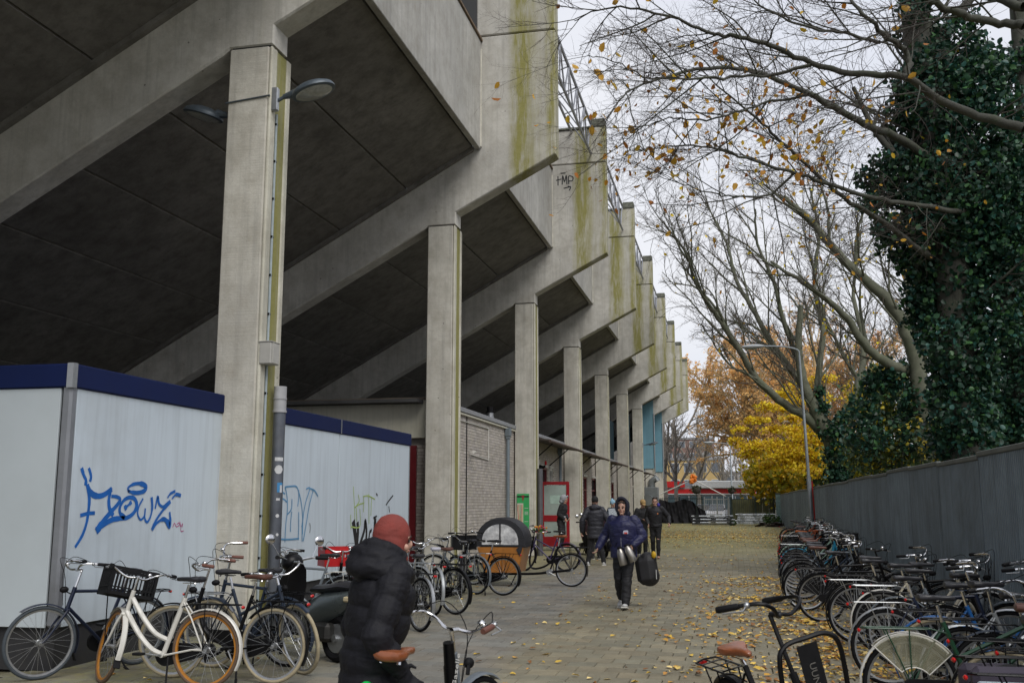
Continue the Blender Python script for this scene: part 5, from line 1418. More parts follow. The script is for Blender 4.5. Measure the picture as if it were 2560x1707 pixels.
def limb(mb, pts, rs, ripple=0., step=.09, sides=14, flat=None):
    P = chain(pts, 10); tot = 0; L = [0]
    for i in range(1, len(P)): tot += (P[i] - P[i - 1]).length; L.append(tot)
    nseg = len(pts) - 1; rad = []
    for i in range(len(P)):
        f = i / 10; k = min(int(f), nseg - 1); r_ = rs[k] * (1 - (f - k)) + rs[k + 1] * (f - k)
        if ripple: r_ *= 1 + ripple * (abs(math.sin(math.pi * L[i] / step)) ** .6 - .5)
        rad.append(r_)
    mb.tube(P, rad, sides, flat=flat)
    if flat is None:
        for q, r_ in zip(pts, rs): mb.ell(q, r_, 12, 8)
def hand(mb, w, d, side, curl=.5, sc=1.):
    """palm, four unequal bent fingers and a thumb; d = pointing direction, side = towards the thumb"""
    w = Vector(w); d = Vector(d).normalized(); side = Vector(side); side = (side - d * side.dot(d)).normalized(); nrm = d.cross(side)
    rt = Matrix((d, side, nrm)).transposed()
    mb.ell(w + d * .045 * sc, (.052 * sc, .042 * sc, .018 * sc), 12, 8, rt)
    for i, L in enumerate((.072, .08, .074, .058)):
        b_ = w + d * .082 * sc + side * (.03 - .02 * i) * sc
        pts = [b_ - d * .02 * sc, b_]; dd = d.copy(); ang = 0
        for q in (.45, .32, .23):
            ang += curl * .95; dd = d * math.cos(ang) + nrm * math.sin(ang); pts.append(pts[-1] + dd * L * q * sc)
        mb.tube(pts, [.0095 * sc, .0095 * sc, .009 * sc, .008 * sc, .007 * sc], 7)
    b_ = w + d * .02 * sc + side * .03 * sc; t1 = b_ + (side * .8 + d * .6).normalized() * .035 * sc; t2 = t1 + (d * .9 + side * .2 + nrm * curl).normalized() * .03 * sc
    mb.tube([b_ - side * .01, t1, t2], [.012 * sc, .0105 * sc, .008 * sc], 7)

def person(label, loc, rz, H=1.78, pose=None, top=None, legs=None, shoes=None, head='hair', vox=.012, coat_len=.80, ripple=0., headyaw=0., headpitch=0., trs=(.09, .075, .06), bulk=1., extra=None, group=None, bare=False, qstep=.105, gloves=None):
    t = thing('person', label, 'person', loc, R(rz), group); k = H / 1.78; t.scale = (k, k, k)
    J = dict(kneeL=(.03, .10, .49), ankleL=(-.01, .11, .09), kneeR=(.03, -.10, .49), ankleR=(-.01, -.11, .09),
             elbL=(-.03, .27, 1.16), wrL=(.06, .29, .90), elbR=(-.03, -.27, 1.16), wrR=(.06, -.29, .90), lean=0., hdL=(0, 0, -1), hdR=(0, 0, -1), toeL=0, toeR=0)
    J.update(pose or {})
    ln = J['lean']
    pel = Vector((0, 0, .95)); wai = Vector((ln * .25, 0, 1.10)); che = Vector((ln * .7, 0, 1.32)); nk = Vector((ln, 0, 1.50)); hd = Vector((ln * 1.15 + .02, 0, 1.655))
    shL = Vector((ln * .9, .185, 1.445)); shR = Vector((ln * .9, -.185, 1.445)); hiL = Vector((0, .09, .92)); hiR = Vector((0, -.09, .92))
    # one continuous body
    mb = MB()
    mb.tube([pel - Vector((0, 0, .08)), pel, wai, che, nk - Vector((0, 0, .05))], [.12, .155, .135, .165, .09], 16, flat=.68)
    mb.tube([nk - Vector((0, 0, .06)), hd - Vector((0, 0, .06))], [.062, .055], 12)
    for s, sh, el, wr in (('L', shL, J['elbL'], J['wrL']), ('R', shR, J['elbR'], J['wrR'])): limb(mb, [sh, el, wr], [.055, .042, .028])
    for hi, kn, an in ((hiL, J['kneeL'], J['ankleL']), (hiR, J['kneeR'], J['ankleR'])): limb(mb, [hi, kn, an], [.085, .058, .04])
    RH = Euler((0, R(headpitch), R(headyaw))).to_matrix()
    def hp(p): return hd + RH @ Vector(p)
    for c, r_ in (((-.005, 0, .02), (.098, .076, .10)), ((.03, 0, -.05), (.062, .058, .07)), ((.068, 0, -.105), (.026, .032, .02)), ((.1, 0, -.028), (.017, .013, .024)), ((.075, 0, .012), (.025, .056, .014)), ((.086, 0, -.068), (.012, .026, .009)), ((.07, .042, -.045), (.02, .02, .022)), ((.07, -.042, -.045), (.02, .02, .022)), ((-.0, .079, -.02), (.018, .010, .032)), ((-.0, -.079, -.02), (.018, .010, .032))):
        mb.ell(hp(c), r_, 14, 9, RH)
    for wr, el, hdv, side in (() if gloves else ((J['wrL'], J['elbL'], J['hdL'], -1), (J['wrR'], J['elbR'], J['hdR'], 1))):
        d = (Vector(wr) - Vector(el)); hand(mb, wr, hdv if hdv != (0, 0, -1) else d, (1, side * .3, .1), .55)
    body = remesh(mb, 'body', M_skin, t, min(vox, .009), 1)
    if gloves:
        for wr, el, hdv, side in ((J['wrL'], J['elbL'], J['hdL'], -1), (J['wrR'], J['elbR'], J['hdR'], 1)): mb = MB(); hand(mb, wr, hdv, (1, side * .3, .1), .55, 1.22); remesh(mb, 'glove', gloves, t, .008, 1)
    for s in (-1, 1):
        mb = MB(); mb.ell(hp((.088, s * .032, -.008)), (.009, .016, .009), 10, 6, RH); mb.obj('eye', M_eye, body, smooth=60)
        mb = MB(); mb.tube([hp((.096, s * .016, .012)), hp((.098, s * .034, .02)), hp((.088, s * .052, .012))], .0045, 5); mb.obj('eyebrow', M_hair, body)
    mb = MB(); mb.ell(hp((.094, 0, -.066)), (.008, .024, .006), 10, 5, RH); mb.obj('lips', M_skind, body, smooth=60)
    # trousers
    mb = MB()
    a, b_, c_ = trs
    mb.tube([(0, 0, 1.04), (0, 0, .97), (0, 0, .88), (0, 0, .82)], [.15, .165, .165, .11], 16, flat=.72)
    wr_ = random.Random(hash(label) % 1000)
    for hi, kn, an in ((hiL, J['kneeL'], J['ankleL']), (hiR, J['kneeR'], J['ankleR'])):
        limb(mb, [hi, lerp(hi, kn, .5), kn, lerp(kn, an, .55), lerp(kn, an, .97)], [a + .015, a, b_, b_ * .93, c_], ripple=.045, step=.075)
    remesh(mb, 'trousers', legs, t, vox, 2, wr=.010)
    # coat / jacket
    mb = MB(); z0 = coat_len; B = bulk
    n_ = int((1.46 - z0) / .015); P = []; rad = []
    for i in range(n_ + 1):
        z = z0 + (1.46 - z0) * i / n_; x = 0 if z < .98 else ln * min(1, (z - .98) / .5)
        base = .185 if z < 1.0 else (.17 + .035 * math.sin((z - 1.0) / .46 * math.pi * .75))
        if z > 1.36: base *= 1 - ((z - 1.36) / .10) ** 2 * .42
        if ripple: base *= 1 + ripple * (abs(math.sin(math.pi * (z - z0) / qstep)) ** .35 - .7)
        P.append((x, 0, z)); rad.append(base * B)
    mb.tube(P, rad, 22, flat=.74)
    mb.tube([(ln * .95, -.16, 1.43), (ln * .95, .16, 1.43)], .07 * B, 10)
    for sh, el, wr in ((shL, J['elbL'], J['wrL']), (shR, J['elbR'], J['wrR'])):
        w2 = lerp(el, wr, .97); limb(mb, [sh, lerp(sh, el, .5), el, lerp(el, wr, .5), w2], [.073 * B, .072 * B, .066 * B, .06 * B, .048 * B], ripple=max(ripple * 1.2, .06), step=qstep * .85)
    mb.tube([nk - Vector((0, 0, .09)), nk + Vector((-.0, 0, .02))], [.115 * B, .082 * B], 14)
    if head in ('hooddown', 'hijab', 'beanie_h'): mb.ell(nk + Vector((-.085, 0, .0)), (.09, .13, .085), 14, 9); mb.tube([nk + Vector((.05, -.09, -.02)), nk + Vector((-.04, -.13, .0)), nk + Vector((-.12, -.07, .0)), nk + Vector((-.12, .07, 0)), nk + Vector((-.04, .13, .0)), nk + Vector((.05, .09, -.02))], .05, 10)
    remesh(mb, 'jacket', top, t, vox * .8, 3 if ripple else 5, wr=.005 if qstep > .15 else .008)
    # headgear
    if head in ('hair', 'hooddown'):
        mb = MB(); mb.ell(hp((-.022, 0, .035)), (.10, .085, .10), 16, 10, RH)
        for i in range(14): mb.ell(hp((wr_.uniform(-.09, .07), wr_.uniform(-.06, .06), .10 + wr_.uniform(-.02, .02))), (.035, .03, .022), 8, 5, RH)
        remesh(mb, 'hair', M_hair, t, vox * .8, 1)
    if extra: extra(t, hp, RH, nk, J, hd)
    # shoes
    for s, an, kn in ((1, J['ankleL'], J['kneeL']), (-1, J['ankleR'], J['kneeR'])):
        an = Vector(an); pit = J['toeL'] if s > 0 else J['toeR']; rt = Euler((0, R(pit), R(6 * s))).to_matrix()
        if bare:
            mb = MB(); mb.ell(an + rt @ Vector((.06, 0, -.055)), (.12, .042, .03), 12, 8, rt); mb.ell(an + Vector((0, 0, -.02)), (.04, .035, .06)); remesh(mb, 'foot', M_skin, t, .01, 1); continue
        mb = MB(); mb.ell(an + rt @ Vector((.055, 0, -.045)), (.135, .047, .035), 14, 8, rt); mb.ell(an + rt @ Vector((-.01, 0, -.01)), (.06, .045, .06), 12, 8, rt); mb.ell(an + rt @ Vector((.10, 0, -.05)), (.085, .052, .03), 12, 8, rt)
        sh = remesh(mb, 'shoe', shoes[0], t, .009, 1)
        mb = MB(); mb.bbox(an + rt @ Vector((.055, 0, -.078)), (.285, .10, .024), .011, rt); mb.obj('sole', shoes[1], sh)
    return t

C_black = cloth('black cloth', (.012, .012, .014)); C_navy = cloth('navy puffer shell', (.012, .014, .06), rough=.5); C_track = cloth('black track fabric', (.010, .010, .013), rough=.65)
S_wh = (mat('white sneaker leather', (.5, .5, .5), .5), mat('white sole', (.55, .54, .5), .6)); S_bk = (mat('black sneaker', (.02, .02, .02), .55), mat('pale sole', (.5, .48, .42), .6))

def hood(t, hp, RH, m, grow=1.0, vox=.01, open_=True):
    mb = MB(); mb.ell(hp((-.055, 0, .015)), (.118 * grow, .112 * grow, .145 * grow), 16, 10, RH); mb.ell(hp((-.07, 0, -.10)), (.09, .12, .08), 14, 9, RH)
    pts = [hp((.035 + .02 * math.cos(a), .098 * grow * math.sin(a), .02 + .138 * grow * math.cos(a))) for a in [2 * math.pi * i / 20 for i in range(20)]]
    mb.tube(pts, .026, 8, closed=True)
    return remesh(mb, 'hood', m, t, vox, 2, wr=.006)

# walking man with thermos flasks and a big bag
def ex_walk(t, hp, RH, nk, J, hd):
    hood(t, hp, RH, cloth('dark hoodie', (.015, .016, .03)))
    mb = MB()
    for i in range(9): mb.ell(hp((.062, -.05 + .0125 * i, .075)), (.02, .012, .022), 8, 5, RH)
    remesh(mb, 'fringe', M_hair, t, .008, 1)
    mb = MB(); mb.tube([(.165, .0, 1.42), (.182, .0, 1.2), (.165, 0, .86)], .005, 5); mb.obj('zip', M_alu, t)
    # strap and printed badge
    mb = MB(); mb.tube([(.13, .10, 1.42), (.165, .0, 1.22), (.16, -.12, 1.0)], .010, 6, flat=.5); mb.obj('bag_strap', M_matt, t)
    bd = MB(); bd.bbox((.192, .085, 1.25), (.012, .085, .062), .02, Euler((0, R(-6), R(12))).to_matrix()); b_ = bd.obj('badge', mat('white badge print', (.45, .48, .58), .6), t)
    bd = MB(); bd.bbox((.199, .088, 1.235), (.008, .055, .028), .01, Euler((0, R(-6), R(12))).to_matrix()); bd.obj('badge_print', mat('red badge print', (.5, .06, .05), .6), b_)
    mb = MB(); mb.prism([(.075, .845), (.12, .845), (.10, .88)], .113, .116, 'x'); mb.obj('shorts_mark', M_wh, t)
w_t = person('young man walking towards the camera in a navy padded jacket with hood up', (-1.80, 16.45, 0), -99, 1.72,
       dict(kneeL=(.10, .07, .50), ankleL=(.14, .05, .10), kneeR=(.02, -.09, .49), ankleR=(-.16, -.10, .17), toeR=35, toeL=-8, elbL=(-.02, .32, 1.18), wrL=(.14, .20, 1.04), elbR=(-.06, -.34, 1.19), wrR=(.06, -.43, .98), lean=.03, hdL=(.4, -.3, -.85)),
       C_navy, C_track, S_wh, 'none', .010, .83, .0, 0, 0, (.095, .082, .068), 1.22, ex_walk)
M_flask = mat('brushed steel flask', (.36, .34, .31), .35, .9, .1, 10)
def held(name, lab, cat, loc, rz): return thing(name, lab, cat, loc, rz)
for i, (dx, dz, tl) in enumerate(((-.02, -.03, -.25), (.115, .02, -.45))):
    f = thing('thermos_flask', ['steel thermos flask held by the walking man, the lower one nearer his middle', 'steel thermos flask held by the walking man, the higher one beside the bag'][i], 'flask', (-1.79 + dx, 16.17, .86 + dz), 0, 'flasks in the walking man\'s hand', ry=tl)
    mb = MB(); mb.tube([(0, 0, -.14), (0, 0, -.13), (0, 0, .05), (0, 0, .09), (0, 0, .12)], [.058, .062, .062, .05, .035], 18); mb.obj('flask_body', M_flask, f, smooth=50)
    mb = MB(); mb.tube([(0, 0, .12), (0, 0, .155)], .036, 14); mb.tube([(.03, 0, .13), (.09, 0, .10), (.085, 0, -.02), (.055, 0, -.06)], .011, 7); mb.obj('lid_and_handle', M_matt, f)
bg = thing('sports_bag', 'big black sports bag with a white rim, carried beside the walking man', 'bag', (-1.45, 16.62, .60), R(-8)); bg.scale = (.8, .8, .82)
mb = MB(); mb.bbox((0, 0, 0), (.40, .46, .56), .10, Euler((0, R(-9), 0)).to_matrix()); mb.ell((.02, 0, .2), (.18, .2, .15)); mb.ell((.05, 0, -.12), (.21, .22, .2)); remesh(mb, 'bag_body', cloth('black bag nylon', (.012, .012, .014), rough=.6), bg, .014, 3)
mb = MB(); mb.tube(crv([(-.1, -.1, .22), (-.12, -.1, .5), (-.02, -.1, .64), (.06, -.1, .5), (.08, -.1, .22)], 4), .014, 6, flat=.4); mb.obj('carry_strap', M_matt, bg)
mb = MB(); mb.ell((.17, -.12, .3), (.05, .04, .07)); mb.obj('yellow_tag', mat('yellow fabric', (.55, .33, .01), .6), bg); mb = MB(); mb.tube([(.23, -.2, .02), (.235, -.2, -.16)], .02, 6, flat=.3); mb.obj('white_trim', M_wh, bg)

# woman in the foreground
M_coat = cloth('black padded coat shell', (.006, .006, .009), rough=.7, var=.2, scale=30, bump=.25, bscale=40, spec=.3)
M_hij = cloth('rust red headscarf', (.185, .033, .025), rough=.85, bump=.35, bscale=24)
def ex_woman(t, hp, RH, nk, J, hd):
    mb = MB(); mb.ell(hp((-.016, 0, .025)), (.112, .088, .118), 22, 14, RH); mb.ell(hp((-.004, 0, -.05)), (.085, .082, .11), 18, 12, RH); mb.ell(hp((.035, 0, -.12)), (.065, .062, .06), 14, 9, RH); mb.tube([hp((-.012, 0, .0)), hp((-.02, 0, -.10)), nk + Vector((.0, 0, -.04))], [.092, .098, .12], 18)
    o = remesh(mb, 'headscarf', M_hij, t, .007, 3, wr=.004)
    mb = MB()
    nk2 = nk + Vector((-.03, 0, .015))
    for rr2, zz, th in ((.105, .02, .052), (.125, -.04, .062)):
        mb.tube([nk2 + Vector((rr2 * 1.15 * math.cos(a) - .02, rr2 * 1.28 * math.sin(a), zz + (.035 * -math.cos(a)) + .0)) for a in [2 * math.pi * i / 26 for i in range(26)]], th, 12, closed=True)
    mb.ell(nk2 + Vector((-.085, 0, -.05)), (.085, .135, .11), 18, 12)
    mb.ell(nk2 + Vector((-.085, .0, .05)), (.06, .10, .09), 18, 12); mb.tube([nk2 + Vector((-.09, -.03, .10)), nk2 + Vector((-.02, -.11, .08)), nk2 + Vector((.10, -.09, .03))], [.05, .045, .04], 12); mb.tube([nk2 + Vector((-.09, .03, .10)), nk2 + Vector((-.02, .11, .08)), nk2 + Vector((.10, .09, .03))], [.05, .045, .04], 12)
    remesh(mb, 'hood', M_coat, t, .009, 4, wr=.012)
    for w_, e_ in ((J['wrR'], J['elbR']), (J['wrL'], J['elbL'])):
        d_ = (Vector(w_) - Vector(e_)).normalized(); mb = MB(); mb.tube([Vector(w_) - d_ * .05, Vector(w_) + d_ * .04], [.055, .05], 12); remesh(mb, 'cuff', M_coat, t, .01, 2)
    mb = MB(); mb.tube([(.09, -.20, 1.03), (.10, -.19, .93)], .006, 5); mb.obj('pocket_zip', M_alu, t)
person('person in long black padded coat and rust red headscarf, seen from behind, nearest the camera', (-1.895, 5.10, 0), 38, 1.60,
       dict(elbL=(-.02, .26, 1.14), wrL=(.10, .27, .90), elbR=(-.05, -.27, 1.13), wrR=(.09, -.25, .95), lean=.10, hdR=(.6, .1, -.7), hdL=(.8, .1, -.3)),
       M_coat, C_black, S_bk, 'none', .0085, .40, .15, -14, 4, bulk=1.2, extra=ex_woman, qstep=.17, gloves=M_coat)

# man with grey hood by the red door
M_gh = cloth('grey marl hood', (.30, .31, .33))
def ex_door(t, hp, RH, nk, J, hd):
    hood(t, hp, RH, M_gh, 1., .013)
    mb = MB(); mb.ell((.10, -.02, 1.12), (.07, .13, .26), 14, 9); mb.obj('grey_jersey', M_gh, t, smooth=60)
person('man with a pale grey hood and black jacket in front of the open red door', (-5.95, 34.6, 0.1), -12, 1.80, dict(lean=.10, kneeL=(.05, .09, .5), ankleL=(-.05, .1, .09), elbR=(.0, -.24, 1.16), wrR=(.18, -.16, 1.0), elbL=(.02, .25, 1.16), wrL=(.2, .15, 1.02)),
       C_black, C_track, S_bk, 'none', .016, .86, .0, 0, 22, extra=ex_door)
# man in long dark puffer, from behind
M_lc = cloth('charcoal padded coat', (.022, .023, .032), rough=.6)
def ex_beanie(t, hp, RH, nk, J, hd):
    mb = MB(); mb.ell(hp((-.01, 0, .045)), (.108, .092, .105), 16, 10, RH); remesh(mb, 'beanie', cloth('black knit', (.008, .008, .009)), t, .012, 1)
person('man in long charcoal padded coat and black beanie, seen from behind by the wall', (-3.74, 27.2, 0), 97, 1.83, dict(kneeL=(.02, .14, .49), ankleL=(0, .20, .09), kneeR=(.02, -.14, .49), ankleR=(0, -.21, .09), elbL=(-.06, .34, 1.16), wrL=(.02, .36, .88), elbR=(-.06, -.34, 1.16), wrR=(.02, -.36, .88)),
       M_lc, C_black, S_wh, 'beanie_h', .015, .70, .06, 0, 0, (.085, .07, .06), 1.12, ex_beanie)
# man in black tracksuit walking, bare feet in slippers
def ex_badge(t, hp, RH, nk, J, hd):
    mb = MB(); mb.ell((.145, .08, 1.3), (.012, .03, .035), 8, 6); mb.obj('chest_badge', mat('orange club badge', (.5, .15, .03), .6), t)
    mb = MB(); mb.ell(hp((-.06, .1, -.10)), (.05, .05, .06)); mb.obj('blue_collar', cloth('violet blue lining', (.05, .04, .3)), t)
person('dark haired man in black tracksuit walking forward, rightmost of the people', (-2.42, 31.0, 0), -93, 1.83, dict(kneeL=(.06, .08, .5), ankleL=(.08, .08, .09), kneeR=(.0, -.09, .5), ankleR=(-.12, -.1, .13), elbL=(-.1, .38, 1.2), wrL=(.1, .42, 1.02), elbR=(-.05, -.27, 1.18), wrR=(.1, -.2, 1.0), toeR=25),
       C_track, C_black, S_bk, 'hair', .015, .92, .0, 8, 0, (.08, .065, .045), 1.05, ex_badge, bare=True)
def ex_cap(t, hp, RH, nk, J, hd):
    mb = MB(); mb.ell(hp((-.01, 0, .05)), (.11, .095, .095), 14, 9, RH); mb.ell(hp((.10, 0, .03)), (.07, .07, .012), 12, 6, RH); remesh(mb, 'cap', cloth('tan cap', (.34, .22, .09)), t, .014, 1)
person('person in a tan cap and black jacket looking down, left of the tracksuit man', (-2.95, 32.3, 0), -60, 1.76, dict(lean=.06, elbL=(.06, .26, 1.18), wrL=(.26, .1, 1.15), elbR=(.06, -.26, 1.18), wrR=(.26, -.1, 1.15)), C_black, C_black, S_wh, 'none', .016, .86, 0, 0, 30, extra=ex_cap)
def ex_bb(t, hp, RH, nk, J, hd):
    mb = MB(); mb.ell(hp((-.01, 0, .04)), (.11, .095, .115), 14, 9, RH); mb.ell(hp((-.03, 0, .16)), .035, 8, 6); remesh(mb, 'bobble_hat', cloth('pale blue knit', (.25, .42, .55)), t, .014, 1)
person('person in a pale blue knitted hat behind the mopeds by the far wall', (-4.35, 36.2, 0), -30, 1.76, dict(), cloth('dark slate jacket', (.02, .03, .045)), C_black, S_bk, 'none', .018, .84, 0, extra=ex_bb)
def ex_br(t, hp, RH, nk, J, hd):
    mb = MB(); mb.ell(hp((-.03, 0, -.0)), (.10, .095, .14), 14, 9, RH); remesh(mb, 'long_hair', mat('reddish brown hair', (.06, .022, .014), .5, 0, .3, 40), t, .014, 1)
person('person with reddish hair and dark clothes mostly hidden behind the charcoal coat', (-4.15, 30.2, 0), 120, 1.68, dict(), cloth('plum jacket', (.03, .012, .02)), C_black, S_bk, 'none', .018, .84, 0, extra=ex_br)
# ================================================================== TREES
NR = np.random.default_rng(11)
def norm(v): return v / (np.linalg.norm(v) + 1e-9)
def tubes_mesh(name, polys, sides, m):
    """one mesh from many tapered twigs; polys = [(pts(n,3), radii(n))]"""
    groups = {}
    for p, r_ in polys: groups.setdefault(len(p), []).append((p, r_))
    V = []; F = []; off = 0
    for n, lst in groups.items():
        P = np.array([a for a, _ in lst]); Rr = np.array([b for _, b in lst]); k = len(lst)
        T = np.empty_like(P); T[:, 1:-1] = P[:, 2:] - P[:, :-2]; T[:, 0] = P[:, 1] - P[:, 0]; T[:, -1] = P[:, -1] - P[:, -2]
        T /= np.linalg.norm(T, axis=2, keepdims=True) + 1e-9
        up = np.array([.31, .22, .92]); A = np.cross(T, up); A /= np.linalg.norm(A, axis=2, keepdims=True) + 1e-9; B = np.cross(A, T)
        ang = 2 * np.pi * np.arange(sides) / sides
        ring = P[:, :, None] + (A[:, :, None] * np.cos(ang)[None, None, :, None] + B[:, :, None] * np.sin(ang)[None, None, :, None]) * Rr[:, :, None, None]
        V.append(ring.reshape(-1, 3))
        base = off + np.arange(k)[:, None, None] * (n * sides) + np.arange(n - 1)[None, :, None] * sides
        j = np.arange(sides)[None, None, :]; j2 = (j + 1) % sides
        F.append(np.stack([base + j2, base + j, base + sides + j, base + sides + j2], -1).reshape(-1, 4)); off += k * n * sides
    V = np.concatenate(V); F = np.concatenate(F)
    return np_mesh(name, V, F, m, True)
def np_mesh(name, V, F, m, smooth=False, tint=None):
    me = bpy.data.meshes.new(name); nf, fs = F.shape
    me.vertices.add(len(V)); me.vertices.foreach_set('co', V.astype(np.float32).ravel())
    me.loops.add(nf * fs); me.loops.foreach_set('vertex_index', F.astype(np.int32).ravel())
    me.polygons.add(nf); me.polygons.foreach_set('loop_start', np.arange(0, nf * fs, fs, dtype=np.int32)); me.polygons.foreach_set('loop_total', np.full(nf, fs, dtype=np.int32))
    if smooth: me.polygons.foreach_set('use_smooth', np.ones(nf, dtype=bool))
    me.materials.append(m)
    if tint is not None:
        a = me.attributes.new('tint', 'FLOAT_COLOR', 'FACE'); a.data.foreach_set('color', np.concatenate([tint, np.ones((nf, 1))], 1).astype(np.float32).ravel())
    me.update(); return me
def leaf_mesh(name, P, size, m, pal, flat=0., asp=.62, droop=0.):
    """folded two-quad leaves with random attitudes; pal = list of rgb multipliers"""
    n = len(P); 
    d = NR.normal(size=(n, 3)); d[:, 2] = d[:, 2] * (1 - flat) - droop; d /= np.linalg.norm(d, axis=1, keepdims=True)
    u = NR.normal(size=(n, 3)); u[:, 2] += flat * 3; s = np.cross(d, u); s /= np.linalg.norm(s, axis=1, keepdims=True) + 1e-9; nn = np.cross(d, s)
    L = (size * NR.uniform(.45, 1.5, n))[:, None]; W = L * asp * .5
    h_ = nn * W * .35; cu = nn * L * NR.uniform(-.12, .12, (n, 1))
    V = np.stack([P, P + d * L * .28 + s * W * .9 + h_, P + d * L * .68 + s * W * .85 + h_ + cu, P + d * L + cu * 2, P + d * L * .68 - s * W * .85 + h_ + cu, P + d * L * .28 - s * W * .9 + h_], 1).reshape(-1, 3); i = np.arange(n)[:, None] * 6
    F = np.concatenate([i + np.array([[0, 1, 2, 3]]), i + np.array([[0, 3, 4, 5]])], 0)
    pal = np.array(pal); t = pal[NR.integers(0, len(pal), n)] * NR.uniform(.75, 1.2, (n, 1)); t = np.concatenate([t, t])
    return np_mesh(name, V, F, m, False, t)
def leafmat(name, c, tr=.25, rough=.5):
    m = mat(name, c, rough, 0, .12, 3, tint=True, spec=.35); b = m.node_tree.nodes['Principled BSDF']
    b.inputs['Subsurface Weight'].default_value = 0
    b.inputs['Transmission Weight'].default_value = 0
    nt = m.node_tree; tl = _n(nt, 'ShaderNodeBsdfTranslucent'); ms = _n(nt, 'ShaderNodeMixShader'); ms.inputs[0].default_value = tr
    src = b.inputs['Base Color'].links[0].from_socket; nt.links.new(src, tl.inputs['Color']); nt.links.new(b.outputs[0], ms.inputs[1]); nt.links.new(tl.outputs[0], ms.inputs[2])
    nt.links.new(ms.outputs[0], nt.nodes['Material Output'].inputs['Surface']); return m
M_barkb = mat('dark beech bark', (.05, .05, .04), .85, 0, .3, 6, bump=.5, dirt=((.05, .07, .03), .7))
M_barkg = mat('grey green bark', (.11, .115, .08), .85, 0, .3, 3, bump=.6, dirt=((.07, .095, .04), .7))
M_twig = mat('thin brown twigs', (.045, .034, .028), .8, 0, .2, 8)
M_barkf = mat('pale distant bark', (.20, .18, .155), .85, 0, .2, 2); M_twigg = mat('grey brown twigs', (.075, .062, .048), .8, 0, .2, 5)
M_twigo = mat('orange brown twigs', (.42, .31, .16), .8, 0, .2, 2)
M_leafb = leafmat('amber beech leaf', (.62, .34, .04), .35); M_tanl = leafmat('tan twig leaf', (.88, .62, .24), .45); M_leafy = leafmat('autumn leaf', (.78, .54, .03), .42); M_ivy = leafmat('ivy leaf', (.019, .062, .038), .12, .45); M_bush = leafmat('evergreen leaf', (.05, .085, .03), .2); M_bushl = leafmat('olive shrub leaf', (.085, .12, .045), .3); PALM = [(1, 1, 1), (.6, .7, .7), (1.4, 1.3, .8), (.7, .9, 1.1), (4.5, 2.6, .4)]
PALY = [(1, 1, 1), (1.15, 1.2, 1.2), (.85, .72, .6), (.7, .45, .5), (.95, 1.15, .8)]
PALI = [(1, 1, 1), (.7, .75, .7), (1.6, 1.4, 1.1), (1.1, 1.3, 1.7), (.45, .5, .45), (.6, .6, .6), (2.4, 1.9, 1.0)]
def rndperp(d):
    a = NR.normal(size=3); a -= d * a.dot(d); return norm(a)
def grow(p, d, L, r, lv, S, out):
    n = S['n'][lv]; pts = [p]; dd = d.copy(); st = L / (n - 1); trop = S['trop']
    for i in range(n - 1):
        dd = norm(dd + NR.normal(size=3) * S['wig'][lv] + trop * S['tk'][lv]); pts.append(pts[-1] + dd * st)
    pts = np.array(pts); rr = r * (1 - (1 - S['tip']) * np.linspace(0, 1, n)); out[lv].append((pts, rr))
    if lv + 1 < len(S['n']):
        spawn(pts, rr, lv + 1, L, S, out)
def spawn(pts, rr, lv, L, S, out, lo=.15, cnt=None):
    n = len(pts); c = cnt or max(1, int(S['cnt'][lv] * NR.uniform(.7, 1.3)))
    for k in range(c):
        f = (lo + (1 - lo) * (k + NR.uniform(.1, .9)) / c) * (n - 1); i = min(int(f), n - 2); q = pts[i] + (pts[i + 1] - pts[i]) * (f - i); t = norm(pts[i + 1] - pts[i])
        a = S['ang'][lv] * NR.uniform(.65, 1.3); pr = rndperp(t); pr = norm(pr * np.array(S.get('sq', (1, 1, 1))) + np.array(S.get('up', (0, 0, 0))))
        d = norm(t * math.cos(a) + pr * math.sin(a)); l = L * S['len'][lv] * NR.uniform(.6, 1.25) * (1.15 - .5 * f / (n - 1))
        r0 = min(rr[i] * .75, S['rad'][lv] * NR.uniform(.8, 1.2)); grow(q, d, l, r0, lv, S, out)
def limb_poly(pts, r0, r1, n=5, jit=0.):
    P = np.array([tuple(v) for v in crv([Vector(p) for p in pts], n)]); k = len(P)
    if jit: P[1:-1] += NR.normal(size=(k - 2, 3)) * jit
    return P, r0 + (r1 - r0) * np.linspace(0, 1, k) ** .8
def tree_obj(name, label, loc, limbs, S, bark, twigm, cat='tree', group=None, leaves=None, L0=None, trunk_n=1, onto=None):
    t = onto or thing(name, label, cat, loc, 0, group); o = Vector(loc)
    off = np.array(tuple(o))
    out = [[] for _ in range(len(S['n']))]
    for i, (P, rr) in enumerate(limbs):
        me = tubes_mesh('trunk' if i < trunk_n else 'limb', [(P - off, rr)], 12, bark); link('trunk' if i < trunk_n else 'limb', me, t)
        ln = np.linalg.norm(np.diff(P, axis=0), axis=1).sum()
        spawn(P, rr, 0, L0 or ln, S, out, lo=.30 if i < trunk_n else .12, cnt=max(3, int(S['cnt'][0] * ln / S['cl'])))
    for lv, lst in enumerate(out):
        if not lst: continue
        me = tubes_mesh('branches' if lv == 0 else 'twigs', [(p - off, r_) for p, r_ in lst], 6 if lv == 0 else (4 if lv == 1 else 3), bark if lv == 0 else twigm)
        link('branches' if lv == 0 else 'twigs', me, t, kind='stuff')
    if leaves:
        (m, size, frac, pal, fn) = leaves
        P = []
        for p, _ in out[-1]:
            if NR.random() < frac * (fn(p[-1]) if fn else 1): P.append(p[NR.integers(1, len(p))])
        if P:
            me = leaf_mesh('leaves', np.array(P) - off, size, m, pal, droop=.5); link('leaves', me, t, kind='stuff')
    return t, out
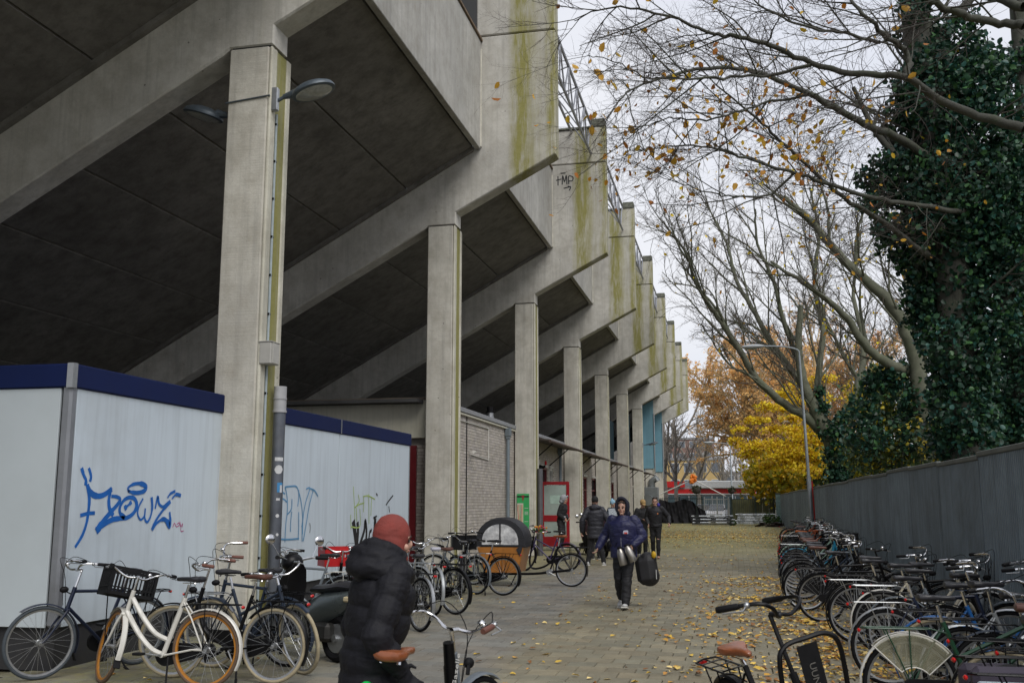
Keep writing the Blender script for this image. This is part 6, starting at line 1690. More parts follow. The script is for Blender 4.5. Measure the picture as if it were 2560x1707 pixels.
def blob_leaves(t, blobs, loc, per, size, m, pal, name='ivy', shell=.45, squash=1.):
    P = []
    for (c, r_) in blobs:
        n = int(per * r_ * r_); d = NR.normal(size=(n, 3)); d /= np.linalg.norm(d, axis=1, keepdims=True)
        lump = 1 + .22 * np.sin(d[:, 0] * 5 + c[0] * 3) * np.cos(d[:, 2] * 6 + c[2])
        q = np.array(tuple(c)) + d * (r_ * NR.uniform(shell if squash == 1 else .05, 1.05, n) * lump)[:, None] * np.array([1.35 if squash != 1 else 1, 1, squash])
        P.append(q)
    P = np.concatenate(P) - np.array(tuple(loc)); P = P[P[:, 2] > .02]
    link(name, leaf_mesh(name, P, size, m, pal, asp=.85), t, kind='stuff')
def z8(x, y, Y): return at((1350 + x / 1.742) / 1.08843, y / 1.742 / 1.08843, Y)

# --- beech whose branches reach over the path (trunk out of frame to the right)
SB = dict(n=[7, 6, 5], wig=[.09, .13, .16], trop=np.array([-.3, .0, .02]), tk=[.04, .04, .04], tip=.3, cnt=[9, 8, 7], cl=2.4, ang=[.7, .75, .85], len=[.30, .52, .55], rad=[.010, .0046, .0026], sq=(1, 1, .6))
bl = []
tb = (6.2, 12.5, 0)
bl.append(limb_poly([(6.2, 12.5, 0), (6.15, 12.5, 3), (6.25, 12.6, 6), (6.1, 12.5, 9), (6.2, 12.4, 12)], .30, .16, 5))
bs_root = []
def L8(pts, Y0, Y1, r0, r1, root=None, dst=None):
    n = len(pts); q = [z8(x, y, Y0 + (Y1 - Y0) * i / (n - 1) + .25 * math.sin(i * 1.7)) for i, (x, y) in enumerate(pts)]
    P_, R_ = limb_poly(q, r0, r1, 5, .012); (bl if dst is None else dst).append((P_, R_))
    if root: bs_root.append(limb_poly([Vector(root), (Vector(root) + q[0]) / 2 + Vector((0, 0, .15)), q[0]], r0 * 1.3, r0 * 1.0, 5))
L8([(2108, 560), (1870, 490), (1690, 400), (1600, 340), (1400, 325), (1180, 278), (1000, 200), (880, 165), (750, 150), (600, 85), (430, 42), (250, 46), (150, 92)], 12.3, 10.2, .058, .005, (6.2, 12.5, 8.6))
bl2 = []
L8([(1700, 690), (1560, 600), (1440, 555), (1300, 480), (1170, 410), (1000, 335), (820, 290), (600, 320), (420, 380), (330, 440)], 21.5, 12, .095, .006, None, bl2)
L8([(1700, 1120), (1640, 1080), (1500, 970), (1350, 880), (1230, 780), (1050, 620), (950, 520), (800, 400), (700, 300)], 21.7, 14, .07, .006, None, bl2)
L8([(1850, 925), (1800, 915), (1560, 880), (1400, 850), (1200, 780), (1060, 740), (900, 690), (740, 640), (560, 640), (370, 660)], 21.5, 12, .06, .005, None, bl2)
L8([(1180, 285), (1000, 325), (800, 338), (620, 350), (480, 338), (330, 270), (210, 240)], 11, 10.4, .022, .004)
L8([(1600, 340), (1595, 240), (1500, 150), (1400, 60), (1330, -20)], 11.9, 11.5, .045, .015)
L8([(1480, 185), (1330, 150), (1180, 120), (1020, 60), (900, -20)], 11.6, 11, .022, .008)
L8([(2108, 112), (1980, 95), (1850, 60), (1700, 10), (1600, -60)], 11, 10.5, .05, .03, (6.2, 12.5, 10.0))
L8([(2108, 30), (1900, -30), (1700, -80)], 10, 10, .05, .03, (6.2, 12.5, 10.5))
L8([(1170, 410), (1000, 445), (850, 495), (700, 525), (560, 520), (420, 560), (300, 600)], 12.4, 11.6, .02, .004)
L8([(1100, 760), (1000, 850), (870, 855), (740, 840), (600, 790), (480, 770)], 13.2, 12.4, .018, .004)
def beechleaf(p):
    q = p - np.array([0, 0, CAMH]); x = q.dot(np.array(_Rr)) / q.dot(np.array(_F)); y = q.dot(np.array(_U)) / q.dot(np.array(_F))
    px = 1176 + 2287 * x; py = 784 - 2287 * y
    return .45 + 2.2 * math.exp(-(((px - 1750) / 230) ** 2 + ((py - 370) / 120) ** 2)) + .5 * (py > 150)
BK = dict(tb=tb)
bt, _o = tree_obj('beech_tree', 'beech reaching thin dark branches with sparse yellow leaves over the path', tb, bl, SB, M_barkb, M_twig, leaves=(M_leafb, .085, .06, PALY, beechleaf), L0=5.0)
for P_, R_ in bs_root: link('limb', tubes_mesh('limb', [(P_ - np.array(tb), R_)], 10, M_barkb), bt)

# --- ivy clad tree by the fence
ti = (4.6, 22, 0)
def A(x, y, Y): return at(x, y, Y)
il = [limb_poly([(4.75, 22, 0), A(2205, 900, 22), A(2190, 650, 22), A(2150, 400, 22), A(2115, 150, 22), A(2095, -60, 22)], .42, .30, 5),
      limb_poly([A(2190, 650, 22), A(2260, 480, 22.3), A(2330, 330, 22.5), A(2420, 180, 22.6)], .2, .1), limb_poly([A(2150, 430, 22), A(2080, 380, 21.7), A(2010, 300, 21.5), A(1960, 200, 21.3)], .12, .04),
      limb_poly([A(2115, 150, 22), A(2180, 60, 22), A(2260, -40, 22)], .16, .08), limb_poly([A(2200, 800, 22), A(2290, 720, 22), A(2380, 560, 22.4)], .16, .08)]
SI = dict(n=[6, 5, 5], wig=[.12, .15, .18], trop=np.array([-.1, 0, .4]), tk=[.06, .06, .04], tip=.3, cnt=[8, 6, 5], cl=5., ang=[.8, .8, .8], len=[.28, .5, .5], rad=[.04, .015, .007])
it, _o = tree_obj('ivy_clad_tree', 'tall tree with its trunk wrapped in dark green ivy, right beside the fence', ti, il, SI, M_barkb, M_twig, leaves=(M_leafy, .10, .05, PALY, None))
tree_obj('', '', ti, bl2, SB, M_barkb, M_twig, leaves=(M_leafb, .10, .06, PALY, beechleaf), L0=5.0, trunk_n=0, onto=it)
ib = [(2140, 150, .6), (2180, 110, .85), (2215, 200, .9), (2150, 230, .95), (2120, 330, 1.0), (2070, 400, .75), (2030, 440, .5), (2190, 430, 1.2), (2255, 330, .9), (2290, 250, .6), (2150, 500, .9), (2210, 560, 1.1), (2175, 660, .95), (2165, 740, .8), (2195, 800, .8), (2205, 880, .75), (2205, 950, .75), (2210, 1010, .8), (2300, 480, .9), (2330, 560, .8), (2110, 600, .5), (2240, 960, .6), (2340, 640, .6), (2100, 20, .42), (2105, 80, .45), (2000, 470, .35), (1990, 410, .35), (2040, 520, .5), (2090, 560, .7), (2240, 430, 1.1), (2240, 600, 1.1), (2270, 690, .9), (2120, 700, .5), (2320, 380, .9), (2240, 180, .6), (2290, 160, .5), (2060, 250, .35), (2085, 200, .4), (2245, 860, .6), (2290, 760, .5)]
blob_leaves(it, [(A(x, y, 22 + NR.uniform(-.5, .5)), r_ * (.88 if x > 2060 else .7)) for x, y, r_ in ib], ti, 3000, .10, M_ivy, PALI, shell=.6)
# second ivy tree at the right edge
t2 = (6.9, 24, 0)
jl = [limb_poly([(6.9, 24, 0), A(2345, 850, 24), A(2370, 500, 24), A(2350, 200, 24), A(2330, -50, 24)], .3, .15)]
jt, _o = tree_obj('ivy_clad_tree', 'second ivy covered trunk at the right edge of the view, with orange leaves low down', t2, jl, SI, M_barkb, M_twig, leaves=(M_leafy, .10, .3, [(.9, .6, .5), (1, .8, .6)], lambda p: 1 if p[2] < 7 else .1))
blob_leaves(jt, [(A(x, y, 24), r_) for x, y, r_ in [(2350, 900, 1.2), (2330, 1000, 1.1), (2380, 780, 1.), (2360, 660, .8), (2390, 500, 1.0), (2360, 380, .9), (2340, 150, .5), (2280, 1010, 1.)]], t2, 2200, .10, M_ivy, PALI)

# --- big grey green trees behind the fence
SP_ = dict(n=[7, 6, 5, 4], wig=[.10, .14, .17, .2], trop=np.array([-.12, 0, .55]), tk=[.10, .07, .05, .03], tip=.3, cnt=[6, 7, 6, 5], cl=5., ang=[.5, .6, .7, .75], len=[.40, .5, .52, .5], rad=[.05, .022, .011, .006])
t3 = (5.4, 50, 0)
def AL(pts, Y, r0, r1, dy=0): 
    n = len(pts); return limb_poly([A(x, y, Y + dy * i / (n - 1)) if y is not None else Vector(x) for i, (x, y) in enumerate(pts)], r0, r1, 5, .02)
pl = [AL([(1935, 1120), (1925, 1060), (1895, 985), (1850, 890), (1835, 800), (1840, 700)], 50, .48, .12, -1),
      AL([(1905, 1010), (1855, 960), (1800, 925), (1740, 870), (1690, 790), (1650, 730), (1615, 680), (1590, 630), (1575, 580), (1530, 520)], 50, .26, .035, -4),
      AL([(1885, 960), (1840, 880), (1780, 800), (1735, 720), (1690, 640), (1670, 560), (1640, 500)], 50, .24, .04, 2), AL([(1850, 890), (1800, 820), (1745, 760), (1700, 740), (1650, 760)], 50, .10, .03, 3),
      AL([(1835, 830), (1800, 740), (1775, 640), (1740, 560), (1735, 480)], 50, .16, .04, -2), AL([(1895, 985), (1880, 880), (1890, 760), (1870, 650), (1880, 540), (1860, 430)], 50, .22, .05, 2),
      AL([(1690, 790), (1640, 700), (1580, 640), (1560, 560)], 48.5, .09, .02), AL([(1925, 1060), (1960, 930), (1985, 800), (1960, 680), (1975, 560)], 50, .26, .05, 3),
      AL([(1740, 870), (1680, 840), (1640, 790), (1610, 740)], 48.5, .07, .02)]
pt, _o = tree_obj('plane_tree', 'tall bare tree with smooth grey green limbs fanning up behind the street lamp', t3, pl, SP_, M_barkg, M_twigg, leaves=(M_leafy, .16, .012, PALY, None))
blob_leaves(pt, [(A(x, y, 49.6), r_) for x, y, r_ in [(1930, 1090, .75), (1925, 1040, .7), (1905, 990, .6), (1885, 940, .45), (1935, 960, .4), (1880, 900, .3)]], t3, 1500, .16, M_ivy, PALI)
t4 = (6.3, 36, 0)
ql = [AL([(2130, 1060), (2120, 960), (2105, 850), (2090, 780), (2040, 690), (1965, 625), (1905, 560), (1860, 505), (1800, 450)], 36, .36, .07, -1), AL([(2105, 850), (2050, 840), (1995, 800), (1945, 730), (1890, 680), (1830, 640), (1770, 600)], 36, .22, .04, -2),
      AL([(2090, 780), (2085, 650), (2060, 560), (2080, 450)], 36, .14, .04, 1), AL([(1965, 625), (1970, 540), (1990, 460)], 36, .10, .03), AL([(1905, 560), (1900, 480), (1880, 400)], 36, .08, .02), AL([(1995, 800), (1975, 700), (1985, 610)], 36, .08, .02)]
SQ = dict(SP_); SQ['len'] = [.38, .48, .5, .5]; SQ['rad'] = [.035, .016, .008, .0045]
qt, _o = tree_obj('plane_tree', 'bare tree with a thick limb curving up left in front of the ivy clad trunk', t4, ql, SQ, M_barkg, M_twigg, leaves=(M_leafy, .12, .03, [(1, 1.15, .8), (1.1, 1.2, 1)], None))
blob_leaves(qt, [(A(x, y, 36), r_) for x, y, r_ in [(2120, 1000, 1.), (2100, 920, .8), (2060, 860, .6), (1990, 1000, .8), (1985, 940, .6), (2000, 880, .4), (2020, 880, .6), (2140, 930, .5)]], t4, 800, .15, M_ivy, PALI)

# --- shrubs and foliage masses behind the fence
def shrub(label, blobs, m, pal, size, per, name='shrub', grp='shrubs behind the fence', cat='shrub', twm=None, shell=.3, squash=1.):
    bs_ = [(A(x, y, Y), r_) for x, y, Y, r_ in blobs]; c = bs_[0][0]; loc = (c.x, c.y, 0)
    t = thing(name, label, cat, loc, 0, grp)
    st = []
    for (q, r_) in bs_:
        for k in range(2 if squash == 1 else 0):
            e = np.array(tuple(q)) + NR.normal(size=3) * r_ * .5; b0 = np.array([c.x + NR.normal() * .3, c.y + NR.normal() * .3, 0.])
            mid = (b0 + e) / 2 + NR.normal(size=3) * .2; st.append((np.array([b0, mid, e]) - np.array(loc), np.array([.03, .022, .01])))
    if squash != 1:
        b0 = np.array([c.x + 3.2, c.y, 0.])
        for (q, r_) in bs_: m0 = b0 + np.array([0, 0, 4.]); st.append((np.array([b0, m0, (m0 + np.array(tuple(q))) / 2 + np.array([0, 0, .3]), np.array(tuple(q))]), np.array([.12, .1, .05, .02])))
        for k_, (a_, r0_) in enumerate(st): st[k_] = (a_ - np.array(loc), r0_)
    link('stems', tubes_mesh('stems', st, 5, twm or M_barkb), t, kind='stuff')
    blob_leaves(t, bs_, loc, per, size, m, pal, 'foliage', shell, squash)
    return t
PALG = [(1, 1, 1), (.6, .65, .6), (1.5, 1.5, 1.1), (.8, .9, 1.1)]
shrub('dense ivy green shrub rising above the fence beside the bare tree', [(2010, 930, 40, 1.3), (2040, 1010, 40, 1.6), (1990, 1040, 41, 1.2), (2070, 940, 40, 1.2), (2030, 870, 40, .8), (2100, 1020, 40, 1.3), (2130, 960, 39, 1.1), (2150, 1020, 38, 1.2)], M_bushl, PALM, .15, 520)
shrub('olive green shrub low above the far fence', [(1960, 1075, 58, 1.5), (2010, 1085, 56, 1.3), (1930, 1060, 60, 1.3)], M_bushl, [(1.3, 1.2, .8), (.9, .9, .6), (1.9, 1.6, .7), (6, 4, .5)], .2, 420)
shrub('dark evergreen shrub between the ivy trunks', [(2260, 1010, 30, 1.7), (2200, 1030, 31, 1.4), (2310, 990, 29, 1.4), (2350, 1010, 28, 1.3)], M_bush, [(.7, .7, .6), (.5, .55, .5), (.9, .9, .7), (7, 3.2, .8)], .13, 600)
PALYY = [(1, 1.05, 1), (1.15, 1.25, 1), (.8, .75, .8), (.9, 1.1, .9), (.6, .5, .6)]
yb = [(1765, 935, 76, .9), (1800, 905, 77, .9), (1845, 885, 78, 1.), (1890, 870, 78, .9), (1735, 965, 76, .8), (1700, 985, 75, .6), (1830, 925, 76, 1.), (1880, 915, 76, 1.), (1720, 1045, 72, .7), (1690, 1010, 73, .5), (1815, 1060, 70, .9), (1730, 1030, 72, .9), (1760, 1020, 72, 1.1), (1800, 1025, 71, 1.2), (1840, 1035, 70, 1.3), (1880, 1050, 70, 1.3), (1830, 990, 71, 1.1), (1790, 1048, 70, .9), (1850, 1005, 70, 1.), (1900, 1015, 70, 1.), (1900, 1085, 68, 1.1), (1780, 985, 73, .8), (1700, 1020, 73, .6), (1910, 1050, 69, .9), (1820, 960, 72, .8), (1860, 960, 71, .7), (1800, 940, 73, .6), (1850, 1075, 69, 1.), (1760, 1070, 72, .7), (1885, 975, 70, .7), (1745, 965, 74, .5), (1870, 925, 72, .5)]
yt = shrub('tree with bright yellow autumn leaves hanging over the far fence', yb, M_leafy, PALYY, .17, 520, 'yellow_leaved_tree', None, 'tree', squash=.42)
shrub('dull green and ochre tree under the yellow leaves', [(1790, 1095, 84, 2.6), (1840, 1100, 82, 2.4), (1750, 1105, 86, 2.0), (1880, 1110, 78, 2.2)], M_leafy, [(.45, .55, .6), (.6, .6, .6), (.3, .42, .5), (.8, .7, .6)], .3, 260, 'yellow_leaved_tree', None, 'tree')
shrub('sparse yellow leaved tree between the ivy clad trunks and the lamp', [(1965, 905, 60, .9), (1990, 960, 60, 1.), (2030, 900, 62, .9), (1975, 1010, 60, .9), (2060, 860, 62, .8), (2180, 990, 58, .9), (2010, 850, 62, .7)], M_leafy, PALYY, .17, 260, 'yellow_leaved_tree', None, 'tree')
# orange brown twiggy trees farther away
SO = dict(n=[6, 5, 5, 4], wig=[.12, .16, .18, .2], trop=np.array([-.1, 0, .5]), tk=[.12, .1, .06, .03], tip=.3, cnt=[10, 7, 7, 5], cl=6., ang=[.75, .7, .7, .7], len=[.42, .5, .52, .5], rad=[.12, .06, .035, .022])
def auto_tree(label, x, y, h, S, m1, m2, leaves=None, name='bare_tree', grp=None, lean=0., forks=4):
    loc = (x, y, 0); limbs = [limb_poly([(x, y, 0), (x + lean * .3, y, h * .25), (x + lean * .6, y, h * .5), (x + lean, y, h * .8)], h * .022, h * .006, 5, .03)]
    for k in range(forks):
        a = 2 * math.pi * k / forks + NR.uniform(-.4, .4); z = h * NR.uniform(.22, .45); s = h * NR.uniform(.18, .34)
        limbs.append(limb_poly([(x + lean * z / h, y, z), (x + math.cos(a) * s * .6, y + math.sin(a) * s * .6, z + h * .2), (x + math.cos(a) * s, y + math.sin(a) * s, z + h * .45)], h * .012, h * .004, 4, .03))
    return tree_obj(name, label, loc, limbs, S, m1, m2, group=grp, leaves=leaves)
auto_tree('rounded tree with golden orange twigs behind the yellow one', 2.2, 106, 19, SO, M_twigo, M_twigo, (M_tanl, .21, .85, [(1, .95, 1), (.9, .75, .8), (1.1, 1, 1)], None), 'orange_tree', None, 0, 6)
auto_tree('second orange brown tree, taller and set back to the right', 8.8, 112, 22.5, SO, M_twigo, M_twigo, (M_tanl, .18, .6, [(1, .85, .7), (.9, .62, .6), (1.05, .85, .8)], None), 'orange_tree', None, 0, 6)
auto_tree('ochre low tree right of the golden one, above the kiosk', 6.0, 118, 13, SO, M_twigo, M_twigo, (M_tanl, .24, .45, [(1, .95, .9), (.85, .8, .8)], None), 'orange_tree', None, 0, 5)
SG = dict(n=[6, 5, 5], wig=[.12, .15, .18], trop=np.array([0, 0, .6]), tk=[.1, .08, .05], tip=.3, cnt=[10, 7, 6], cl=6., ang=[.6, .65, .7], len=[.38, .5, .5], rad=[.07, .035, .02])
SGF = dict(SG); SGF['cnt'] = [6, 5, 4]
for i, (x, y, h, lab) in enumerate([(-8.0, 118, 17, 'slim bare tree at the far end of the grandstand, nearest the wall'), (-6.4, 112, 13, 'bare tree with a crooked side branch, right of the slimmest one'), (-4.5, 128, 15, 'bare tree behind the orange ball, in front of the distant flats'), (-1.8, 165, 14, 'small bare tree behind the red and white shop'), (2.6, 160, 15, 'bare tree between the shop and the far lamp'), (-5.5, 170, 13, 'faint bare tree beside the distant brick flats'), (0.8, 150, 11, 'thin bare tree just left of the far street lamp')]):
    auto_tree(lab, x, y, h, SGF, M_barkf, M_barkf, None, 'bare_tree', 'bare trees beyond the far gate')
for i, (x, y, h) in enumerate([(14, 44, 17), (11, 62, 18), (17, 30, 16)]):
    auto_tree(['bare tree filling the gap behind the plane trees', 'bare tree farther back behind the plane trees', 'bare tree behind the ivy clad trunks'][i], x, y, h, SG, M_barkg, M_twigg, (M_leafy, .14, .05, PALY, None), 'bare_tree', 'bare trees behind the fence')
# leafy bank far right so that no horizon shows under the trees
shrub('long green hedge bank behind the fence', [(2000, 1120, 62, 2.2), (1930, 1125, 70, 2.2), (2090, 1110, 54, 2.4), (2200, 1100, 46, 2.3), (2320, 1085, 40, 2.4)], M_bush, PALG, .24, 350)

# fallen leaves on the paving
def fallen():
    P = []
    def scat(n, fx_, fy_, keep=lambda x, y: True):
        k = 0
        while k < n:
            x, y = fx_(), fy_()
            if -6.6 < x < 2.75 and keep(x, y): P.append((x, y, NR.uniform(.006, .018))); k += 1
    def cl(x, y): v = _nz.noise(Vector((x * 1.6, y * 1.1, 3.))) + .6 * _nz.noise(Vector((x * 4, y * 3, 7.))); return NR.random() < max(.08, min(1, .35 + v * 1.5))
    scat(3000, lambda: NR.normal(.75, .75), lambda: NR.uniform(3.6, 24), cl)
    scat(800, lambda: NR.uniform(-2.8, 2.6), lambda: NR.uniform(3.6, 34), cl)
    scat(140, lambda: NR.uniform(-6.4, -2), lambda: NR.uniform(4, 30))
    scat(2600, lambda: NR.uniform(-4.5, 3.), lambda: NR.normal(53, 5.0))
    scat(1800, lambda: NR.uniform(-6, 3.), lambda: NR.uniform(38, 78))
    scat(700, lambda: NR.normal(1.0, .5), lambda: NR.normal(13, 3))
    return np.array(P)
FP = fallen(); n = len(FP)
yaw = NR.uniform(0, 2 * np.pi, n); d = np.stack([np.cos(yaw), np.sin(yaw), NR.uniform(-.1, .25, n)], 1); s = np.stack([-np.sin(yaw), np.cos(yaw), NR.uniform(-.3, .3, n)], 1)
L = (NR.uniform(.04, .10, n))[:, None]; W = L * NR.uniform(.28, .42, (n, 1))
h = np.zeros((n, 3)); h[:, 2] = NR.uniform(.0, .02, n)
V = np.stack([FP, FP + d * L * .25 + s * W * .85 + h, FP + d * L * .68 + s * W * .8 + h * .6, FP + d * L, FP + d * L * .7 - s * W * .75 + h, FP + d * L * .3 - s * W * .9 + h * .4], 1).reshape(-1, 3); V[:, 2] = np.maximum(V[:, 2], .004); i = np.arange(n)[:, None] * 6
F = np.concatenate([i + np.array([[0, 1, 2, 3]]), i + np.array([[0, 3, 4, 5]])], 0)
pal = np.array([(1.25, 1.35, 2.2), (1.1, 1.1, 1.0), (1.3, 1.3, 1.2), (.8, .6, .8), (.45, .3, .5), (1.4, 1.6, 3.6), (1.0, .8, .6)])
t = pal[NR.integers(0, len(pal), n)] * NR.uniform(.8, 1.15, (n, 1)); t = np.concatenate([t, t])
o = link('fallen_leaves', np_mesh('fallen_leaves', V, F, leafmat('fallen autumn leaf', (.60, .40, .07), .1, .55), False, t), kind='stuff'); o['label'] = 'yellow and brown autumn leaves scattered over the paving'; o['category'] = 'leaves'
# ================================================================== FAR END OF THE YARD
M_bar = mat('dark green railing', (.02, .035, .03), .5, .2, .15, 5); M_gbar = mat('pale grey railing', (.3, .31, .3), .5, .3, .1, 5)
FYE = 83.0
def railing(lab, x0, x1, z, m, posts, name='railing'):
    t = thing(name, lab, 'fence', ((x0 + x1) / 2, FYE, 0), 0); w = x1 - x0
    for zz in (.2, z - .08):
        mb = MB(); mb.box((0, 0, zz), (w, .05, .06)); mb.obj('rail', m, t, smooth=0)
    n_ = int(w / .14); me = MB().box((0, 0, z / 2), (.028, .028, z)).mesh('bar', m, 0)
    for i in range(n_ + 1): link('bar', me, t, (-w / 2 + w * i / n_, .0, 0))
    me = MB().bbox((0, 0, z / 2 + .05), (.1, .1, z + .1), .01).mesh('post', m, 30)
    for q in posts: link('post', me, t, (q - (x0 + x1) / 2, .05, 0))
    return t
railing('dark green bar fence across the left of the yard end, behind the black sheeting', -6.6, -2.6, 2.05, M_bar, (-6.5, -4.5, -2.7))
railing('pale barred gate in the middle of the yard end, with parked cars behind it', -2.5, -.55, 2.0, M_gbar, (-2.5, -1.5, -.6), 'gate')
railing('dark green bar fence on the right of the yard end, over an olive board screen', -.45, 3.0, 2.0, M_bar, (-.4, 1.5, 2.9))
t = thing('board_screen', 'olive brown screen right behind the bar fence at the yard end', 'screen', (1.3, FYE + .35, 0)); 
for i in range(7):
    mb = MB(); mb.bbox((-1.5 + i * .5, 0, .98), (.49, .04, 1.9), .005); mb.obj('board', mat('olive board', (.10, .10, .045), .85, 0, .3, 3, streak=.5), t)
# black sheeting draped over the left fence
t = thing('black_sheeting', 'crumpled black plastic sheeting draped over the left part of the far fence', 'plastic sheet', (-4.6, FYE - .42, 0))
mb = MB(); nx, nz = 46, 16; v = []
for j in range(nz + 1):
    for i in range(nx + 1):
        x = -1.95 + 4.1 * i / nx; top_ = 1.78 + .12 * math.sin(x * 3.1) - (.9 * max(0, x - 1.2)); z = top_ * (1 - j / nz); fold = .10 * math.sin(x * 9 + 2 * math.sin(z * 3)) + .05 * math.sin(x * 23 + z * 4)
        v.append((x + .25 * (j / nz) * (x > 1), -.12 + fold - .35 * (j / nz) ** 2, z + .02))
mb.add(v, [(j * (nx + 1) + i, j * (nx + 1) + i + 1, (j + 1) * (nx + 1) + i + 1, (j + 1) * (nx + 1) + i) for j in range(nz) for i in range(nx)])
mb.obj('sheet', mat('black plastic sheet', (.010, .010, .012), .75, 0, .2, 4, spec=.2), t, smooth=60)
# piles of galvanised crowd barriers
def barriers(lab, x, y, w, n_, dark):
    t = thing('barrier_pile', lab, 'barrier pile', (x, y, 0)); r_ = random.Random(int(x * 10) + 50)
    for k in range(n_):
        z = .10 + k * .115; ox = r_.uniform(-.12, .12); sk = r_.uniform(-.03, .03)
        mb = MB(); hw = w / 2
        mb.tube([(-hw + ox, -.5, z), (hw + ox, -.5, z + sk), (hw + ox, .5, z + sk), (-hw + ox, .5, z)], .028, 5, closed=True)
        for i in range(1, 16): xx = -hw + w * i / 16 + ox; mb.tube([(xx, -.5, z), (xx, .5, z)], .014, 4)
        mb.obj('barrier', M_gal2 if not dark or k % 2 else M_dkp, t)
        for xx in (-hw * .75, 0, hw * .75): 
            mb = MB(); mb.bbox((xx + ox, -.55, z + .02), (.34, .14, .06), .02); mb.obj('foot', M_dkp if dark else M_gal2, t)
M_gal2 = mat('bright galvanised tube', (.58, .61, .64), .4, .5, .1, 10); M_dkp = mat('dark foot rubber', (.03, .035, .04), .7)
barriers('low pile of dark footed crowd barriers lying before the pale gate', -1.75, 76.0, 3.0, 6, True)
barriers('pile of bright galvanised crowd barriers with weeds beside the fence end', 1.45, 78.0, 2.9, 7, False)
t = thing('weeds', 'green weeds sprouting beside the bright barrier pile', 'weeds', (2.6, 77.2, 0)); blob_leaves(t, [(Vector((2.6, 77.2, .3)), .5), (Vector((2.2, 77.4, .5)), .35), (Vector((-.3, 76.6, .1)), .3), (Vector((2.9, 76.5, .2)), .4)], (2.6, 77.2, 0), 900, .14, M_bush, [(1.4, 1.6, 1), (1, 1.2, .9)], 'foliage')
t = thing('scrap_heap', 'low heap of dark brown debris at the foot of the fence', 'debris heap', (2.35, 72.5, 0)); mb = MB()
for i in range(22): mb.bbox((rnd.uniform(-.9, .9), rnd.uniform(-.5, .5), rnd.uniform(.03, .28)), (rnd.uniform(.2, .7), rnd.uniform(.1, .3), rnd.uniform(.03, .12)), .01, Euler((rnd.uniform(-.4, .4), rnd.uniform(-.4, .4), rnd.uniform(0, 3))).to_matrix())
mb.obj('debris', mat('dark rotten wood', (.03, .02, .016), .9, 0, .5, 6), t, kind='stuff')
# hanging baskets, orange ball decoration, white guy ropes
def basket_(lab, x, y, z, r_):
    t = thing('hanging_basket', lab, 'hanging basket', (x, y, z)); mb = MB(); mb.ell((0, 0, 0), (r_, r_, r_ * .8)); mb.obj('basket_bowl', M_twig, t)
    mb = MB(); mb.tube([(0, 0, -z), (0, 0, r_)], .03, 5); mb.obj('pole', M_bar, t); blob_leaves(t, [(Vector((x, y, z)), r_ * 1.2)], (x, y, z), 1500, .12, M_bush, [(.7, .7, .5), (1.2, .7, .4), (.5, .5, .4)], 'foliage', .7)
basket_('round dark hanging basket under the orange paper ball', -3.1, 82.2, 2.62, .36); basket_('round dark hanging basket right of the gate', -.33, 82.2, 2.55, .28)
t = thing('orange_ball', 'bright orange paper ball decoration above the far gate', 'decoration', (-3.3, 81.8, 3.55)); mb = MB()
for i in range(30): mb.ell((rnd.uniform(-.22, .22), rnd.uniform(-.2, .2), rnd.uniform(-.32, .28)), .12, 7, 5)
mb.obj('paper_petals', mat('orange paper', (.75, .20, .02), .7), t)
t = thing('rope_canopy', 'two white tension ropes falling from the orange ball to the fence', 'ropes', (-3.3, 81.9, 3.5))
for a, b_ in (((0, 0, 0), (-3.1, .6, -1.35)), ((0, 0, 0), (2.5, .6, -1.35))):
    mb = MB(); mb.tube([a, b_], .045, 6); mb.obj('rope', M_wh, t)
# street lamps
M_pole = mat('galvanised lamp pole', (.30, .33, .35), .5, .4, .1, 4)
def street_lamp(lab, x, y, h, arm, r_=.07, lean=0.):
    t = thing('street_lamp', lab, 'street lamp', (x, y, 0), 0, None, ry=lean)
    mb = MB(); mb.tube([(0, 0, 0), (0, 0, h * .35), (0, 0, h * .36), (0, 0, h)], [r_ * 1.25, r_ * 1.15, r_ * .85, r_ * .6], 10); mb.obj('pole', M_pole, t)
    mb = MB(); mb.tube(crv([(0, 0, h - .02), (-.05, 0, h + .25), (-arm * .4, 0, h + .42), (-arm, 0, h + .5)], 5), r_ * .42, 7); mb.obj('arm', M_pole, t)
    mb = MB(); c = (-arm - .38, 0, h + .5); mb.ell(c, (.48, .16, .10), 14, 8); mb.obj('lamp_head', mat('pale grey lamp head', (.33, .35, .36), .5), t, smooth=60)
    mb = MB(); mb.ell((-arm - .42, 0, h + .45), (.34, .12, .07), 12, 6); mb.obj('lamp_glass', M_lens, t, smooth=60)
street_lamp('tall street lamp standing before the fence, its arm over the path', 2.95, 42.0, 7.6, 1.45, .075, -.028)
street_lamp('second street lamp beyond the far gate, against the pale sky', -.35, 92, 6.5, 1.5, .09)
street_lamp('third street lamp seen through the yellow leaves', 7.0, 96, 8.6, 1.5, .09)
t = thing('red_pipe', 'thin red pole leaning on the fence beside the street lamp', 'pole', (3.0, 41, 0), 0, ry=-.03); mb = MB(); mb.tube([(0, 0, 0), (0, 0, 2.5)], .03, 6); mb.obj('pole', mat('red plastic pipe', (.38, .015, .015), .4), t)
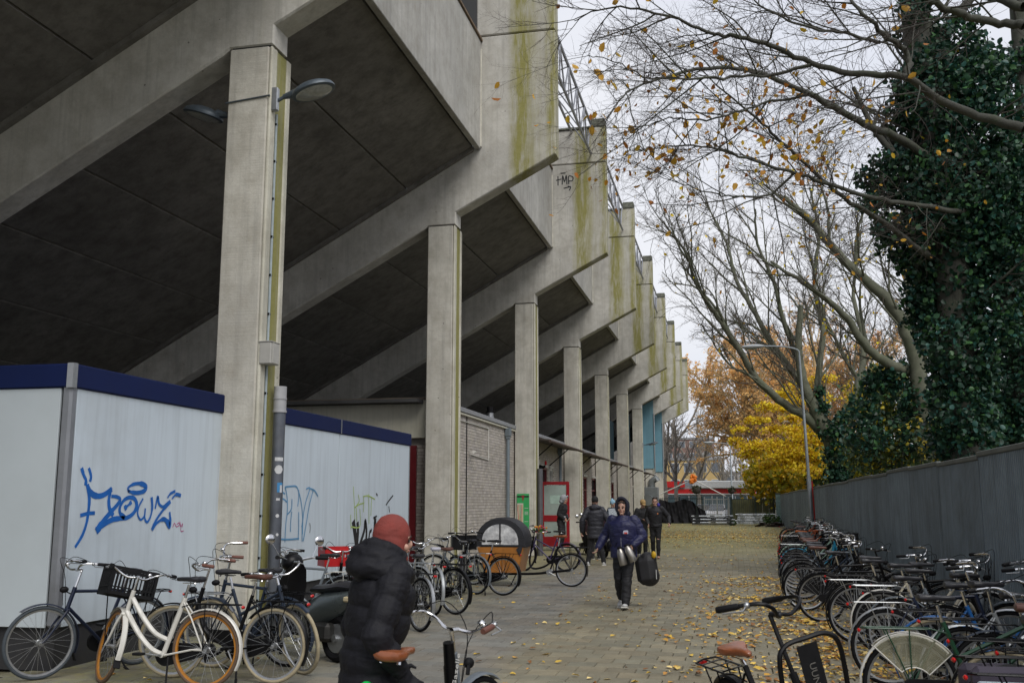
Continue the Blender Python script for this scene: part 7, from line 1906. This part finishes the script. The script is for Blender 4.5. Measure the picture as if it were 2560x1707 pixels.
# red and white shop
def shop():
    t = thing('shop', 'low shop with a red stripe and white roof edge beyond the gate', 'shop', (-3.5, 128, 0)); r_ = mat('red signage', (.55, .02, .02), .4); w = mat('white shop fascia', (.55, .56, .56), .5); g_ = mat('shop glass', (.08, .12, .14), .15, 0, .3, 1)
    mb = MB(); mb.box((0, 3, 1.9), (13, 6, 3.8)); mb.obj('wall', mat('pale shop wall', (.3, .32, .33), .6), t)
    mb = MB(); mb.box((0, -.06, 3.05), (13.1, .1, .55)); mb.obj('red_band', r_, t); mb = MB(); mb.bbox((1.6, -.2, 3.85), (6.8, 1.0, .95), .1); mb.obj('white_canopy', w, t)
    mb = MB(); mb.box((0, -.12, 2.7), (13.1, .2, .12)); mb.obj('edge', w, t); mb = MB(); mb.box((-4.0, -.3, 3.9), (2.6, .2, .75)); mb.obj('red_sign', r_, t)
    for i in range(9):
        mb = MB(); mb.box((-5.8 + i * 1.42, -.02, 1.3), (1.3, .06, 2.3)); f = mb.obj('window', g_, t, smooth=0); mb = MB(); mb.box((-5.1 + i * 1.42, -.06, 1.3), (.08, .08, 2.4)); mb.obj('mullion', w, f, smooth=0)
shop()
t = thing('shed', 'small grey white flat roofed kiosk beyond the right hand fence', 'kiosk', (5.0, 104, 0)); mb = MB(); mb.box((0, 0, 1.35), (5.6, 3, 2.7)); mb.obj('wall', mat('kiosk wall', (.22, .22, .19), .8), t); mb = MB(); mb.bbox((0, 0, 2.95), (5.9, 3.3, .5), .05); mb.obj('roof', M_wh, t); mb = MB(); mb.box((.1, -1.53, 1.75), (1.7, .06, .8)); mb.obj('shutter', M_wh, t, smooth=0)
t = thing('road_sign', 'round red and white road sign left of the kiosk', 'road sign', (2.15, 101, 0)); mb = MB(); mb.tube([(0, 0, 0), (0, 0, 2.6)], .04, 6); mb.obj('pole', M_pole, t); mb = MB(); mb.disc((0, -.05, 2.6), .42, 'y', 20, .03); mb.obj('disc', M_redlens, t); mb = MB(); mb.box((0, -.075, 2.6), (.5, .01, .14)); mb.obj('bar_mark', M_wh, t, smooth=0)
# flats far off
def flats(lab, x, y, w, h, c, rows_, cols, grp):
    t = thing('apartment_block', lab, 'building', (x, y, 0), 0, grp); mb = MB(); mb.box((0, 6, h / 2), (w, 12, h)); mb.obj('wall', mat('flat wall %s' % grp + str(c[0]), c, .85, 0, .12, .3), t)
    mb = MB(); mb.box((0, 6, h + .2), (w + .4, 12.4, .5)); mb.obj('roof', mat('flat roof grey', (.25, .25, .26), .8), t)
    me = MB().box((0, 0, 0), (w / cols * .62, .1, h / rows_ * .5)).mesh('window', mat('far window', (.12, .14, .17), .2, 0, .3, .5), 0); mf = MB().box((0, .02, 0), (w / cols * .68, .06, h / rows_ * .56)).mesh('window_frame', M_wh, 0)
    for j in range(rows_):
        for i in range(cols):
            o = link('window', me, t, (-w / 2 + w * (i + .5) / cols, -.06, h * (j + .55) / rows_)); link('frame', mf, o)
flats('distant reddish brick flats left of centre', -16, 250, 22, 17, (.22, .13, .11), 6, 7, 'distant flats beyond the gate')
flats('distant yellow brick block in front of the reddish flats', -11, 215, 17, 10.5, (.42, .30, .13), 3, 6, 'distant flats beyond the gate')
flats('distant long pale grey block on the right', 12, 260, 30, 9, (.28, .27, .26), 3, 9, 'distant flats beyond the gate')
# parked cars behind the gate
def car(lab, x, y, rz, c, grp='cars parked beyond the gate'):
    t = thing('parked_car', lab, 'car', (x, y, 0), R(rz), grp); P = mat('car paint %.2f' % c[0], c, .25, .3, .05, 2, coat=.6)
    def sec(z, x0, x1, w): return [(x0, -w, z), (x0, w, z), (x1, w, z), (x1, -w, z)]
    def rs(x, w, z0, z1): return [(x, -w, z0), (x, -w * 1.0, (z0 + z1) / 2), (x, -w * .92, z1), (x, w * .92, z1), (x, w, (z0 + z1) / 2), (x, w, z0)]
    mb = MB(); mb.loft([rs(-2.1, .72, .38, .78), rs(-1.9, .84, .26, .95), rs(-.9, .87, .24, .98), rs(.8, .87, .24, .96), rs(1.6, .85, .26, .84), rs(2.05, .72, .34, .66)]); mb.obj('body', P, t, smooth=40)
    mb = MB(); mb.loft([rs(-1.75, .66, .94, 1.02), rs(-1.25, .68, .95, 1.40), rs(.15, .68, .95, 1.45), rs(.95, .70, .93, .98)]); mb.obj('cabin', M_glass, t, smooth=30); mb = MB(); mb.bbox((-.5, 0, 1.45), (1.5, 1.2, .05), .02); mb.obj('roof', P, t)
    for sx in (-1.3, 1.3):
        for sy in (-.8, .8):
            mb = MB(); mb.disc((sx, sy, .32), .32, 'y', 20, .2); w = mb.obj('wheel', M_rubber, t); mb = MB(); mb.disc((sx, sy * 1.02, .32), .19, 'y', 14, .2); mb.obj('rim', M_alu, w)
    for sy in (-.6, .6):
        mb = MB(); mb.ell((2.0, sy, .62), (.1, .14, .08)); mb.obj('headlight', M_lens, t)
car('silver white car facing the gate, its front seen between the bars', -1.75, 95, -95, (.5, .52, .55)); car('pale silver car left of the white one, partly behind the sheeting', -3.2, 99, -90, (.35, .38, .42)); car('dark car parked beyond the silver ones', .9, 104, 0, (.03, .035, .05)); car('blue grey car parked in front of the shop', -4.9, 108, 5, (.10, .13, .2))
# pole line: bare horizon of low trees
t = thing('far_tree_line', 'low hazy line of bare trees along the horizon', 'trees', (0, 330, 0)); t['kind'] = 'stuff'
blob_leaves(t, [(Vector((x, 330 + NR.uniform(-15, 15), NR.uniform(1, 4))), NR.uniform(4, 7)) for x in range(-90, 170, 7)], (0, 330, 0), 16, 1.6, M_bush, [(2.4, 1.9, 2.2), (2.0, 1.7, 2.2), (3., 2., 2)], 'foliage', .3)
# haze
hz = MB(); hz.box((40, 180, 11.2), (330, 420, 25)); 
mh = bpy.data.materials.new('thin November haze'); mh.use_nodes = True; nt = mh.node_tree; nt.nodes.clear()
mo = nt.nodes.new('ShaderNodeOutputMaterial'); vp_ = nt.nodes.new('ShaderNodeVolumePrincipled'); vp_.inputs['Color'].default_value = (.86, .89, .95, 1); vp_.inputs['Density'].default_value = .0016; vp_.inputs['Anisotropy'].default_value = .3
nt.links.new(vp_.outputs[0], mo.inputs['Volume'])
HAZE = False
if HAZE: ho = hz.obj('haze', mh, smooth=0, kind='stuff')
